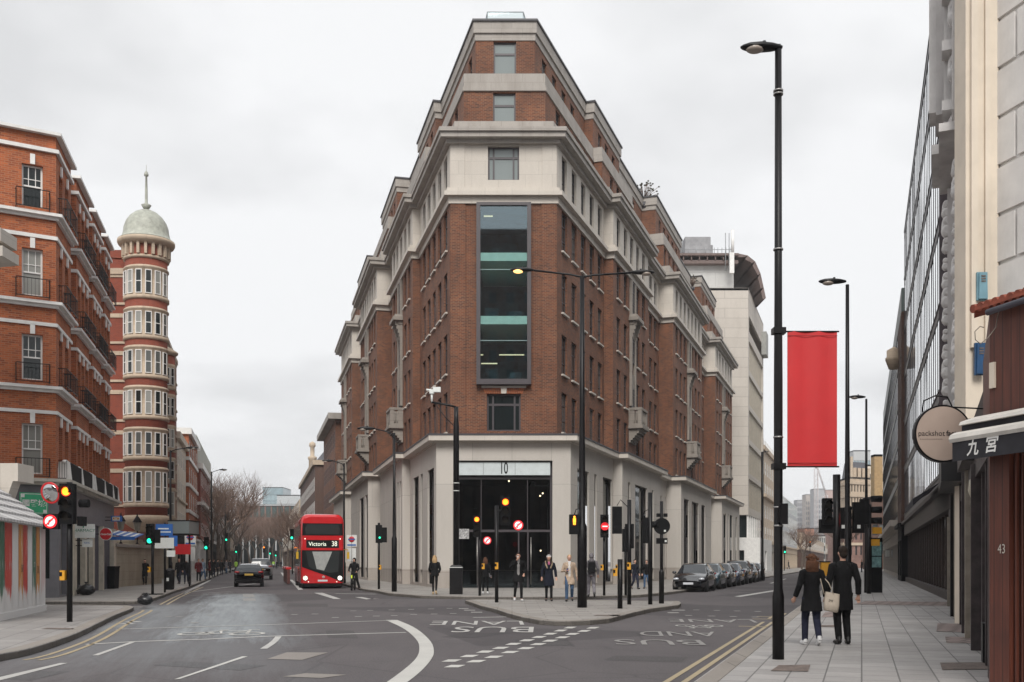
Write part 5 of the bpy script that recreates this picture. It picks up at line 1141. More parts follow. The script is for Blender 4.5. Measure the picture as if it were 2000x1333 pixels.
def nb(u0, u1, z0, z1, out=0., inn=.4, mi=0, mb=None, back=None):
    a, b = Q0+Wn*u0+Wo*out, Q0+Wn*u1+Wo*out
    d0 = bk_d*inn if u0 < .02 else -Wo*inn
    mb.prism([tuple(a), tuple(b), tuple(b-Wo*inn), tuple(a+d0)], z0, z1, mi)
mb = MB(); nb(0, 2.6, 3.28, 4.55, 0, 3.5, 0, mb); mb.build('boarded_panel', woodB, ns_)
mb = MB(); nb(0, .30, .12, 3.28, 0, .45, 0, mb); mb.build('boarded_pillar', woodB, ns_)
mb = MB(); nb(.301, 2.6, .12, 3.279, -.12, .3, 0, mb); mb.build('dark_doorway', blackM, ns_)
mb = MB(); nb(.33, .36, .12, 3.2, -.05, .06, 0, mb); nb(.40, .42, .12, 3.2, -.08, .03, 0, mb); mb.build('door_frame', woodB, ns_)
tl = MB()
for i in range(16):
    p = Q0+Wn*(-.13+i*.115); M = Matrix.Translation((p.x, p.y, 4.60)) @ Matrix.Rotation(math.atan2(Wn.y, Wn.x), 4, 'Z') @ Matrix.Rotation(R(90), 4, 'X') @ Matrix.Rotation(R(8), 4, 'X')
    tl.lathe([(.062, -.30), (.052, .13)], seg=10, mat=M)
nb(-.1, 2.4, 4.552, 4.6, .13, .4, 0, tl); tl.build('tile_coping', pm('clay tiles', (.27, .065, .035), .75, var=.25, sc_=7), ns_)
mb = MB(); p = Q0+Wn*.12+Wo*.14; q = Q0+Wn*2+Wo*.14; mb.tube([(p.x, p.y, 4.48), (q.x, q.y, 4.50)], .038, 10); mb.build('gutter', pm('grey gutter', (.075, .08, .1), .5), ns_)
M0 = Matrix.Translation((Q0.x, Q0.y, 0)) @ Matrix.Rotation(math.atan2(Wn.y, Wn.x), 4, 'Z')        # local x along the wall, -y outward
Mw = Matrix.Translation(-ns_.location) @ M0
text('43', .155, pm('pale metal digits', (.5, .47, .42), .4, .4), ns_, Mw @ Matrix.Translation((.19, -.006, 1.74)) @ FRONT, 'house_number', sx=.8)
mb = MB(); mb.box(.02, -.03, 3.62, .10, -.002, 3.92, mat=M0); mb.build('notice_plate', cream, ns_)
aw = thing('restaurant_awning', 'folded black awning with white rolls and white Chinese characters', 'awning', (5.3, 11.9, 0), world=True)
Ma = Matrix.Translation((Q0.x+Wo.x*.06, Q0.y+Wo.y*.06, 0)) @ Matrix.Rotation(math.atan2(Wn.y, Wn.x), 4, 'Z')
cv_ = pm('black canvas', (.018, .017, .022), .8, var=.2, sc_=6); wc_ = pm('weathered white canvas', (.58, .55, .51), .7, var=.08, sc_=4, grime=.4)
mb = MB(); mb.box(-.20, -.30, 2.78, 2.4, -.285, 3.03, mat=Ma); mb.box(-.20, -.285, 2.80, -.185, 0, 3.03, mat=Ma); mb.box(-.16, -.2, 3.10, 2.4, -.02, 3.2, mat=Ma); mb.build('valance', cv_, aw)
mb = MB()
pf = [(-.31, 3.0), (-.33, 3.04), (-.31, 3.09), (-.24, 3.125), (0, 3.15), (0, 3.03)]
V = [tuple(Ma @ Vector((x, y, z))) for x in (-.23, 2.4) for y, z in pf]; n_ = len(pf)
mb.addmesh(V, [(i, (i+1) % n_, n_+(i+1) % n_, n_+i) for i in range(n_)]+[tuple(range(n_)), tuple(range(2*n_-1, n_-1, -1))]); mb.build('white_roll', wc_, aw)
mb = MB(); V = [tuple(Ma @ Vector((x, y, z))) for x in (-.14, 2.4) for y, z in ((-.26, 3.2), (-.24, 3.24), (-.02, 3.31), (-.02, 3.2))]; mb.addmesh(V, [(0, 1, 5, 4), (1, 2, 6, 5), (2, 3, 7, 6), (3, 0, 4, 7), (0, 1, 2, 3), (7, 6, 5, 4)]); mb.build('upper_white_roll', wc_, aw)
Mt = Matrix.Translation(-aw.location) @ Ma
text('九', .205, white, aw, Mt @ Matrix.Translation((.135, -.304, 2.90)) @ FRONT, 'character', shear=.2, font_bold=.004, sx=.9); text('宮', .205, white, aw, Mt @ Matrix.Translation((.42, -.304, 2.905)) @ FRONT, 'character', shear=.2, font_bold=.004)
# round projecting sign
rs = thing('round_shop_sign', 'round beige sign reading packshotfactory hanging above the right pavement', 'sign', P(1840, 848, 15.5))
mb = MB(); mb.disc((0, 0, 0), .435, .09, seg=48); mb.build('rim', black, rs)
mb = MB(); mb.disc((0, -.048, 0), .408, .008, seg=48); mb.build('face', pm('beige sign face', (.40, .315, .265), .5, var=.04), rs)
text('packshot', .112, black, rs, Matrix.Translation((-.385, -.056, 0)) @ FRONT, align='LEFT', sx=1.0); text('factory', .112, black, rs, Matrix.Translation((.04, -.056, 0)) @ FRONT, align='LEFT', font_bold=.002, sx=.95)
mb = MB()
for i in range(13): mb.disc((-.35+i*.027, -.054, -.085), .006, .004, seg=6)
mb.build('dotted_line', black, rs)
mb = MB(); mb.tube([(-.3, 0, .33), (-.28, 0, .5), (-.1, 0, .58), (.08, 0, .56), (.2, .1, .42), (.9, .3, .42)], .012, 6); mb.build('bracket', black, rs)
# party wall pier with cream render
cp_ = thing('cream_party_wall', 'tall cream rendered pier beside white rusticated wall at the top right', 'building', (10.7, 24, 0), world=True)
mb = MB(); mb.box(.443*24, 24, .1, .4755*24, 24.6, 19); mb.box(.447*24, 23.9, 6.6, .4535*24, 23.998, 19); mb.box(.461*24, 23.93, 6.6, .466*24, 23.998, 19); mb.build('pier', cream, cp_)
wr_ = MB(); a = Vector((.4758*24, 24.1)); wd = Vector((.275, -1)).normalized(); M = Matrix.Translation((a.x, a.y, 0)) @ Matrix.Rotation(math.atan2(wd.y, wd.x), 4, 'Z')
wr_.box(0, .0, 4.6, 4, .4, 19, mat=M)
for i in range(12):
    z = 5.2+i*1.14; wr_.box(.02 if i % 2 else .02, -.07, z, (.62 if i % 2 else 1.6), -.002, z+1.04, mat=M)
    if i % 2: wr_.box(.72, -.07, z, 1.9, -.002, z+1.04, mat=M)
wr_.build('rusticated_wall', pm('white rusticated stucco', (.68, .66, .64), .6, var=.06, sc_=1.5, grime=.25), cp_)
def alarm(name, lab, x, y, w_, h_, m_, Y=23.85):
    c = P(x, y, Y); r = thing(name, lab, 'alarm box', c); mb = MB(); mb.box(-w_/2, -.08, -h_/2, w_/2, .05, h_/2, taper=.9); mb.box(-w_/2-.02, -.02, -h_/2-.02, w_/2+.02, .06, h_/2+.03); mb.build('case', m_, r)
    mb = MB()
    for i in range(3): mb.box(-w_/4, -.088, h_*.15+i*.06, w_/4, -.078, h_*.15+i*.06+.03)
    mb.build('louvres', iron, r)
alarm('alarm_box', 'faded light blue alarm box, the upper one on the cream pier', 1918, 560, .2, .6, pm('faded blue plastic', (.14, .27, .33), .5, var=.1))
alarm('alarm_box', 'deep blue alarm box, the lower one beside the brown boards', 1914, 702, .2, .7, pm('blue plastic', (.012, .06, .15), .4, var=.1))
cab = thing('loose_cable', 'loose cable looping from the tile coping down the cream wall', 'cable', P(1915, 660, 11.9)); mb = MB()
mb.tube([P(x, y, 11.8)-cab.location for x, y in ((2000, 567), (1962, 582), (1950, 612), (1945, 640), (1930, 660), (1915, 672), (1905, 664), (1904, 648), (1914, 638), (1922, 640))], .006, 5); mb.build('wire', pm('old cable', (.2, .17, .14)), cab)
# the stretch between pier and curtain wall: stucco building with scrolled window surrounds
st = thing('scrolled_stucco_building', 'narrow white stucco building with stacked scroll ornaments beside the glass facade', 'building', (12.6, 28.5, 0), world=True)
S0 = Vector((10.75, 24.7)); S1 = Vector((15.1, 35.1)); sd = (S1-S0).normalized(); sn = Vector((-sd.y, sd.x)); M = Matrix.Translation((S0.x, S0.y, 0)) @ Matrix.Rotation(math.atan2(sd.y, sd.x), 4, 'Z'); sl_ = (S1-S0).length
stu = pm('white stucco', (.62, .60, .585), .65, var=.08, sc_=2, grime=.45); mb = MB(); mb.box(0, -4, 4.6, sl_, 0, 20, mat=M); mb.build('wall', pm('shaded brown stucco', (.16, .12, .11), .7, var=.2, grime=.4), st)  # wall behind the white surrounds, recess shade put into its brown
mb = MB()
for u0, zt_ in ((2.0, 5.9), ):
    pass
def scroll(mb, u, o, z, s_):
    for k_ in range(2):
        c = M @ Vector((u, o-.12*s_, z+k_*.28*s_)); r0_ = .17*s_*(1-.25*k_)
        mb.lathe([(r0_*.55, -.16*s_), (r0_, -.1*s_), (r0_, .1*s_), (r0_*.55, .16*s_)], seg=12, mat=Matrix.Translation(c) @ Matrix.Rotation(math.atan2(sd.y, sd.x), 4, 'Z') @ Matrix.Rotation(R(90), 4, 'Y'))
    mb.ell(M @ Vector((u, o-.05, z+.1*s_)), (.1*s_, .1*s_, .3*s_), 8, 6)
for u in (1.2, 4.4):
    z = 4.9
    while z < 11.6: scroll(mb, u, .10 if u < 2 else .32, z, .8+.2*math.sin(z*3)); z += .5
    for z in (12.4, 13.9, 15.3): scroll(mb, u, .16, z, 1.2); mb.box(u-.3, 0, z+.5, u+.3, .35, z+.75, mat=M)
split(mb, 'scroll_ornament', stu, st, wloc(st))
mb = MB()
for u0, u1, o, za, zb in ((.9, 1.6, .05, 4.7, 12.2), (4.1, 4.8, .2, 4.7, 12), (.3, 5.0, .42, 12.15, 12.35), (2.3, 5.0, .6, 12.35, 12.6), (1.5, 2.2, .3, 12.6, 16), (3.6, 5.2, .5, 13.9, 19), (4.4, 5.4, .68, 14.3, 19), (.2, .9, .12, 12.6, 19)): mb.box(u0, .001, za, u1, o, zb, mat=M)
mb.build('window_surrounds', stu, st)
mb = MB(); mb.box(6.2, .001, 4.7, 6.5, .42, 20, mat=M); mb.box(7.2, .001, 4.7, 7.4, .3, 20, mat=M); mb.box(8.6, .001, 4.7, 8.75, .35, 20, mat=M); mb.build('dark_piers', pm('plum painted pier', (.09, .072, .08), .5, var=.15), st)
# old shopfronts underneath, door by door
ofr = thing('old_shopfronts', 'row of dark old shop doors, shutters and pilasters along the right wall', 'shopfront', (9, 19, 0), world=True)
T0 = Vector((6.05, 12.6)); T1 = Vector((15.1, 35.1)); td = (T1-T0).normalized(); Mt_ = Matrix.Translation((T0.x, T0.y, 0)) @ Matrix.Rotation(math.atan2(td.y, td.x), 4, 'Z'); Lt = (T1-T0).length
mb = MB(); mb.box(0, -1, .12, Lt, -.05, 4.58, mat=Mt_); mb.build('back_wall', pm('sooty brick', (.06, .045, .04), .8, var=.4, sc_=3), ofr)
mb = MB(); mbc = MB(); mbs = MB(); rn = random.Random(5); u = .3
while u < Lt-1:
    w_ = rn.uniform(.12, .25); o = rn.uniform(.02, .2); (mbc if rn.random() < .3 else mb).box(u, -.05, .12, u+w_, o, rn.uniform(3.0, 4.4), mat=Mt_); u += w_
    d_ = rn.uniform(.8, 1.7)
    if rn.random() < .5:
        for k_ in range(22): mbs.box(u, -.05, .2+k_*.13, u+d_, .0+.0, .2+k_*.13+.09, mat=Mt_)
    u += d_
mb.box(0, -.05, 3.0, Lt, .12, 3.35, mat=Mt_); mb.box(5, -.05, 3.35, 8, .30, 3.9, mat=Mt_)
mb.build('pilasters', pm('dark plum paint', (.045, .035, .036), .5, var=.3, sc_=5), ofr); mbc.build('pale_pilasters', pm('dirty cream paint', (.28, .245, .20), .6, var=.2, grime=.5), ofr); mbs.build('slatted_shutters', pm('rusty shutter', (.10, .065, .06), .55, var=.2), ofr)
mb = MB(); mb.box(11, -.05, 3.4, 15.5, .55, 4.58, mat=Mt_); mb.box(2.4, -.05, .12, 2.8, .12, .7, mat=Mt_); mb.box(16, -.05, .12, 16.4, .25, 3.4, mat=Mt_); split(mb, 'fascia_box', black, ofr, wloc(ofr))
dn = thing('dark_blind', 'dark rolled shop blind sticking out over the pavement below the round sign', 'awning', (17.2, 41, 0), world=True); p = A_+D_*2.0; M = Matrix.Translation((p.x, p.y, 0)) @ Matrix.Rotation(ang, 4, 'Z')
mb = MB(); mb.addmesh([tuple(M @ Vector(q)) for q in ((0, .35, 4.5), (7, .35, 4.5), (7, 1.3, 3.9), (0, 1.3, 3.9), (0, 1.3, 3.65), (7, 1.3, 3.65))], [(0, 1, 2, 3), (3, 2, 5, 4), (0, 3, 4)]); mb.build('canvas', cv_, dn)
def walllamp(lab, x, y, Y, s_=1):
    r = thing('wall_lamp', lab, 'lamp', P(x, y, Y)); mb = MB(); mb.lathe([(.07*s_, -.14*s_), (.12*s_, 0), (.10*s_, .16*s_), (.03*s_, .2*s_)], seg=12); mb.build('lamp_shade', pm('lamp shade', (.5, .45, .36), .5), r); mb = MB(); mb.tube([(0, 0, .18*s_), (.05, .1, .3*s_), (.35*s_, .3, .3*s_)], .015, 6); mb.build('bracket', black, r)
walllamp('cream wall lamp above the old shop doors near the brown pillar', 1907, 958, 18.5, 1.2); walllamp('cream bucket-shaped wall lamp further along the right shops', 1868, 1028, 33, 1.5)
# left edge: pale stone building just outside the frame
le = thing('stone_ledge_building', 'pale stone building whose ledges poke in at the left edge', 'building', (-16.5, 30, 0), world=True)
mb = MB(); mb.prism([(-16.1, 28), (-16.1, 31.5), (-22, 34), (-22, 28)], 2.9, 20); mb.build('wall', stoneW, le)
mb = MB(); 
for y0_, y1_, xr in ((905, 940, 35), (445, 470, 1), (480, 500, 5)):
    za, zb = ZZ(y1_, 30), ZZ(y0_, 30); xx = (xr-1000)/2000*30; mb.prism([(xx, 30), (xx, 31), (-22, 33), (-22, 30)], za, zb)
a = P(35, 940, 30); mb.addmesh([(a.x-.15, 30, a.z), (a.x-.6, 30, a.z), (a.x-.9, 30, a.z-1.0), (a.x-.5, 30, a.z-1.0), (a.x-.15, 30.5, a.z), (a.x-.6, 30.5, a.z), (a.x-.9, 30.5, a.z-1.0), (a.x-.5, 30.5, a.z-1.0)], [(0, 1, 2, 3), (0, 3, 7, 4), (1, 0, 4, 5), (3, 2, 6, 7)])
split(mb, 'ledge', stoneW, le, wloc(le))
# painted kiosk with tiled roof
kz = thing('painted_kiosk', 'white boarded kiosk with streaks of orange, red and green paint under a white tiled roof', 'kiosk', (-14, 31, 0), world=True)
K1 = G(88, 1193, .12); K0 = Vector((K1.x+1.6, K1.y-6.6, .12)); kd = (K0-K1).xy.normalized(); kn = Vector((-kd.y, kd.x)) if False else Vector((kd.y*-1, kd.x)); kn = Vector((-kd.y, kd.x)); 
if kn.x < 0: kn = -kn
def kp(name, u0, u1, z0, z1, m_, out=.0):
    a, b = K1.xy+kd*u0+kn*out, K1.xy+kd*u1+kn*out; mb = MB(); mb.face([(b.x, b.y, z0), (a.x, a.y, z0), (a.x, a.y, z1), (b.x, b.y, z1)][::-1]); return mb.build(name, m_, kz)
def streak(name, c1, c0=(.68, .67, .66)):
    m, t, b = newmat(name); uv = coords(t); f = noise(t, uv, 2.2, 6, .7, (4, .35, 1)); sp = t.nodes.new('ShaderNodeSeparateXYZ'); t.links.new(coords(t, 'Object'), sp.inputs[0])
    g_ = ramp(t, sp.outputs['Z'], .25, 1.0, -.32, .06); a = t.nodes.new('ShaderNodeMath'); a.operation = 'ADD'; t.links.new(f, a.inputs[0]); t.links.new(g_, a.inputs[1])
    c = mixc(t, ramp(t, a.outputs[0], .42, .5), c0, c1); t.links.new(c, b.inputs['Base Color']); b.inputs['Roughness'].default_value = .5; return m
mats_ = [streak('white boards', (.7, .69, .68), (.68, .67, .66)), streak('orange streaks', (.55, .22, .04)), streak('red streaks', (.5, .04, .025)), streak('green streaks', (.03, .12, .07)), streak('pink streaks', (.62, .48, .47))]
mb = MB(); a, b = K1.xy, K1.xy+kd*6.6; c_, d_ = b-kn*3.2, a-kn*3.2; mb.prism([tuple(a), tuple(b), tuple(c_), tuple(d_)], .12, 2.62); mb.build('walls', mats_[0], kz)
seq = [(0, .62, 4), (.62, .8, 0), (.8, 1.3, 1), (1.35, 1.8, 3), (1.8, 2.4, 0), (2.4, 2.95, 2), (2.95, 3.5, 1), (3.5, 4.2, 0), (4.2, 5.0, 2), (5.0, 5.8, 3), (5.8, 6.6, 1)]
for u0, u1, i in seq: kp('painted_board', u0+.012, u1-.012, .2, 2.6, mats_[i], .012)
mb = MB(); mb.prism([tuple(a+kn*.05), tuple(b+kn*.05), tuple(b), tuple(a)], .12, .3); mb.build('skirting', mats_[0], kz)
rfm = MB(); ea, eb = K1.xy+kn*.25-kd*.25, K1.xy+kd*6.8+kn*.25; ec, ed = eb-kn*3.7, ea-kn*3.7; r1_, r2_ = (ea+ed)/2+kd*1.4, (eb+ec)/2-kd*1.4
V = [(*ea, 2.6), (*eb, 2.6), (*ec, 2.6), (*ed, 2.6), (*r1_, 4.15), (*r2_, 4.15)]
for s_, n_ in (((0, 1, 5, 4), 7), ((3, 0, 4, 4), 7)):
    A0, B0, B1, A1 = [Vector(V[i]) for i in s_]
    for k_ in range(n_):
        f0, f1 = k_/n_, (k_+1)/n_; p, q = A0.lerp(A1, f0), B0.lerp(B1, f0); r, s2_ = B0.lerp(B1, f1), A0.lerp(A1, f1)
        u_ = Vector((0, 0, .07)); rfm.face([p+u_, q+u_, r+Vector((0, 0, .01)), s2_+Vector((0, 0, .01))]); rfm.face([p, q, q+u_, p+u_])
rfm.build('tiled_roof', stone('white roof tiles', (.56, .55, .55), .33, 5, .45, .35, ms=.03), kz)
for tx, u, z, sz in (('DUKE', 1.05, 1.35, .3), ('CITY', 1.56, 1.5, .22), ('EAST', 3.05, 1.4, .28)):
    p = K1.xy+kd*u+kn*.02; text(tx, sz, black if tx != 'CITY' else white, kz, Matrix.Translation(Vector((p.x, p.y, z))-kz.location) @ Matrix.Rotation(math.atan2(-kd.y, -kd.x), 4, 'Z') @ FRONT, 'painted_letters', sx=.42)
# ================================================================= TREES (bare, winter)
barkM = pm('winter bark', (.10, .075, .058), .85, var=.3, sc_=2); twigM = pm('brown twigs', (.15, .095, .07), .9, var=.2)
def tree_parts(seed, H=15, tw=1.0):
    rnd = random.Random(seed); tk = MB(); cr = MB()
    def seg(mb, a, b, r0_, r1_, n): mb.tube([a, b], [r0_, r1_], n, cap=False)
    def grow(p, d, l, r, lev):
        if lev > 5: return
        n = 3 if lev < 3 else 2; q = p
        for i in range(n):
            d2 = (d+Vector((rnd.uniform(-.22, .22), rnd.uniform(-.22, .22), rnd.uniform(-.08, .2)))).normalized(); e = q+d2*l/n; r2 = r*.86
            kk = 1 if lev < 2 else tw; seg(tk if lev < 2 else cr, q, e, r*kk, r2*kk, 6 if lev < 2 else 3); q, d, r = e, d2, r2
            if i > 0 and lev > 0:
                a = rnd.uniform(0, 2*PI); s_ = (d+Vector((math.cos(a), math.sin(a), rnd.uniform(-.2, .5)))*.9).normalized(); grow(q, s_, l*.6, r*.55, lev+1)
        nb_ = 3 if lev < 4 else 2
        for k_ in range(nb_):
            a = 2*PI*k_/nb_+rnd.uniform(-.5, .5); s_ = (d*1.0+Vector((math.cos(a), math.sin(a), .25))*rnd.uniform(.5, .9)).normalized(); grow(q, s_, l*rnd.uniform(.62, .8), r*.62, lev+1)
    grow(Vector((0, 0, 0)), Vector((0, 0, 1)), H*.27, .30, 0); return tk.mesh('trunk', barkM), cr.mesh('branches', twigM)
TP = [tree_parts(s_) for s_ in (3, 8)]; TF = [tree_parts(s_, 15, 2.6) for s_ in (5, 12)]
def tree(x, y, s_, lab, grp, i=0, rz=0, tp=None):
    r = thing('bare_tree', lab, 'tree', (x, y, .1), rz, grp); r.scale = (s_, s_, s_)
    for nm, me in zip(('trunk', 'branches'), (tp or TP)[i % 2]): o = bpy.data.objects.new(nm, me); COL.objects.link(o); o.parent = r
kl = lambda Y, o=0: -4.8-.2475*Y+o
for i, (Y, s_) in enumerate(((128, .85), (138, 1.15), (150, 1.3), (164, 1.35), (180, 1.4), (198, 1.4), (220, 1.4), (245, 1.4), (272, 1.4))): tree(kl(Y, -1.2), Y, s_, 'bare plane tree in the row along the far left pavement', 'bare trees along the left street', i, i*1.3, TF if Y > 150 else None)
for i, (Y, s_) in enumerate(((140, .72), (156, .85), (175, .9), (200, 1), (225, 1.1), (255, 1.1))): tree(-3.9-.249*(Y-57.3)-2.0-1.5, Y, s_, 'bare tree behind the bus on the wedge building side', 'bare trees beyond the bus', i+1, i*1.9, TF if Y > 150 else None)
for i in range(16): tree(-94+i*2.3, 262+(i % 4)*14, 1.05+.1*(i % 3), 'bare tree before the block that closes the left street', 'bare trees closing the left street', i, i, TF)
for i, (x, Y, s_) in enumerate(((1566, 190, .7), (1572, 235, .8), (1580, 290, .9), (1640, 200, .9), (1655, 230, 1.1), (1648, 270, 1.1))):
    tree((x-1000)/2000*Y, Y, s_, ('bare tree on the left pavement of the right street' if x < 1600 else 'bare tree before the mansard building on the right street'), 'bare trees down the right street'+(' (left)' if x < 1600 else ' (right)'), i, i, TF)
def shrub(lab, px, py, Y, s_):
    r = thing('roof_shrub', lab, 'shrub', P(px, py, Y)); rn_ = random.Random(px); mb = MB(); mb.lathe([(.3*s_, 0), (.4*s_, .5*s_)], seg=10); mb.build('planter', lead, r); mb = MB(); lf = MB()
    for i in range(46):
        a = rn_.uniform(0, 2*PI); e = rn_.uniform(.2, 1.4); d = Vector((math.cos(a)*math.cos(e), math.sin(a)*math.cos(e), math.sin(e)))*rn_.uniform(.8, 1.6)*s_
        c = Vector((0, 0, .9*s_)); mb.tube([c*.5, c+d*.5, c+d], .02*s_, 3); lf.ell(c+d, (.1*s_, .1*s_, .07*s_), 5, 3)
    mb.build('stems', twigM, r); lf.build('leaves', pm('dull leaves', (.07, .07, .05), .8, var=.3), r)
shrub('bare round shrub in a pot on the roof edge of the wedge building', 1257, 408, 88.5, 1.0); shrub('small shrub on the roof edge farther along the wedge building', 1352, 568, 107, .7)
# ================================================================= VEHICLES
tyreM = pm('tyre rubber', (.012, .012, .013), .85, var=0); rimM = pm('alloy rim', (.25, .25, .26), .35, .8, var=0)
def emi(name, c, s_): return pm(name, c, .5, var=0, emit=c, es=s_)
lampW = emi('white lamp', (1, .95, .85), .6); lampR = pm('red lamp lens', (.30, .01, .012), .25, var=0); lampG = emi('green signal', (.02, .9, .45), 1.1); lampO = emi('amber red signal', (1, .26, .015), 1.7); lampRed = emi('red signal', (1, .03, .02), 1.2)
lampRD = pm('red signal rim', (.5, .01, .01), .5, var=0, emit=(1, .02, .01), es=.5)
plateY = pm('yellow plate', (.5, .33, .06), .5, var=0); plateW = pm('white plate', (.6, .62, .65), .5, var=0); chrome = pm('chrome trim', (.5, .5, .5), .2, .9, var=0)
HATCH = [(-2.12, .42, .70, .74, .70, .6), (-2.08, .28, .90, 1.02, .82, .66), (-1.95, .24, .95, 1.22, .87, .62), (-1.6, .22, .96, 1.42, .89, .60), (-1.0, .21, .95, 1.47, .90, .61), (-.2, .2, .93, 1.49, .90, .62), (.35, .2, .92, 1.42, .90, .61), (1.05, .21, .92, .98, .89, .74), (1.55, .22, .84, .90, .88, .70), (1.95, .24, .72, .76, .82, .60), (2.12, .32, .56, .58, .70, .5)]
ESTATE = [(-2.35, .42, .75, .80, .76, .66), (-2.3, .28, .95, 1.02, .86, .70), (-2.15, .24, .98, 1.18, .90, .64), (-1.85, .22, .98, 1.38, .91, .62), (-1.2, .21, .97, 1.44, .92, .62), (-.2, .2, .95, 1.46, .92, .63), (.4, .2, .94, 1.40, .92, .62), (1.15, .21, .94, 1.0, .91, .76), (1.75, .22, .86, .92, .89, .72), (2.15, .24, .76, .80, .84, .62), (2.35, .32, .56, .6, .74, .5)]
SUV = [(-2.2, .5, .85, .9, .74, .64), (-2.16, .36, 1.05, 1.15, .86, .70), (-2.05, .32, 1.1, 1.42, .90, .66), (-1.7, .3, 1.1, 1.62, .91, .66), (-1.0, .3, 1.08, 1.66, .92, .67), (-.1, .3, 1.06, 1.67, .92, .67), (.5, .3, 1.05, 1.58, .92, .65), (1.1, .3, 1.05, 1.12, .91, .78), (1.6, .32, .98, 1.05, .90, .76), (1.98, .34, .88, .92, .86, .68), (2.15, .42, .62, .64, .76, .6)]
def car(name, label, loc, rz, prof, paint, group=None, plate=None, rear=False, roofrails=False, big=1.0):
    r = thing(name, label, 'car', loc, rz, group); body = MB(); sw = MB(); ws = MB(); rings = []
    for y, zb, zs, zr, w_, wr in prof:
        hood = zr-zs < .2
        half = [(0, zb), (w_*.9, zb), (w_, zb+.16), (w_*1.005, (zb+zs)/2+.05), (w_*.97, zs), (wr if not hood else w_*.86, zr-.03), (wr*.8 if not hood else w_*.5, zr+.005), (0, zr+.02)]
        rings.append([(x, y, z) for x, z in half]+[(-x, y, z) for x, z in half[-2:0:-1]])
    n = len(rings[0])
    for i in range(len(rings)-1):
        a, b = prof[i], prof[i+1]; cab_ = (a[3]-a[2] > .18) or (b[3]-b[2] > .18)
        both = (a[3]-a[2] > .18) and (b[3]-b[2] > .18); slope = abs(b[3]-a[3])/(b[0]-a[0])
        for k_ in range(n):
            k2 = (k_+1) % n; f = [rings[i][k_], rings[i][k2], rings[i+1][k2], rings[i+1][k_]]
            tgt = body
            if k_ in (4, 9) and both: tgt = sw
            elif k_ in (5, 6, 7, 8) and cab_ and slope > .4: tgt = ws
            if tgt is body: body.face(f, 0, True)
            else:
                c = sum((Vector(q) for q in f), Vector())/4; s_ = .90 if tgt is ws and k_ in (5, 8) else .93
                body.face(f, 1, True); nrm = (Vector(f[1])-Vector(f[0])).cross(Vector(f[3])-Vector(f[0])).normalized()
                if nrm.dot(c-Vector((0, c.y, .7))) < 0: nrm = -nrm
                tgt.face([Vector(q)+nrm*.006 for q in f], 0, True)
    body.face(rings[0], 0, True); body.face(rings[-1][::-1], 0, True)
    bo = body.build('body', [paint, blackM], r)
    bm = bmesh.new(); bm.from_mesh(bo.data); bmesh.ops.remove_doubles(bm, verts=bm.verts, dist=.0005); bm.to_mesh(bo.data); bm.free()
    carglass = MATS.get('car glass') or glassmat('car glass', (.02, .025, .03), .04, .7)
    sw.build('side_windows', carglass, r); ws.build('windscreens', carglass, r)
    L0, L1 = prof[0][0], prof[-1][0]; wy = (L0+.78, L1-.82)
    for sy in wy:
        for sx_ in (-1, 1):
            w_ = MB(); M = Matrix.Translation((sx_*.80, sy, .32)) @ Matrix.Rotation(R(90), 4, 'Y'); w_.lathe([(.2, -.11), (.3, -.11), (.325, -.08), (.325, .08), (.3, .11), (.2, .11)], seg=20, mat=M); wo = w_.build('wheel', tyreM, r)
            w2 = MB(); w2.lathe([(.02, -.07), (.2, -.105), (.21, 0), (.2, .105), (.02, .07)], seg=10, sm=False, mat=M); w2.build('rim', rimM, wo)
    for sx_ in (-1, 1):
        m_ = MB(); m_.ell((sx_*1.0, .55, prof[5][2]+.08), (.12, .07, .08), 8, 6); m_.build('wing_mirror', paint, r)
        h_ = MB(); h_.ell((sx_*.66, L1-.16, .68 if prof is not SUV else .86), (.17, .12, .075), 10, 6); h_.build('headlight', pm('headlight lens', (.5, .52, .55), .15, .3, var=0), r)
        h_ = MB(); h_.ell((sx_*.70, L0+.1, .93 if prof is not SUV else 1.05), (.2, .10, .075), 10, 6); h_.build('tail_light', lampR, r)
    g_ = MB(); zg = .45 if prof is not SUV else .6
    g_.box(-.55, L1-.14, zg-.1, .55, L1-.005+.02, zg+.1); g_.build('grille', blackM, r)
    g_ = MB(); g_.box(-.26, L1+.02, zg-.05, .26, L1+.04, zg+.06); g_.build('front_plate', plateW, r)
    g_ = MB(); g_.box(-.26, L0-.035, .72, .26, L0-.01+.02, .84); g_.build('rear_plate', plateY, r)
    g_ = MB(); g_.box(-.75, L0-.01, .36, .75, L0+.1, .52); g_.box(-.62, L0-.03, .60, .62, L0-.015+.03, .63); g_.build('bumper', blackM, r)
    if roofrails:
        for sx_ in (-1, 1): g_ = MB(); g_.tube([(sx_*.56, -1.7, 1.44), (sx_*.57, -1.3, 1.50), (sx_*.57, .1, 1.51), (sx_*.56, .35, 1.44)], .02, 6); g_.build('roof_rail', chrome, r)
    if big != 1: r.scale = (big,)*3
    return r
pBlack = pm('black car paint', (.010, .011, .014), .18, .0, var=0, coat=1); pTeal = pm('teal car paint', (.03, .075, .10), .25, .3, var=0, coat=1); pSilver = pm('silver car paint', (.30, .31, .33), .3, .6, var=0, coat=1); pBlue = pm('grey blue car paint', (.06, .08, .13), .25, .3, var=0, coat=1)
pDark = pm('charcoal car paint', (.03, .03, .033), .2, .3, var=0, coat=1)
hdR = math.atan2(-.3415, 1); hdL = math.atan2(.249, 1)
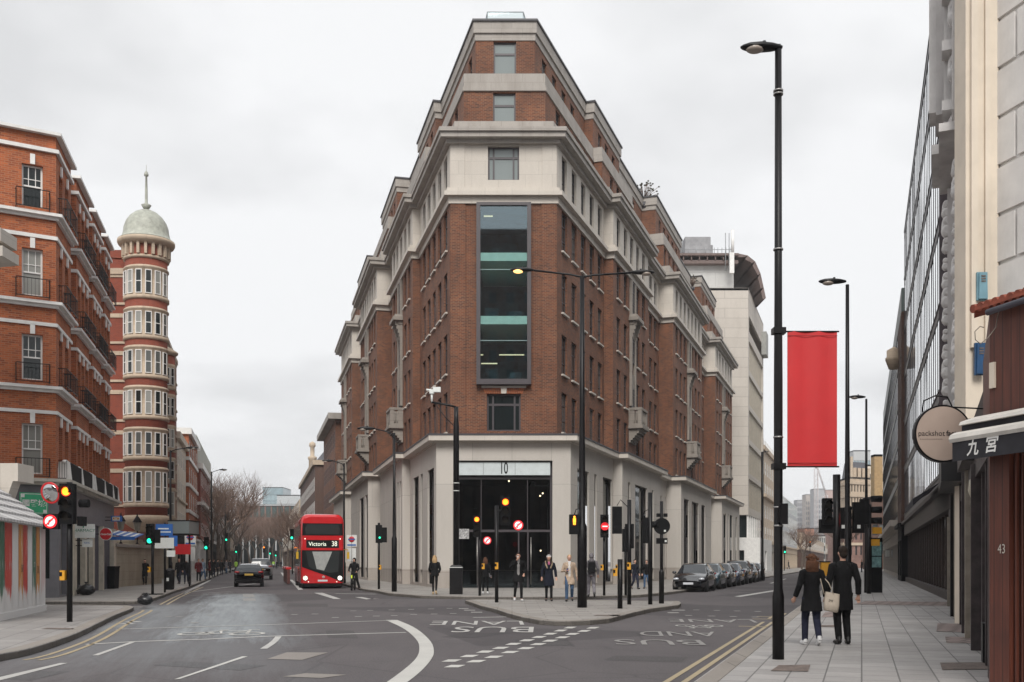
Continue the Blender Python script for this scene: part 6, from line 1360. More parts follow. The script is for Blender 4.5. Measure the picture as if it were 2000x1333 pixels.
specs = [(HATCH, pBlack, 'black hatchback, nearest of the row parked beside the wedge building', 'hatchback'), (HATCH, pTeal, 'teal hatchback, second in the row parked beside the wedge building', 'hatchback'), (HATCH, pBlack, 'black hatchback, third in the parked row, behind the teal one', 'hatchback'), (HATCH, pBlue, 'grey blue hatchback, fourth in the row, before the tall black car', 'hatchback'), (SUV, pBlack, 'tall black off-roader in the middle of the parked row', 'off_roader'), (HATCH, pDark, 'charcoal hatchback, second from the far end of the parked row', 'hatchback'), (HATCH, pSilver, 'silver car at the far end of the parked row', 'hatchback')]
kb = mp_[-2]; base = Vector((G(1345, 1157).x, G(1345, 1157).y, 0)); dR3 = Vector((.3232, .9463, 0))
s_ = 0
for prof, pt, lab, nm in specs:
    p = base+dR3*(s_+2.0); car(nm, lab, (p.x, p.y, 0), hdR+PI, prof, pt, 'cars parked beside the wedge building'); s_ += 5.0 if prof is HATCH else 5.4
p = G(486, 1147); car('estate_car', 'black estate car with roof rails driving away down the left street', (p.x-.57, p.y+2.3, 0), hdL, ESTATE, pBlack, roofrails=True)
p = G(508, 1133); pk = car('pickup_truck', 'silver pickup driving away just ahead of the black estate', (p.x-.6, p.y+2.6, 0), hdL, SUV, pSilver, big=1.12)
# bus
redP = pm('bus red paint', (.52, .012, .016), .25, var=.04, coat=.8); busG = glassmat('bus glass', (.03, .035, .036), .05, .8)
bf = Vector((-11.15, 60.3, 0)); bus = thing('double_decker_bus', 'red double-decker bus, route 38 to Victoria, facing the junction', 'bus', bf, math.atan2(.2416, .9704))
def rrect(w_, z0, z1, rt, rb, n=5):
    pts = []
    for cx_, cz, r_, a0 in ((w_-rb, z0+rb, rb, -90), (w_-rt, z1-rt, rt, 0), (-w_+rt, z1-rt, rt, 90), (-w_+rb, z0+rb, rb, 180)):
        for i in range(n+1): a = R(a0+90*i/n); pts.append((cx_+r_*math.cos(a), cz+r_*math.sin(a)))
    return pts
W2 = 1.26; secs = [(0.0, rrect(W2-.10, .32, 4.22, .5, .1)), (.10, rrect(W2-.03, .3, 4.34, .45, .06)), (.4, rrect(W2, .3, 4.40, .42, .05)), (10.6, rrect(W2, .3, 4.40, .42, .05)), (11.1, rrect(W2-.08, .35, 4.2, .5, .1))]
mb = MB(); V = [(x, y, z) for y, s2_ in secs for x, z in s2_]; n = len(secs[0][1]); F = []
for j in range(len(secs)-1):
    for i in range(n): F.append((j*n+i, j*n+(i+1) % n, (j+1)*n+(i+1) % n, (j+1)*n+i))
mb.addmesh(V, F, 0, True); mb.face([(x, secs[0][0], z) for x, z in secs[0][1]][::-1], 0); mb.face([(x, secs[-1][0], z) for x, z in secs[-1][1]], 0); mb.build('body', redP, bus)
def panel(pts, name, m_, par=bus, y=-.012, th=.03):
    mb = MB(); n = len(pts); V = [(x, y, z) for x, z in pts]+[(x, y+th, z) for x, z in pts]; mb.addmesh(V, [tuple(range(n))[::-1]]+[(i, (i+1) % n, n+(i+1) % n, n+i) for i in range(n)]); return mb.build(name, m_, par)
wsu = panel([(-1.18, 3.13), (1.18, 3.13), (1.16, 3.84), (-1.16, 3.84)], 'upper_windscreen', blackM, y=-.015, th=.3)
panel([(-.95, 3.2), (.95, 3.2), (1.02, 3.5), (.9, 3.78), (-.9, 3.78), (-1.02, 3.5)], 'pane', busG, wsu, -.022, .005)
wsl = panel([(-1.2, 2.26), (1.2, 2.26), (1.2, .42), (1.1, .38), (.35, .72), (-.6, 1.05), (-1.2, 1.28)], 'lower_windscreen', blackM, y=-.015, th=.3)
panel([(-.98, 2.2), (.98, 2.2), (.9, 1.0), (.4, .92), (-.55, 1.15), (-.8, 1.3)], 'pane', busG, wsl, -.022, .005)
panel([(-.6, 2.18), (.55, 2.18), (.3, 1.55), (.08, 1.06), (-.35, 1.16), (-.45, 1.6)], 'painted_reflection', pm('pale windscreen reflection', (.34, .35, .34), .15, var=.1), wsl, -.027, .004)  # pale panel whose colour imitates a reflection in the windscreen
dp = panel([(-.95, 2.40), (.95, 2.40), (.95, 2.86), (-.95, 2.86)], 'destination_display', blackM, y=-.015, th=.05)
dotW = pm('display letters', (.7, .72, .6), .5, var=0, emit=(.9, .95, .8), es=.35)
text('Victoria', .34, dotW, dp, Matrix.Translation((-.30, -.022, 2.62)) @ FRONT, sx=.95); text('38', .42, dotW, dp, Matrix.Translation((.68, -.022, 2.63)) @ FRONT, sx=.8)
for sx_ in (-1, 1):
    h = MB(); h.disc((sx_*1.0, -.02, .62), .155, .03, seg=20); hl = h.build('headlight', black, bus)
    for i in range(8): a = 2*PI*i/8; q = MB(); q.disc((sx_*1.0+.105*math.cos(a), -.04, .62+.105*math.sin(a)), .036, .02, seg=8); q.build('lamp', lampW, hl)
    q = MB(); q.disc((sx_*1.0, -.04, .62), .05, .02, seg=10); q.build('lamp', lampW, hl)
    q = MB(); q.ell((sx_*1.02, -.0, 2.93), (.035, .03, .035), 8, 5); q.build('marker_light', lampW, bus)
    q = MB(); q.ell((sx_*.82, -.0, .40), (.03, .03, .03), 8, 5); q.build('marker_light', lampW, bus)
    q = MB(); q.tube([(sx_*1.24, .2, 2.3), (sx_*1.45, -.12, 2.3), (sx_*1.47, -.15, 2.15)], .02, 6); q.box(sx_*1.47-.07, -.22, 1.75, sx_*1.47+.07, -.10, 2.15); q.build('wing_mirror', pm('yellow mirror', (.55, .33, .02), .4, var=0), bus)
panel([(-.28, .42), (.28, .42), (.28, .52), (-.28, .52)], 'number_plate', plateW)
q = MB(); q.lathe([(.05, -.01), (.08, -.01), (.08, .01), (.05, .01)], seg=16, mat=Matrix.Translation((.05, -.02, .68)) @ Matrix.Rotation(R(90), 4, 'X')); q.box(-.04, -.04, .67, .14, -.02, .69); q.build('roundel', pm('dull silver', (.4, .3, .3), .4), bus)
q = MB(); q.box(-1.15, .03, .12, 1.15, 10.9, .31); q.build('skirt', blackM, bus)
for sx_ in (-1, 1):
    for za, zb, nm in ((3.15, 3.82, 'upper_side_window'), (1.25, 2.25, 'lower_side_window')):
        for i in range(6): q = MB(); q.box(sx_*(W2+.004)-.006, .7+i*1.62, za, sx_*(W2+.004)+.006, .7+i*1.62+1.5, zb); q.build(nm, busG, bus)
    for yy in (2.4, 8.2):
        w_ = MB(); M = Matrix.Translation((sx_*1.12, yy, .48)) @ Matrix.Rotation(R(90), 4, 'Y'); w_.lathe([(.05, -.15), (.45, -.15), (.48, -.1), (.48, .1), (.45, .15), (.05, .15)], seg=20, mat=M); w_.build('wheel', tyreM, bus)
# red topped barrier beside the bus lane
p = G(562, 1141); br_ = thing('works_barrier', 'dark red barrier panel with bright red top beside the bus', 'barrier', (p.x, p.y, 0), math.atan2(.249, 1)); mb = MB(); mb.box(-.10, -2, .05, .10, 8, 1.05); mb.build('panel', pm('brown barrier', (.10, .035, .03), .5, var=.15), br_); mb = MB(); mb.box(-.17, -2.03, 1.05, .17, 8.03, 1.2); mb.build('top_rail', signR, br_)
# ================================================================= STREET FURNITURE
lampglass = pm('lantern lens', (.34, .29, .25), .2, var=0)
def lamphead(parent, L0, d, s_=1., lit=False):
    """d = +1/-1: head reaches towards +x or -x from L0"""
    M = Matrix.Translation(L0) @ Matrix.Diagonal((d, 1, 1, 1))
    mb = MB(); prof = [(0, .04, .03), (.06, .07, .05), (.2, .12, .075), (.42, .15, .09), (.62, .13, .075), (.74, .07, .045), (.79, .015, .02)]
    V = []; n = 14
    for x, wy, hz in prof:
        for k_ in range(n): a = 2*PI*k_/n; V.append((x*s_, wy*math.cos(a)*s_, (hz*math.sin(a)*(1. if math.sin(a) > 0 else .85)+.012)*s_))
    F = [(j*n+i, j*n+(i+1) % n, (j+1)*n+(i+1) % n, (j+1)*n+i) for j in range(len(prof)-1) for i in range(n)]+[tuple(range(n))[::-1], tuple((len(prof)-1)*n+i for i in range(n))]
    mb.addmesh(V, F, 0, True, M); hd_ = mb.build('lamp_head', black, parent)
    mb = MB(); mb.ell(Vector((.52*s_*d, -.02*s_, -.035*s_))+Vector(L0), (.17*s_, .125*s_, .07*s_), 14, 8); mb.build('lens', lampO if lit == 2 else (emi('lit sodium lamp', (1, .50, .16), 1.3) if lit else lampglass), hd_)
    mb = MB(); mb.lathe([(.035*s_, .07*s_), (.035*s_, .13*s_)], Vector((.34*s_*d, 0, 0))+Vector(L0), 10); mb.build('photocell', black, hd_)
def column(name, lab, bx, by, ztop, rb, rt, arms, z0=.12, collar=1.35, rc=None, Y=None, grp=None, s_=1., lean=0):
    b = G(bx, by, z0); r = thing(name, lab, 'street lamp', b, 0, grp); H_ = ztop-z0; mb = MB()
    rc = rc or rb*1.45
    mb.lathe([(rc, 0), (rc, collar), (rb, collar+.12), (rb, H_*.45), ((rb+rt)/2, H_*.6), (rt, H_)], seg=16); mb.build('pole', black, r)
    for dx_, dz_, bend in arms:
        sg_ = 1 if dx_ > 0 else -1
        if abs(dx_) > .05: a = MB(); a.tube([(0, 0, H_-bend), (sg_*.10, 0, H_-bend*.2), (sg_*.35, 0, H_+dz_*.2+.02), (dx_, 0, H_+dz_)], .032, 8); a.build('arm', black, r)
        lamphead(r, (dx_, 0, H_+dz_), sg_, s_, lit=(bx == 1137 and sg_ < 0))
    return r
# near right column with banner
big_ = column('street_lamp', 'tall black street lamp with red banner, nearest on the right pavement', 1520, 1288, 9.35, .066, .05, [], rc=.088, collar=.95)
mb = MB(); mb.box(-.02, -.03, 9.1, .03, .03, 9.3); mb.build('spigot', black, big_); lamphead(big_, (.06, 0, 9.25), -1, .80)
mb = MB()
for z in (2.3, 8.55, 8.6, 2.02, 3.36, 6.2): mb.lathe([(.075, -.012), (.075, .012)], (0, 0, z), 14)
mb.build('bands', pm('steel band', (.35, .34, .33), .4, .7), big_)
mb = MB(); mb.box(-.02, -.13, 2.07, .09, .08, 2.32); mb.box(-.0, -.145, 2.04, .11, -.11, 2.35); mb.build('control_box', black, big_)
rb_ = thing('red_banner', 'plain red vertical banner hanging from the near street lamp', 'banner', big_.location); zb0, zb1 = ZZ(912, 15.5)-.12, ZZ(648, 15.5)-.12
mb = MB(); nx, nz = 14, 10; V = [(.14+.75*i/nx, -.012*math.sin(i*.9)*(.3+.7*j/nz) , zb0+(zb1-zb0)*j/nz) for j in range(nz+1) for i in range(nx+1)]
mb.addmesh(V, [(j*(nx+1)+i, j*(nx+1)+i+1, (j+1)*(nx+1)+i+1, (j+1)*(nx+1)+i) for j in range(nz) for i in range(nx)], 0, True); mb.addmesh([(x, y+.012, z) for x, y, z in V], [(j*(nx+1)+i, (j+1)*(nx+1)+i, (j+1)*(nx+1)+i+1, j*(nx+1)+i+1) for j in range(nz) for i in range(nx)], 0, True); mb.build('cloth', pm('red banner cloth', (.56, .022, .025), .6, var=.04, sc_=2), rb_)
mb = MB(); mb.box(.14, -.016, zb0+.05, .89, -.0125, zb0+.058); mb.box(.14, -.016, zb1-.07, .89, -.0125, zb1-.062); mb.build('hem_seam', pm('dark red seam', (.22, .01, .012), .7, var=0), rb_)
for z in (zb0, zb1): mb = MB(); mb.tube([(.0, 0, z), (.92, 0, z)], .012, 6); mb.box(-.09, -.08, z-.04, .1, .08, z+.05); mb.build('banner_arm', black, rb_)
column('street_lamp', 'second black street lamp on the right pavement, rising behind the walking couple', 1655, 1197, 9.6, .07, .05, [(-.04, .08, .1)], rc=.1)
column('street_lamp', 'third street lamp on the right pavement, above the traffic lights', 1692, 1158, 9.3, .07, .05, [(-.04, .08, .1)], rc=.1)
column('twin_street_lamp', 'twin-armed street lamp on the island, its left lamp lit orange', 1137, 1187, 10.75, .10, .07, [(-1.56, .2, .0), (1.56, .12, .0)], rc=.155, collar=2.6, s_=.95)
column('street_lamp', 'black street lamp on the wedge pavement, halfway to the bus, arm to the left', 770, 1156, 7.9, .085, .055, [(-.95, .2, .35)], rc=.13, collar=2.6, s_=1.1)
column('street_lamp', 'street lamp right behind the bus, arm to the left', 672, 1140, 8.2, .08, .055, [(-.7, .15, .3)], rc=.12, s_=1.0)
column('street_lamp', 'street lamp before the round turret on the left street, arm to the right', 333, 1141, 8.9, .085, .06, [(1.0, .15, .2)], rc=.13, s_=1.0)
column('street_lamp', 'farther street lamp on the left pavement, by the first bare trees', 413, 1124, 11.2, .10, .08, [(.8, .2, .2)], rc=.15, s_=1.1)
column('street_lamp', 'farthest street lamp on the left pavement, among the bare trees', 440, 1116, 11.2, .12, .1, [(.8, .2, .2)], rc=.17, s_=1.3)
column('street_lamp', 'small dark street lamp before the white office block', 1489, 1133, 10.4, .1, .1, [(.05, 0, 0)], rc=.13, s_=.6)
# camera column in front of the entrance
cc_ = thing('camera_column', 'thick black column with wide base and camera arm before the entrance', 'camera pole', G(891, 1161, .12)); mb = MB()
mb.box(-.29, -.2, 0, .29, .2, 1.22); mb.box(-.29, -.2, 1.22, .29, .2, 1.32, taper=.7); mb.lathe([(.14, 1.3), (.13, 7.6), (.10, 7.9), (.10, 8.45)], seg=16); mb.tube([(0, 0, 8.45), (-.4, 0, 8.55), (-1.15, 0, 8.68)], .05, 8); mb.tube([(0, 0, 7.5), (-.5, 0, 8.0), (-.95, 0, 8.6)], .02, 6); mb.build('column', black, cc_)
mb = MB()
for z in (5.0, 4.65): mb.lathe([(.15, z), (.15, z+.03)], seg=16)
mb.box(-.295, -.205, 1.2, .295, .205, 1.225); mb.build('bands', signW, cc_)
mb = MB(); mb.tube([(-1.1, 0, 8.65), (-1.1, 0, 9.1)], .05, 8); mb.box(-1.2, -.1, 9.05, -1.0, .1, 9.2); mb.box(-1.05, -.12, 9.12, -.7, .1, 9.34); mb.tube([(-1.05, -.02, 9.2), (-1.35, -.05, 9.22)], .05, 8); mb.build('camera', signW, cc_)
mb = MB(); mb.box(.12, -.02, 2.5, .58, 0, 2.95); mb.build('notice', pm('black and white notice', (.35, .35, .35), .5, var=.5, sc_=14), cc_)
# traffic signals ---------------------------------------------------
def sighead(r, x, z, lit=None, face=-1, y=-.14, s_=1., ped=False):
    """face -1: lenses towards the camera, +1: seen from behind"""
    mb = MB(); n = 2 if ped else 3; h = .30*n*s_+.08
    mb.box(x-.17*s_, y-.1, z-h/2, x+.17*s_, y+.1, z+h/2); hd_ = mb.build('signal_head', blackM, r)
    for i in range(n):
        zc = z+(n-1)/2*.30*s_-i*.30*s_; on = lit == i
        c = MB(); M = Matrix.Translation((x, y+face*.1, zc)) @ Matrix.Rotation(R(90), 4, 'X')
        a0, a1 = (R(180), R(360)) if True else (0, 0)
        rr_ = .115*s_
        if face < 0:
            c.lathe([(rr_+.006, 0), (rr_+.012, .17)], seg=14, mat=M, cap=False, a0=R(-20), a1=R(200)); c.lathe([(rr_, 0), (rr_+.005, .17)], seg=14, mat=M, cap=False, a0=R(-20), a1=R(200))
            c.build('visor', blackM, hd_)
            l_ = MB(); l_.disc((x, y-.108, zc), rr_, .012, seg=20); l_.build('lens', ({0: lampO, 1: lampO, 2: lampG}[i] if on else pm('unlit lens', (.02, .018, .016), .2, var=0)), hd_)
            if on and i == 0: l_ = MB(); l_.lathe([(rr_*.86, -.118), (rr_*1.06, -.118)], seg=20, mat=Matrix.Translation((x, y, zc)) @ Matrix.Rotation(R(90), 4, 'X') @ Matrix.Diagonal((1, 1, -1, 1)), cap=False); l_.build('red_ring', lampRD, hd_)
        else:
            c.lathe([(rr_+.012, 0), (rr_+.006, .2)], seg=14, mat=Matrix.Translation((x, y+.1, zc)) @ Matrix.Rotation(R(-90), 4, 'X'), a0=R(-200), a1=R(20), cap=False); c.box(x-.12, y-.115, zc-.1, x+.12, y-.1, zc+.1); c.build('visor', blackM, hd_)
    return hd_
def pole(name, lab, bx, by, h, rad=.057, z0=.12, grp=None, cat='traffic light'):
    r = thing(name, lab, cat, G(bx, by, z0), 0, grp); mb = MB(); mb.lathe([(rad, 0), (rad, h)], seg=14); mb.build('pole', black, r); return r
yel = pm('yellow push button box', (.62, .30, .02), .5, var=.05)
def button(r, x, z=1.1, sx_=1):
    mb = MB(); mb.box(x-.06, -.13, z-.1, x+.06, .02, z+.14); b_ = mb.build('push_button_box', yel, r); mb = MB(); mb.box(x-.065, -.135, z-.0, x+.0, -.129, z+.1); mb.build('display', black, b_)
def roundsign(r, x, z, rad, kind, y=-.2, box=False):
    if box: mb = MB(); mb.box(x-rad*1.12, y, z-rad*1.12, x+rad*1.12, y+.14, z+rad*1.12); mb.build('sign_box', blackM, r)
    mb = MB(); mb.disc((x, y-.012, z), rad, .02, seg=28); s_ = mb.build('sign_face', {'noright': pm('lit red sign', (.62, .012, .02), .4, var=0, emit=(1, .02, .03), es=.35), 'noentry': MATS.get('lit red sign') or pm('lit red sign', (.62, .012, .02), .4, var=0, emit=(1, .02, .03), es=.35), 'back': blackM}[kind], r)
    wm_ = pm('lit white sign', (.8, .8, .8), .4, var=0, emit=(1, 1, 1), es=.2)
    if kind == 'noright':
        mb = MB(); mb.disc((x, y-.026, z), rad*.74, .006, seg=28); mb.build('white_field', wm_, s_)
        mb = MB(); q = rad; yy = y-.034
        for a in ([(-.22, -.5), (-.08, -.5), (-.08, .1), (-.22, .1)], [(-.22, .1), (-.08, .02), (.0, .12), (.12, .14), (.12, .28), (-.05, .26)], [(.12, .02), (.45, .21), (.12, .40)]): mb.face([(x+u*q, yy, z+v*q) for u, v in a])
        mb.build('arrow', blackM, s_)
        mb = MB(); c = q*.78; h2 = q*.075; mb.face([(x-c*.7-h2, yy-.004, z-c*.7+h2), (x-c*.7+h2, yy-.004, z-c*.7-h2), (x+c*.7+h2, yy-.004, z+c*.7-h2), (x+c*.7-h2, yy-.004, z+c*.7+h2)]); mb.build('bar', MATS['lit red sign'], s_)
    if kind == 'noentry': mb = MB(); mb.box(x-rad*.72, y-.03, z-rad*.16, x+rad*.72, y-.022, z+rad*.16); mb.build('bar', wm_, s_)
# 1 left foreground
r = pole('traffic_light', 'near left traffic light showing amber, with convex mirror and no right turn sign', 136, 1215, 3.42, .068)
sighead(r, .02, 2.88, 0, s_=1.0); roundsign(r, -.38, 2.45, .165, 'noright', y=-.2, box=True); button(r, -.13, 1.12)
mb = MB(); mb.box(.2, -.05, 2.35, .34, .2, 2.58); mb.lathe([(.1, 0), (.1, .22)], seg=12, mat=Matrix.Translation((.25, .0, 2.9)) @ Matrix.Rotation(R(90), 4, 'Y')); mb.tube([(0, 0, 3.2), (-.25, 0, 3.25)], .02, 6); split(mb, 'side_head', blackM, r, None)
mb = MB(); mb.lathe([(.0, .05), (.12, .043), (.2, .03), (.255, .0)], seg=28, mat=Matrix.Translation((-.41, -.12, 3.15)) @ Matrix.Rotation(R(103), 4, 'X') @ Matrix.Rotation(R(-14), 4, 'Y')); cm_ = mb.build('convex_mirror', pm('mirror face', (.55, .56, .57), .03, 1, var=0), r)
mb = MB(); mb.lathe([(.25, -.02), (.268, -.02), (.268, .02), (.25, .02)], seg=28, mat=Matrix.Translation((-.41, -.12, 3.15)) @ Matrix.Rotation(R(103), 4, 'X') @ Matrix.Rotation(R(-14), 4, 'Y')); mb.build('rim', signR, cm_)
# 2 left middle green
r = pole('traffic_light', 'green traffic light by the blue signs on the far left pavement', 298, 1162, 3.0, .06); sighead(r, -.05, 2.68, 2, s_=.95); button(r, -.12); mb = MB(); mb.box(-.45, -.1, 0, .45, .1, .05); mb.box(-.1, 0, 2.3, .3, .15, 2.9); mb.build('foot_plate', blackM, r)
# 3 before bus
r = pole('traffic_light', 'green traffic light on the wedge pavement between bus and lamp', 740, 1151, 3.55, .065); sighead(r, 0, 2.95, None, face=1, y=0, s_=.98); sighead(r, .28, 2.9, None, face=1, y=.05, s_=.8); mb = MB(); mb.disc((.06, -.13, 2.75), .05, .02); mb.build('green_lens', lampG, r); button(r, .08, 1.15)
# 4-5 amber ones before the entrance
r = pole('traffic_light', 'smaller amber traffic light with no right turn sign before the entrance', 937, 1164, 3.35, .06); sighead(r, -.12, 3.0, 0, s_=.95); roundsign(r, .33, 2.38, .17, 'noright'); button(r, .15, 1.25)
r = pole('traffic_light', 'larger amber traffic light with no right turn sign on the island edge', 970, 1177, 3.5, .066); sighead(r, .32, 3.3, 0, s_=1.05); roundsign(r, .78, 2.78, .18, 'noright'); button(r, -.0, 1.3); mb = MB(); mb.tube([(0, 0, 3.3), (.3, 0, 3.35)], .03, 6); mb.build('bracket', black, r)
# 6 pedestrian red figure on the twin lamp
pd = thing('pedestrian_signal', 'pedestrian signal with red standing figure fixed to the twin lamp column', 'traffic light', (G(1137, 1187, .12)+Vector((0, 0, 0)))); mb = MB(); mb.box(-.42, -.2, 2.35, -.1, .05, 2.98); mb.tube([(-.25, 0, 2.98), (-.2, 0, 3.15), (0, 0, 3.2)], .015, 5); hd_ = mb.build('signal_head', blackM, pd)
mb = MB(); x, y, z = -.26, -.21, 2.8; mb.disc((x, y, z+.1), .035, .02, seg=10); mb.box(x-.045, y-.01, z-.06, x+.045, y+.01, z+.06); mb.box(x-.04, y-.01, z-.15, x-.005, y+.01, z-.06); mb.box(x+.005, y-.01, z-.15, x+.04, y+.01, z-.06); mb.build('red_figure', lampO, hd_)
# 7 no entry
r = pole('traffic_light', 'black signal with red no entry disc on the wedge pavement', 1180, 1164, 3.1, .055); sighead(r, 0, 3.0, None, s_=1.0); roundsign(r, 0, 2.98, .17, 'noentry', y=-.34); button(r, -.1, 1.2); button(r, .55, 1.2)
# 8 short post
r = pole('short_black_post', 'short thick black post with yellow button box at the front of the island', 1211, 1189, 1.55, .08, cat='post'); button(r, -.16, 1.12)
# 9 signal backs cluster
r = pole('traffic_light', 'tall black signal pole with two heads seen from behind on the island', 1229, 1181, 3.6, .07); sighead(r, -.42, 2.9, None, 1, y=0, s_=.95, ped=False); sighead(r, .02, 2.35, None, 1, y=.12, s_=.85); button(r, -.02, 1.3); mb = MB(); mb.tube([(-.42, 0, 3.4), (-.3, 0, 3.6), (0, 0, 3.3)], .015, 5); mb.build('cable', blackM, r)
r = pole('signal_pole', 'thin black pole on the wedge pavement behind the island signals', 1222, 1163, 3.0, .06); mb = MB(); mb.box(-.14, -.1, 1.9, .14, .15, 2.9); mb.build('back_box', blackM, r)
r = pole('traffic_light', 'tall black signal pole turned sideways, second from the right on the island', 1270, 1181, 3.85, .075); sighead(r, -.1, 2.55, None, 1, y=.1, s_=.9); mb = MB(); mb.lathe([(.11, 0), (.12, .2)], seg=12, mat=Matrix.Translation((.05, 0, 2.75)) @ Matrix.Rotation(R(90), 4, 'Y')); mb.tube([(-.3, 0, 2.9), (-.2, 0, 3.2), (0, 0, 3.3)], .015, 5); mb.build('side_visor', blackM, r)
r = pole('sign_post', 'black post with large round sign seen from behind, rightmost on the island', 1292, 1179, 3.6, .055, cat='sign'); mb = MB(); mb.lathe([(.09, 0), (.09, 1.1), (.06, 1.2)], seg=14); mb.build('sleeve', black, r); roundsign(r, 0, 2.72, .29, 'back', y=-.07)
mb = MB(); mb.box(-.19, -.08, 2.1, .2, -.02, 2.3); mb.box(-.17, -.1, 3.05, -.05, .1, 3.17); mb.box(.08, -.1, 3.05, .2, .1, 3.17); mb.build('small_plates', blackM, r); mb = MB()
for x_, z_ in ((.1, 2.52), (.13, 2.16)): mb.box(x_-.03, -.1, z_, x_+.04, -.085, z_+.07)
mb.build('stickers', signW, r)
# 10 right cluster behind the couple
r = pole('traffic_light', 'black signal pole left of the walking man, red lamp seen sideways', 1634, 1186, 4.3, .12); sighead(r, -.35, 3.1, None, s_=.85); mb = MB(); mb.box(-.55, -.1, 2.4, -.1, .12, 2.85); mb.build('side_box', blackM, r)
mb = MB(); mb.box(.28, -.12, 2.75, .36, 0, 3.1); mb.build('red_lens', lampRed, r)
r = pole('traffic_light', 'black signal pole right behind the walking man', 1657, 1180, 3.4, .1); sighead(r, -.15, 2.8, None, 1, s_=1.1); sighead(r, .3, 3.0, None, 1, s_=1.1); mb = MB()
for x_ in (-.28, .26): mb.box(x_-.05, -.3, 2.62, x_+.06, -.29, 2.74)
mb.build('stickers', signW, r); mb = MB(); mb.tube([(-.4, 0, 3.3), (.5, 0, 3.4)], .04, 6); mb.build('crossbar', black, r)
r = pole('traffic_light', 'black signal pole right of the couple, three visors turned to the right', 1697, 1160, 4.1, .1); sighead(r, -.25, 3.75, None, 1, s_=1.2)
for i in range(3): mb = MB(); mb.lathe([(.14, 0), (.16, .45)], seg=14, mat=Matrix.Translation((.12, 0, 4.35-i*.5)) @ Matrix.Rotation(R(90), 4, 'Y')); mb.build('visor', blackM, r)
mb = MB(); mb.box(.2, 0, 2.75, .6, .2, 3.05); mb.box(.1, 0, 2.2, .5, .2, 2.5); mb.build('yellow_boxes', yel, r)
r = thing('map_totem', 'dark map board with blue-green panels beside the right signal pole', 'sign', G(1712, 1158, .12)); mb = MB(); mb.box(-.28, 0, 0, .28, .2, 2.6); mb.build('board', blackM, r); mb = MB(); mb.box(-.22, -.012, 1.2, .22, -.002, 1.7); mb.box(-.22, -.012, 1.75, .22, -.002, 2.4); mb.build('map_panels', pm('pale map', (.2, .36, .36), .4, var=.3, sc_=6), r)
r = thing('yellow_beacon_box', 'yellow grit box standing beyond the couple', 'box', G(1611, 1125, .12)); mb = MB(); mb.box(-.5, -.3, 0, .5, .3, 1.4, taper=.9); mb.build('box', yel, r); mb = MB(); mb.box(-.52, -.32, 1.4, .52, .32, 1.5); mb.build('lid', blackM, r)
# far signals on both streets
def farsig(bx, by, h, i, lab, z0=.12, s_=1.1): r = pole('traffic_light', lab, bx, by, h, .08, z0); sighead(r, 0, h-.4, i, s_=s_); return r
for bx, by, h, i, lab in ((404, 1127, 3.6, 2, 'green light nearest the people on the far left pavement'), (443, 1117, 5.4, 2, 'tall double green light before the bare trees'), (462, 1113, 4.0, 2, 'small green light left of the black estate car'), (571, 1122, 5.0, 2, 'green light just left of the bus'), (516, 1112, 4.2, 0, 'red light above the silver pickup'), (528, 1112, 3.8, 2, 'green light right of the silver pickup'), (539, 1111, 3.5, 2, 'far small green light before the barrier'), (1582, 1111, 5.5, 0, 'red light above the head of the walking woman'), (1532, 1115, 3.8, 2, 'far green light left of the walking woman')): farsig(bx, by, h, i, lab, s_=1.3)
# bus stop signs and shelters
def bstop(lab, bx, by, z0=.12):
    r = thing('bus_stop_sign', lab, 'sign', G(bx, by, z0)); mb = MB(); mb.tube([(0, 0, 0), (0, 0, 3.3)], .05, 8); mb.build('post', pm('grey post', (.3, .3, .3)), r); mb = MB(); mb.box(-.35, -.04, 2.5, .35, 0, 3.3); mb.box(-.3, -.04, 1.5, .3, 0, 2.4); mb.build('panel', signW, r)
    mb = MB(); mb.lathe([(.13, -.01), (.2, -.01), (.2, .01), (.13, .01)], seg=18, mat=Matrix.Translation((0, -.05, 3.0)) @ Matrix.Rotation(R(90), 4, 'X')); mb.build('ring', signR, r); mb = MB(); mb.box(-.24, -.075, 2.96, .24, -.062, 3.04); mb.box(-.3, -.05, 2.56, .3, -.045, 2.66); mb.build('bar', signB, r)
bstop('bus stop flag with red ring behind the bus on the wedge pavement', 687, 1139); bstop('bus stop flag with red ring on the far left pavement', 372, 1143)
r = thing('direction_sign', 'blue and white direction signs behind the green light on the left', 'sign', G(322, 1158, .12)); mb = MB(); mb.tube([(0, 0, 0), (0, 0, 3.3)], .05, 8); mb.build('post', black, r); mb = MB(); mb.box(-.42, -.05, 2.7, .38, 0, 3.25); mb.box(.2, -.03, 2.2, .6, 0, 2.7); mb.build('blue_plate', signB, r); mb = MB(); mb.box(-.45, -.07, 2.1, .45, -.055, 2.6); mb.box(.1, -.05, 1.7, .5, 0, 2.0); mb.build('white_plate', signW, r)
mb = MB(); mb.box(-.3, -.056, 2.85, .3, -.052, 2.9); mb.box(-.3, -.056, 3.0, .2, -.052, 3.06); mb.build('lines', signW, r)
r = thing('bus_shelter', 'glazed shelter canopy with red lit panel on the far left pavement', 'shelter', G(352, 1146, .12)); mb = MB(); mb.box(-.75, 0, 3.05, .55, 2, 3.13); mb.box(-.75, 0, 3.85, .55, 2, 3.92); mb.build('roof', blackM, r); mb = MB(); mb.box(-.72, .01, 3.13, .52, 1.9, 3.85); mb.build('glass', glassP, r); mb = MB()
for x_ in (-.7, .5): mb.box(x_-.04, .1, 0, x_+.04, .2, 3.05)
mb.build('posts', blackM, r); mb = MB(); mb.box(-.3, -.02, 1.9, .6, .08, 2.5); mb.build('red_panel', signR, r)
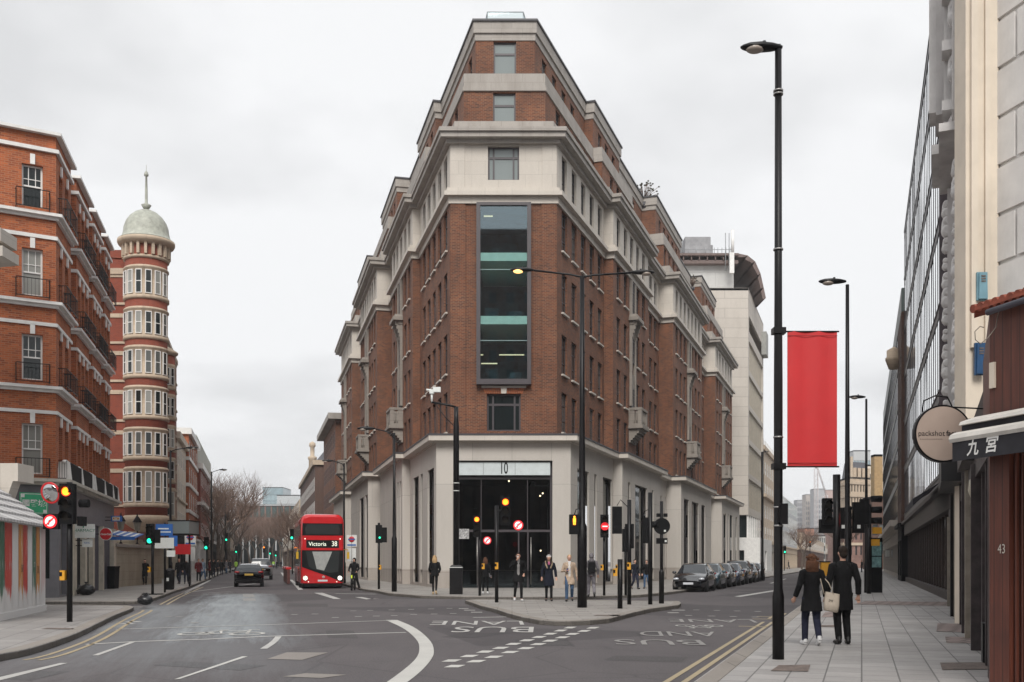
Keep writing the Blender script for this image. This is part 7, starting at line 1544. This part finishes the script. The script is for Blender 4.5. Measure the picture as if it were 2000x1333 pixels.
r = thing('litter_bin', 'round black litter bin on the far left pavement', 'bin', G(331, 1152, .12)); mb = MB(); mb.lathe([(.2, 0), (.24, .05), (.27, .85), (.27, .9)], seg=18); mb.build('bin', black, r); mb = MB(); mb.lathe([(.28, .9), (.29, 1.0), (.2, 1.08), (.02, 1.1)], seg=18); mb.build('lid', black, r); mb = MB(); mb.box(-.06, -.285, .45, .06, -.262, .62); mb.build('label_plate', signW, r)
r = thing('wheelie_bin', 'black bin standing against the stained yard wall', 'bin', G(217, 1150, .12)); mb = MB(); mb.box(-.3, -.3, 0, .3, .3, 1.15, taper=1.12); mb.box(-.36, -.36, 1.15, .36, .36, 1.22); mb.build('bin', blackM, r)
def bag(lab, px, py, s_, Y=None):
    rn_ = random.Random(px); r = thing('rubbish_bag', lab, 'rubbish bag', G(px, py, .12) if py > 1150 else G(px, py)); mb = MB()
    mb.ell((0, 0, .22*s_), (.36*s_, .3*s_, .23*s_), 14, 10); mb.v = [(x*(1+.12*rn_.uniform(-1, 1)), y*(1+.12*rn_.uniform(-1, 1)), max(0, z*(1+.1*rn_.uniform(-1, 1)))) for x, y, z in mb.v]; mb.build('bag', pm('shiny black plastic', (.012, .012, .014), .3, var=0), r); mb = MB(); mb.lathe([(.05, .4*s_), (.02, .47*s_), (.09, .56*s_)], seg=8); mb.build('knot', MATS['shiny black plastic'], r)
bag('rubbish bag, the right one of two under the shop shutter', 168, 1163, 1.05); bag('rubbish bag, the left one half behind the signal pole', 150, 1161, .9); bag('flat rubbish bag lying at the kerb of the side road', 284, 1182, .75)
# ================================================================= PEOPLE
def remesh(mb, name, m_, par, vox, sm=2):
    me = bpy.data.meshes.new('tmp'); me.from_pydata(mb.v, [], mb.f); o = bpy.data.objects.new('tmp', me); COL.objects.link(o)
    md = o.modifiers.new('r', 'REMESH'); md.mode = 'VOXEL'; md.voxel_size = vox; md.use_smooth_shade = True
    if sm: s2 = o.modifiers.new('s', 'SMOOTH'); s2.iterations = sm; s2.factor = .5
    bpy.context.view_layer.update(); dg = bpy.context.evaluated_depsgraph_get(); nm = bpy.data.meshes.new_from_object(o.evaluated_get(dg), depsgraph=dg)
    bpy.data.objects.remove(o); bpy.data.meshes.remove(me); nm.name = name; nm.materials.clear(); nm.materials.append(m_)
    q = bpy.data.objects.new(name, nm); COL.objects.link(q); q.parent = par; return q
def loft(mb, rings, n=18, close=True):
    V = []; F = []
    for (cx_, cy_, z, rx, ry) in rings:
        for i in range(n): a = 2*PI*i/n; V.append((cx_+rx*math.cos(a), cy_+ry*math.sin(a), z))
    for j in range(len(rings)-1):
        for i in range(n): F.append((j*n+i, j*n+(i+1) % n, (j+1)*n+(i+1) % n, (j+1)*n+i))
    if close: F += [tuple(range(n))[::-1], tuple((len(rings)-1)*n+i for i in range(n))]
    mb.addmesh(V, F, 0, True)
skinM = pm('skin', (.52, .30, .22), .5, var=.04)
def cloth(name, c, var=.25): return pm(name, c, .85, var=var, sc_=7, bmp=.8, spec=.25)
kBlack = cloth('black wool', (.006, .006, .007)); kNavy = cloth('navy wool', (.009, .011, .020)); kDen = cloth('blue denim', (.05, .09, .16)); kGrey = cloth('grey knit', (.24, .23, .23)); kBeige = cloth('beige wool', (.42, .32, .24)); kWhite = cloth('white cotton', (.6, .58, .56), .05)
kDN = cloth('dark navy cotton', (.016, .018, .035)); kGrM = cloth('mid grey fleece', (.15, .14, .15)); shoeW = pm('white trainers', (.6, .6, .6), .5, var=.03); shoeB = pm('black shoes', (.010, .009, .009), .4, var=0); shoeT = pm('tan boots', (.40, .29, .17), .6, var=.05)
hB = cloth('dark hair', (.018, .012, .009)); hBr = cloth('brown hair', (.10, .045, .025)); hBl = cloth('blonde hair', (.42, .28, .15)); furM = cloth('fur trim', (.30, .23, .16), .4); pinkM = cloth('pink scarf', (.42, .12, .22))
WALK = dict(L=((.10, -.16, .52), (.10, -.20, .09)), R=((-.10, -.04, .50), (-.10, .24, .16)))
WALK2 = dict(R=((-.10, -.16, .52), (-.10, -.20, .09)), L=((.10, -.04, .50), (.10, .24, .16)))
STAND = dict(L=((.10, -.03, .5), (.11, .0, .09)), R=((-.10, -.02, .5), (-.11, .02, .09)))
AR_D = dict(L=((.25, .04, 1.15), (.27, -.04, .90)), R=((-.25, .04, 1.15), (-.27, -.04, .90)))
def hand(mb, w, d, side_, s_=1.):
    """palm and five fingers from the wrist w along d"""
    w = Vector(w); d = Vector(d).normalized(); up = Vector((0, -1, 0)); sd_ = d.cross(up)
    if sd_.length < .2: up = Vector((0, 0, 1)); sd_ = d.cross(up)
    sd_.normalize(); pn = sd_.cross(d); p = w+d*.075
    mb.tube([w-d*.02, w+d*.03, w+d*.085], [.026, .032, .03], 10)
    for i, l in enumerate((.058, .07, .065, .05)):
        b = w+d*.078+sd_*(-.027+.018*i); mb.tube([b, b+d*l*.55+pn*.004*side_, b+d*l*.9+pn*.02*side_], [.0105, .0095, .008], 7)
    t = w+d*.03+sd_*-.026; mb.tube([t, t+d*.03-sd_*.022, t+d*.06-sd_*.026], [.012, .011, .008], 7)
def person(lab, loc, rz, H=1.7, legs=WALK, arms=AR_D, top=kBlack, z0=.78, flare=.02, pants=kBlack, shoes=shoeB, hair=('short', hB), vox=.014, female=False, skin=skinM, inner=None, extra=None, grp=None, slim=1., headturn=0, hood=None, belt=None):
    r = thing('person', lab, 'person', loc, rz, grp); s_ = H/1.75; r.scale = (s_, s_, s_)
    sw_ = .165 if female else .185
    b = MB()
    loft(b, [(0, 0, .84, .13, .09), (0, 0, .95, .15, .105), (0, 0, 1.08, .125, .09), (0, 0, 1.25, .15, .105), (0, 0, 1.38, .16, .10), (0, .01, 1.45, .10, .075), (0, .01, 1.48, .055, .055)])
    b.tube([(0, .01, 1.42), (0, .0, 1.56)], [.055, .05], 12)
    hm = Matrix.Rotation(headturn, 4, 'Z')
    b.ell((0, -.01, 1.645), (.073, .092, .105), 16, 12, mat=hm); b.ell((0, -.035, 1.585), (.05, .058, .052), 12, 8, mat=hm); b.ell((0, -.103, 1.625), (.012, .022, .022), 8, 6); b.ell((0, -.085, 1.665), (.05, .02, .012), 8, 6)
    for sx_ in (-1, 1): b.ell((sx_*.076, 0, 1.635), (.012, .022, .032), 8, 6)
    tr = MB(); sh = MB(); ct = MB()
    for sgn, k_ in ((1, 'L'), (-1, 'R')):
        kn_, an = legs[k_]; hip = (sgn*.085, 0, .9)
        b.tube([hip, kn_, an], [.082*min(1, slim*.95), .055*min(1, slim*.95), .036*min(1, slim*.95)], 12); tr.tube([(sgn*.08, 0, .93), kn_, (an[0], an[1], an[2]-.0)], [.105*slim, .072*slim, .058*slim], 14)
        lift = max(0, an[2]-.09); pitch = lift*6
        d = Vector((sgn*.12, -1, -min(.9, pitch))).normalized(); h_ = Vector((an[0], an[1]+.04, an[2]-.045)); 
        sh.tube([h_+Vector((0, .015, .0)), h_, h_+d*.08, h_+d*.17, h_+d*.235], [.022, .042, .043, .042, .024], 10); sh.tube([Vector(an)+Vector((0, .01, .04)), h_], [.046, .042], 10)
        b.tube([an, h_+d*.1], [.034, .03], 8)
        el, wr = arms[k_]; sh_ = (sgn*sw_, .01, 1.41)
        b.tube([sh_, el, wr], [.05, .038, .026], 10); dv = Vector(wr)-Vector(el); hand(b, wr, dv, sgn)
        w2 = Vector(wr)-dv.normalized()*.02; ct.tube([(sgn*sw_*.7, .01, 1.42), sh_, el, w2], [.07, .074, .058, .05], 14)
    remesh(b, 'body', skin, r, vox)
    tr_ = MB(); loft(tr, [(0, 0, .84, .10, .08), (0, 0, .92, .155, .115), (0, 0, 1.0, .145, .105)]); remesh(tr, 'trousers', pants, r, vox)
    remesh(sh, 'shoes', shoes, r, vox*.8, 1)
    cz = [(0, .0, z0, .165+flare, .125+flare), (0, 0, (z0+1.0)/2, .165+flare*.6, .125+flare*.5), (0, 0, 1.0, .16, .12), (0, 0, 1.12, .150, .112), (0, 0, 1.25, .168, .125), (0, .0, 1.36, .185, .125), (0, .01, 1.44, .13, .10), (0, .01, 1.50, .075, .075)]
    loft(ct, [c for c in cz]); remesh(ct, 'coat' if z0 < .8 else 'jacket', top, r, vox)
    st_, hm_ = hair; hb = MB()
    if st_ in ('short', 'pulled'): hb.ell((0, .015, 1.68), (.083, .095, .088), 16, 10); hb.ell((0, .05, 1.62), (.074, .06, .075), 12, 8)
    if st_ == 'pulled': hb.ell((0, .11, 1.66), (.035, .035, .035), 10, 8)
    if st_ == 'short': hb.ell((0, -.05, 1.735), (.06, .05, .03), 10, 6)
    if st_ == 'long':
        hb.ell((0, .015, 1.68), (.088, .098, .09), 16, 10); loft(hb, [(0, .06, 1.36, .07, .03), (0, .065, 1.45, .105, .055), (0, .05, 1.58, .10, .07), (0, .03, 1.68, .08, .08)])
        for sx_ in (-1, 1): hb.tube([(sx_*.075, -.02, 1.68), (sx_*.09, -.03, 1.55), (sx_*.09, -.06, 1.38)], [.025, .03, .02], 8)
    if st_ == 'curly':
        rn_ = random.Random(4); hb.ell((0, .02, 1.67), (.10, .105, .105), 16, 10); loft(hb, [(0, .06, 1.40, .10, .05), (0, .06, 1.5, .13, .08), (0, .04, 1.62, .12, .10)])
        for i in range(46):
            a = rn_.uniform(.15, PI-.15); z = rn_.uniform(1.42, 1.72); hb.ell((.115*math.cos(a)*rn_.uniform(.8, 1.1), .03+.085*math.sin(a), z), (.024,)*3, 8, 6)
    if st_ == 'hat':
        hb.ell((0, .01, 1.69), (.088, .1, .09), 16, 10)
    if st_ != 'hood': remesh(hb, 'hair' if st_ != 'hat' else 'hat', hm_, r, vox*.8, 1)
    if st_ == 'hood': hb.ell((0, .02, 1.66), (.10, .115, .125), 16, 10); loft(hb, [(0, .02, 1.44, .13, .11), (0, .03, 1.54, .09, .09)]); remesh(hb, 'hood', hm_, r, vox*.8, 1)
    if st_ == 'hat':
        q = MB(); q.ell((0, .01, 1.81), (.04, .04, .038), 10, 8); q.build('pompom', hB, r); q = MB(); q.lathe([(.092, 1.66), (.096, 1.69), (.092, 1.72)], (0, .005, 0), 18, cap=False); q.build('hat_band', kWhite, r)
        q = MB()
        for sx_ in (-1, 1): q.tube([(sx_*.08, .0, 1.68), (sx_*.085, -.05, 1.5), (sx_*.07, -.12, 1.33)], [.03, .03, .015], 8)
        q.build('hair', hB, r)
    e_m = pm('eye', (.02, .015, .012), .2, var=0)
    for sx_ in (-1, 1): q = MB(); q.ell((sx_*.028, -.094, 1.648), (.011, .006, .006), 8, 5); q.build('eye', e_m, r)
    q = MB(); q.ell((0, -.094, 1.577), (.022, .006, .007), 8, 5); q.build('mouth', pm('lips', (.36, .12, .10), .5, var=0), r)
    if inner:
        q = MB(); loft(q, [(0, -.05, .93, .075, .085), (0, -.05, 1.15, .07, .078), (0, -.05, 1.3, .085, .09), (0, -.035, 1.42, .075, .075), (0, -.01, 1.52, .062, .062)]); remesh(q, 'jumper', inner, r, vox, 1)
    if extra: extra(r)
    return r
def cup(x, y, z, m_, lidm):
    def f(r):
        q = MB(); q.lathe([(.028, 0), (.038, .11)], (x, y, z), 14); c = q.build('cup', m_, r); q = MB(); q.lathe([(.040, .11), (.038, .125)], (x, y, z), 14); l_ = q.build('lid', lidm, r); l_.parent = c
    return f
def at_(x, y, z=.12): return G(x, y, z)
# the couple
def tote(r): pass
wom = person('woman with curly brown hair in black coat walking away with a cream tote bag', at_(1585, 1261), PI, 1.60, dict(L=((.09, -.12, .52), (.09, -.13, .09)), R=((-.10, .0, .50), (-.10, .16, .15))), dict(L=((.25, .06, 1.16), (.30, -.06, .93)), R=((-.25, .03, 1.16), (-.28, -.03, .92))), kBlack, .66, .045, kDN, shoeW, ('curly', hBr), .0085, True)
man = person('man in long black coat and black trousers walking away beside the woman', at_(1646, 1259), PI, 1.74, dict(L=((.085, -.05, .5), (.085, .05, .10)), R=((-.085, -.08, .5), (-.09, .0, .09))), dict(L=((.26, .05, 1.14), (.28, .0, .88)), R=((-.26, .05, 1.14), (-.28, .0, .88))), kBlack, .62, .02, kBlack, shoeB, ('short', hB), .0085)
tb_ = thing('tote_bag', 'cream canvas tote bag hanging from the arm of the walking woman', 'bag', at_(1612, 1261)+Vector((-.02, -.06, 0))); q = MB()
n_ = 12; V = []; F = []
for j, (z, wx, wy) in enumerate(((.66, .13, .03), (.68, .16, .06), (.80, .17, .07), (.95, .16, .05), (1.02, .155, .03))):
    for i in range(n_): a = 2*PI*i/n_; V.append((wx*(abs(math.cos(a))**.5)*(1 if math.cos(a) > 0 else -1)+.06*(.66-z), wy*math.sin(a), z))
for j in range(4):
    for i in range(n_): F.append((j*n_+i, j*n_+(i+1) % n_, (j+1)*n_+(i+1) % n_, (j+1)*n_+i))
F.append(tuple(range(n_))[::-1]); q.addmesh(V, F, 0, True, Matrix.Rotation(R(10), 4, 'Y')); q.build('bag', cloth('cream canvas', (.52, .45, .37), .08), tb_)
q = MB(); q.tube([(-.03, -.03, .98), (-.09, -.02, 1.2), (-.12, .03, 1.35)], .01, 6); q.tube([(.18, -.03, .96), (.06, -.04, 1.2), (-.08, .03, 1.36)], .01, 6); q.build('straps', cloth('cream canvas', (.52, .45, .37), .08), tb_)
tb_.scale = (.82, .82, .92)
text('[ME', .06, kBlack, tb_, Matrix.Translation((.1, -.075, .86)) @ Matrix.Rotation(R(12), 4, 'Y') @ FRONT)
# island walkers
person('young man in open black coat and grey jumper drinking from a cup, crossing the island', at_(1012, 1174.5), .1, 1.80, WALK, dict(L=((.28, .05, 1.15), (.20, -.10, .98)), R=((-.30, -.08, 1.22), (-.06, -.17, 1.50))), kBlack, .70, .07, kBlack, shoeW, ('short', hB), .012, inner=kGrey, extra=cup(-.03, -.16, 1.53, kWhite, shoeB), slim=.8)
def fur(r):
    q = MB()
    for sx_ in (-1, 1): q.tube([(sx_*.03, .1, 1.50), (sx_*.12, .03, 1.50), (sx_*.11, -.10, 1.38), (sx_*.06, -.14, 1.24)], [.03, .04, .035, .025], 8)
    remesh(q, 'fur_collar', furM, r, .014, 1); q = MB(); q.ell((0, -.10, 1.43), (.05, .035, .07), 10, 8); q.build('scarf', pinkM, r)
person('woman in dark navy coat with fur collar and grey bobble hat on the island', at_(1072, 1174.5), 0, 1.72, dict(L=((.09, -.08, .5), (.09, -.1, .09)), R=((-.09, -.02, .5), (-.09, .1, .10))), AR_D, kNavy, .58, .05, kBlack, shoeB, ('hat', kGrey), .012, True, extra=fur, slim=.8)
person('woman in open beige coat, white top and blue jeans holding a blue cup', at_(1112, 1175), -.05, 1.72, WALK2, dict(L=((.26, .04, 1.15), (.30, -.02, .90)), R=((-.27, .0, 1.13), (-.10, -.20, 1.16))), kBeige, .64, .06, kDen, shoeB, ('pulled', hBl), .012, True, inner=kWhite, extra=cup(-.07, -.24, 1.12, cloth('blue cup', (.03, .06, .2)), shoeB), slim=.95)
def pack(r):
    q = MB(); q.box(-.15, .10, 1.0, .15, .27, 1.42, taper=.9); q.build('backpack', kBlack, r); q = MB()
    for sx_ in (-1, 1): q.tube([(sx_*.11, .12, 1.42), (sx_*.13, -.02, 1.47), (sx_*.13, -.13, 1.3)], .02, 6)
    q.build('straps', kBlack, r)
person('person in grey hooded top with black backpack walking towards the building', at_(1155, 1167), PI, 1.80, WALK, AR_D, kGrM, .86, .02, cloth('grey sweatpants', (.17, .16, .175)), shoeB, ('hood', kGrM), .014, extra=pack)
person('blonde woman in black jacket and leggings walking away left of the thick column', at_(849, 1162), PI, 1.74, dict(L=((.08, -.03, .5), (.07, -.05, .09)), R=((-.08, -.02, .5), (-.07, .14, .14))), dict(L=((.24, .0, 1.14), (.18, -.12, .98)), R=((-.24, .0, 1.14), (-.18, -.12, .98))), kBlack, .84, .03, kBlack, shoeT, ('long', hBl), .014, True, slim=.72)
def hbag(r): q = MB(); q.box(-.30, -.12, .82, -.12, .0, 1.0, taper=.9); q.build('handbag', kGrM, r)
person('dark-clad person with red-brown hair and white shoes before the entrance glass', at_(948, 1161), PI, 1.66, STAND, AR_D, kBlack, .80, .02, kBlack, shoeW, ('long', hBr), .014, True, extra=hbag, slim=.75)
person('man in dark jacket passing the wedge building shop window, left one of two', at_(1240, 1151), .4, 1.58, WALK, AR_D, kNavy, .86, .02, kDN, shoeB, ('short', hB), .016)
person('man in black jacket and jeans passing the shop window, right one of two', at_(1263, 1150), -.3, 1.56, WALK2, AR_D, kBlack, .86, .03, kDen, shoeB, ('short', hB), .016)
person('lone person in long black coat walking on the far left pavement before the stone wall', at_(283, 1143), .2, 1.62, WALK, AR_D, kBlack, .60, .03, kBlack, shoeB, ('short', hB), .016)
# cyclist and bicycle by the bus
cyl_ = person('cyclist in black standing over a bicycle beside the bus', at_(692, 1153, 0), -.1, 1.78, dict(L=((.17, -.02, .52), (.30, .0, .09)), R=((-.12, -.1, .58), (-.12, -.05, .22))), dict(L=((.27, -.05, 1.18), (.22, -.36, 1.02)), R=((-.27, -.05, 1.18), (-.22, -.36, 1.02))), kBlack, .82, .03, kBlack, shoeB, ('hood', kBlack), .014)
bi = thing('bicycle', 'bicycle with yellow tag held by the cyclist beside the bus', 'bicycle', at_(690, 1153.5, 0)); q = MB()
for y in (-.55, .5):
    w_ = MB(); w_.lathe([(.315, -.018), (.34, -.018), (.34, .018), (.315, .018)], seg=24, mat=Matrix.Translation((0, y, .34)) @ Matrix.Rotation(R(90), 4, 'Y')); wo = w_.build('wheel', tyreM, bi); w_ = MB()
    for i in range(8): a = 2*PI*i/8; w_.tube([(0, y, .34), (0, y+.32*math.cos(a), .34+.32*math.sin(a))], .003, 3)
    w_.build('spokes', rimM, wo)
q.tube([(0, -.55, .34), (0, -.42, .95), (0, -.40, 1.02)], .016, 8); q.tube([(0, -.43, .82), (0, .12, .82), (0, .5, .34), (0, .05, .32), (0, -.43, .75)], .016, 8); q.tube([(0, .05, .32), (0, .14, .95)], .015, 8); q.build('frame', black, bi)
q = MB(); q.tube([(-.26, -.40, 1.02), (0, -.42, 1.03), (.26, -.40, 1.02)], .014, 8); q.build('handlebar', black, bi); q = MB(); q.ell((0, .15, .97), (.07, .13, .03), 10, 6); q.build('saddle', black, bi); q = MB(); q.box(-.03, -.62, .68, .04, -.60, .85); q.build('tag', pm('glowing yellow tag', (.5, .6, .03), .5, var=0, emit=(.5, .7, .02), es=.2), bi)  # the tag is given a faint glow, it is no lamp
# distant pedestrians
hiv = pm('high visibility yellow', (.35, .6, .08), .6, var=0)
cols = [(kBlack, kDN), (kNavy, kBlack), (kGrM, kDen), (cloth('maroon coat', (.10, .015, .018)), kBlack), (kBeige, kDN), (hiv, kDN), (cloth('pale blue jacket', (.2, .26, .33)), kDen)]
spec_ = [(350, 1141, 0, WALK, 'left one of the two striding by the shelter'), (364, 1141, 0, WALK2, 'right one of the two striding by the shelter'), (388, 1136, 3, STAND, 'in maroon by the bus stop flag'), (396, 1134, 6, WALK, 'in pale blue jacket on the far left pavement'), (409, 1131, 3, STAND, 'in maroon by the second shop row'), (417, 1128, 0, WALK, 'in black near the first bare trees'), (425, 1126, 1, STAND, 'in navy near the first bare trees'), (433, 1124, 0, WALK2, 'in black under the bare trees'), (442, 1121, 2, STAND, 'in grey under the bare trees'), (449, 1120, 1, WALK, 'in navy at the end of the left crowd'), (461, 1116, 5, WALK2, 'in yellow-green high visibility jacket left of the estate car'), (534, 1111, 5, STAND, 'in high visibility jacket ahead of the cars'), (541, 1111, 0, WALK, 'in black crossing far ahead, left one of the pair'), (549, 1111, 1, WALK2, 'in navy crossing far ahead, right one of the pair'), (1527, 1113, 2, STAND, 'in grey on the far pavement left of the walking woman'), (1540, 1112, 0, WALK, 'in black on the far pavement left of the walking woman'), (1683, 1118, 0, STAND, 'in black on the right pavement beside the signal poles')]
protos = {}
for i, (x, y, c, lg, tx) in enumerate(spec_):
    k_ = (c, id(lg)); lab = 'distant pedestrian '+tx
    if k_ not in protos: protos[k_] = person(lab, at_(x, y), .3*i, 1.68, lg, AR_D, cols[c][0], .72, .03, cols[c][1], shoeB, ('short', hB if c % 2 else hBr), .028)
    else: dup(protos[k_], at_(x, y), .5*i, lab)

# ================================================================= AIR
hz_ = bpy.data.materials.new('haze'); hz_.use_nodes = True; t = hz_.node_tree; t.nodes.clear(); o_ = t.nodes.new('ShaderNodeOutputMaterial'); v_ = t.nodes.new('ShaderNodeVolumePrincipled')
v_.inputs['Color'].default_value = (.96, .97, 1, 1); v_.inputs['Density'].default_value = .00035; v_.inputs['Anisotropy'].default_value = .1; t.links.new(v_.outputs[0], o_.inputs['Volume'])
mb = MB(); mb.box(-2520, -220, -1, 2520, 4520, 90); mb.build('haze', hz_, kind='stuff')
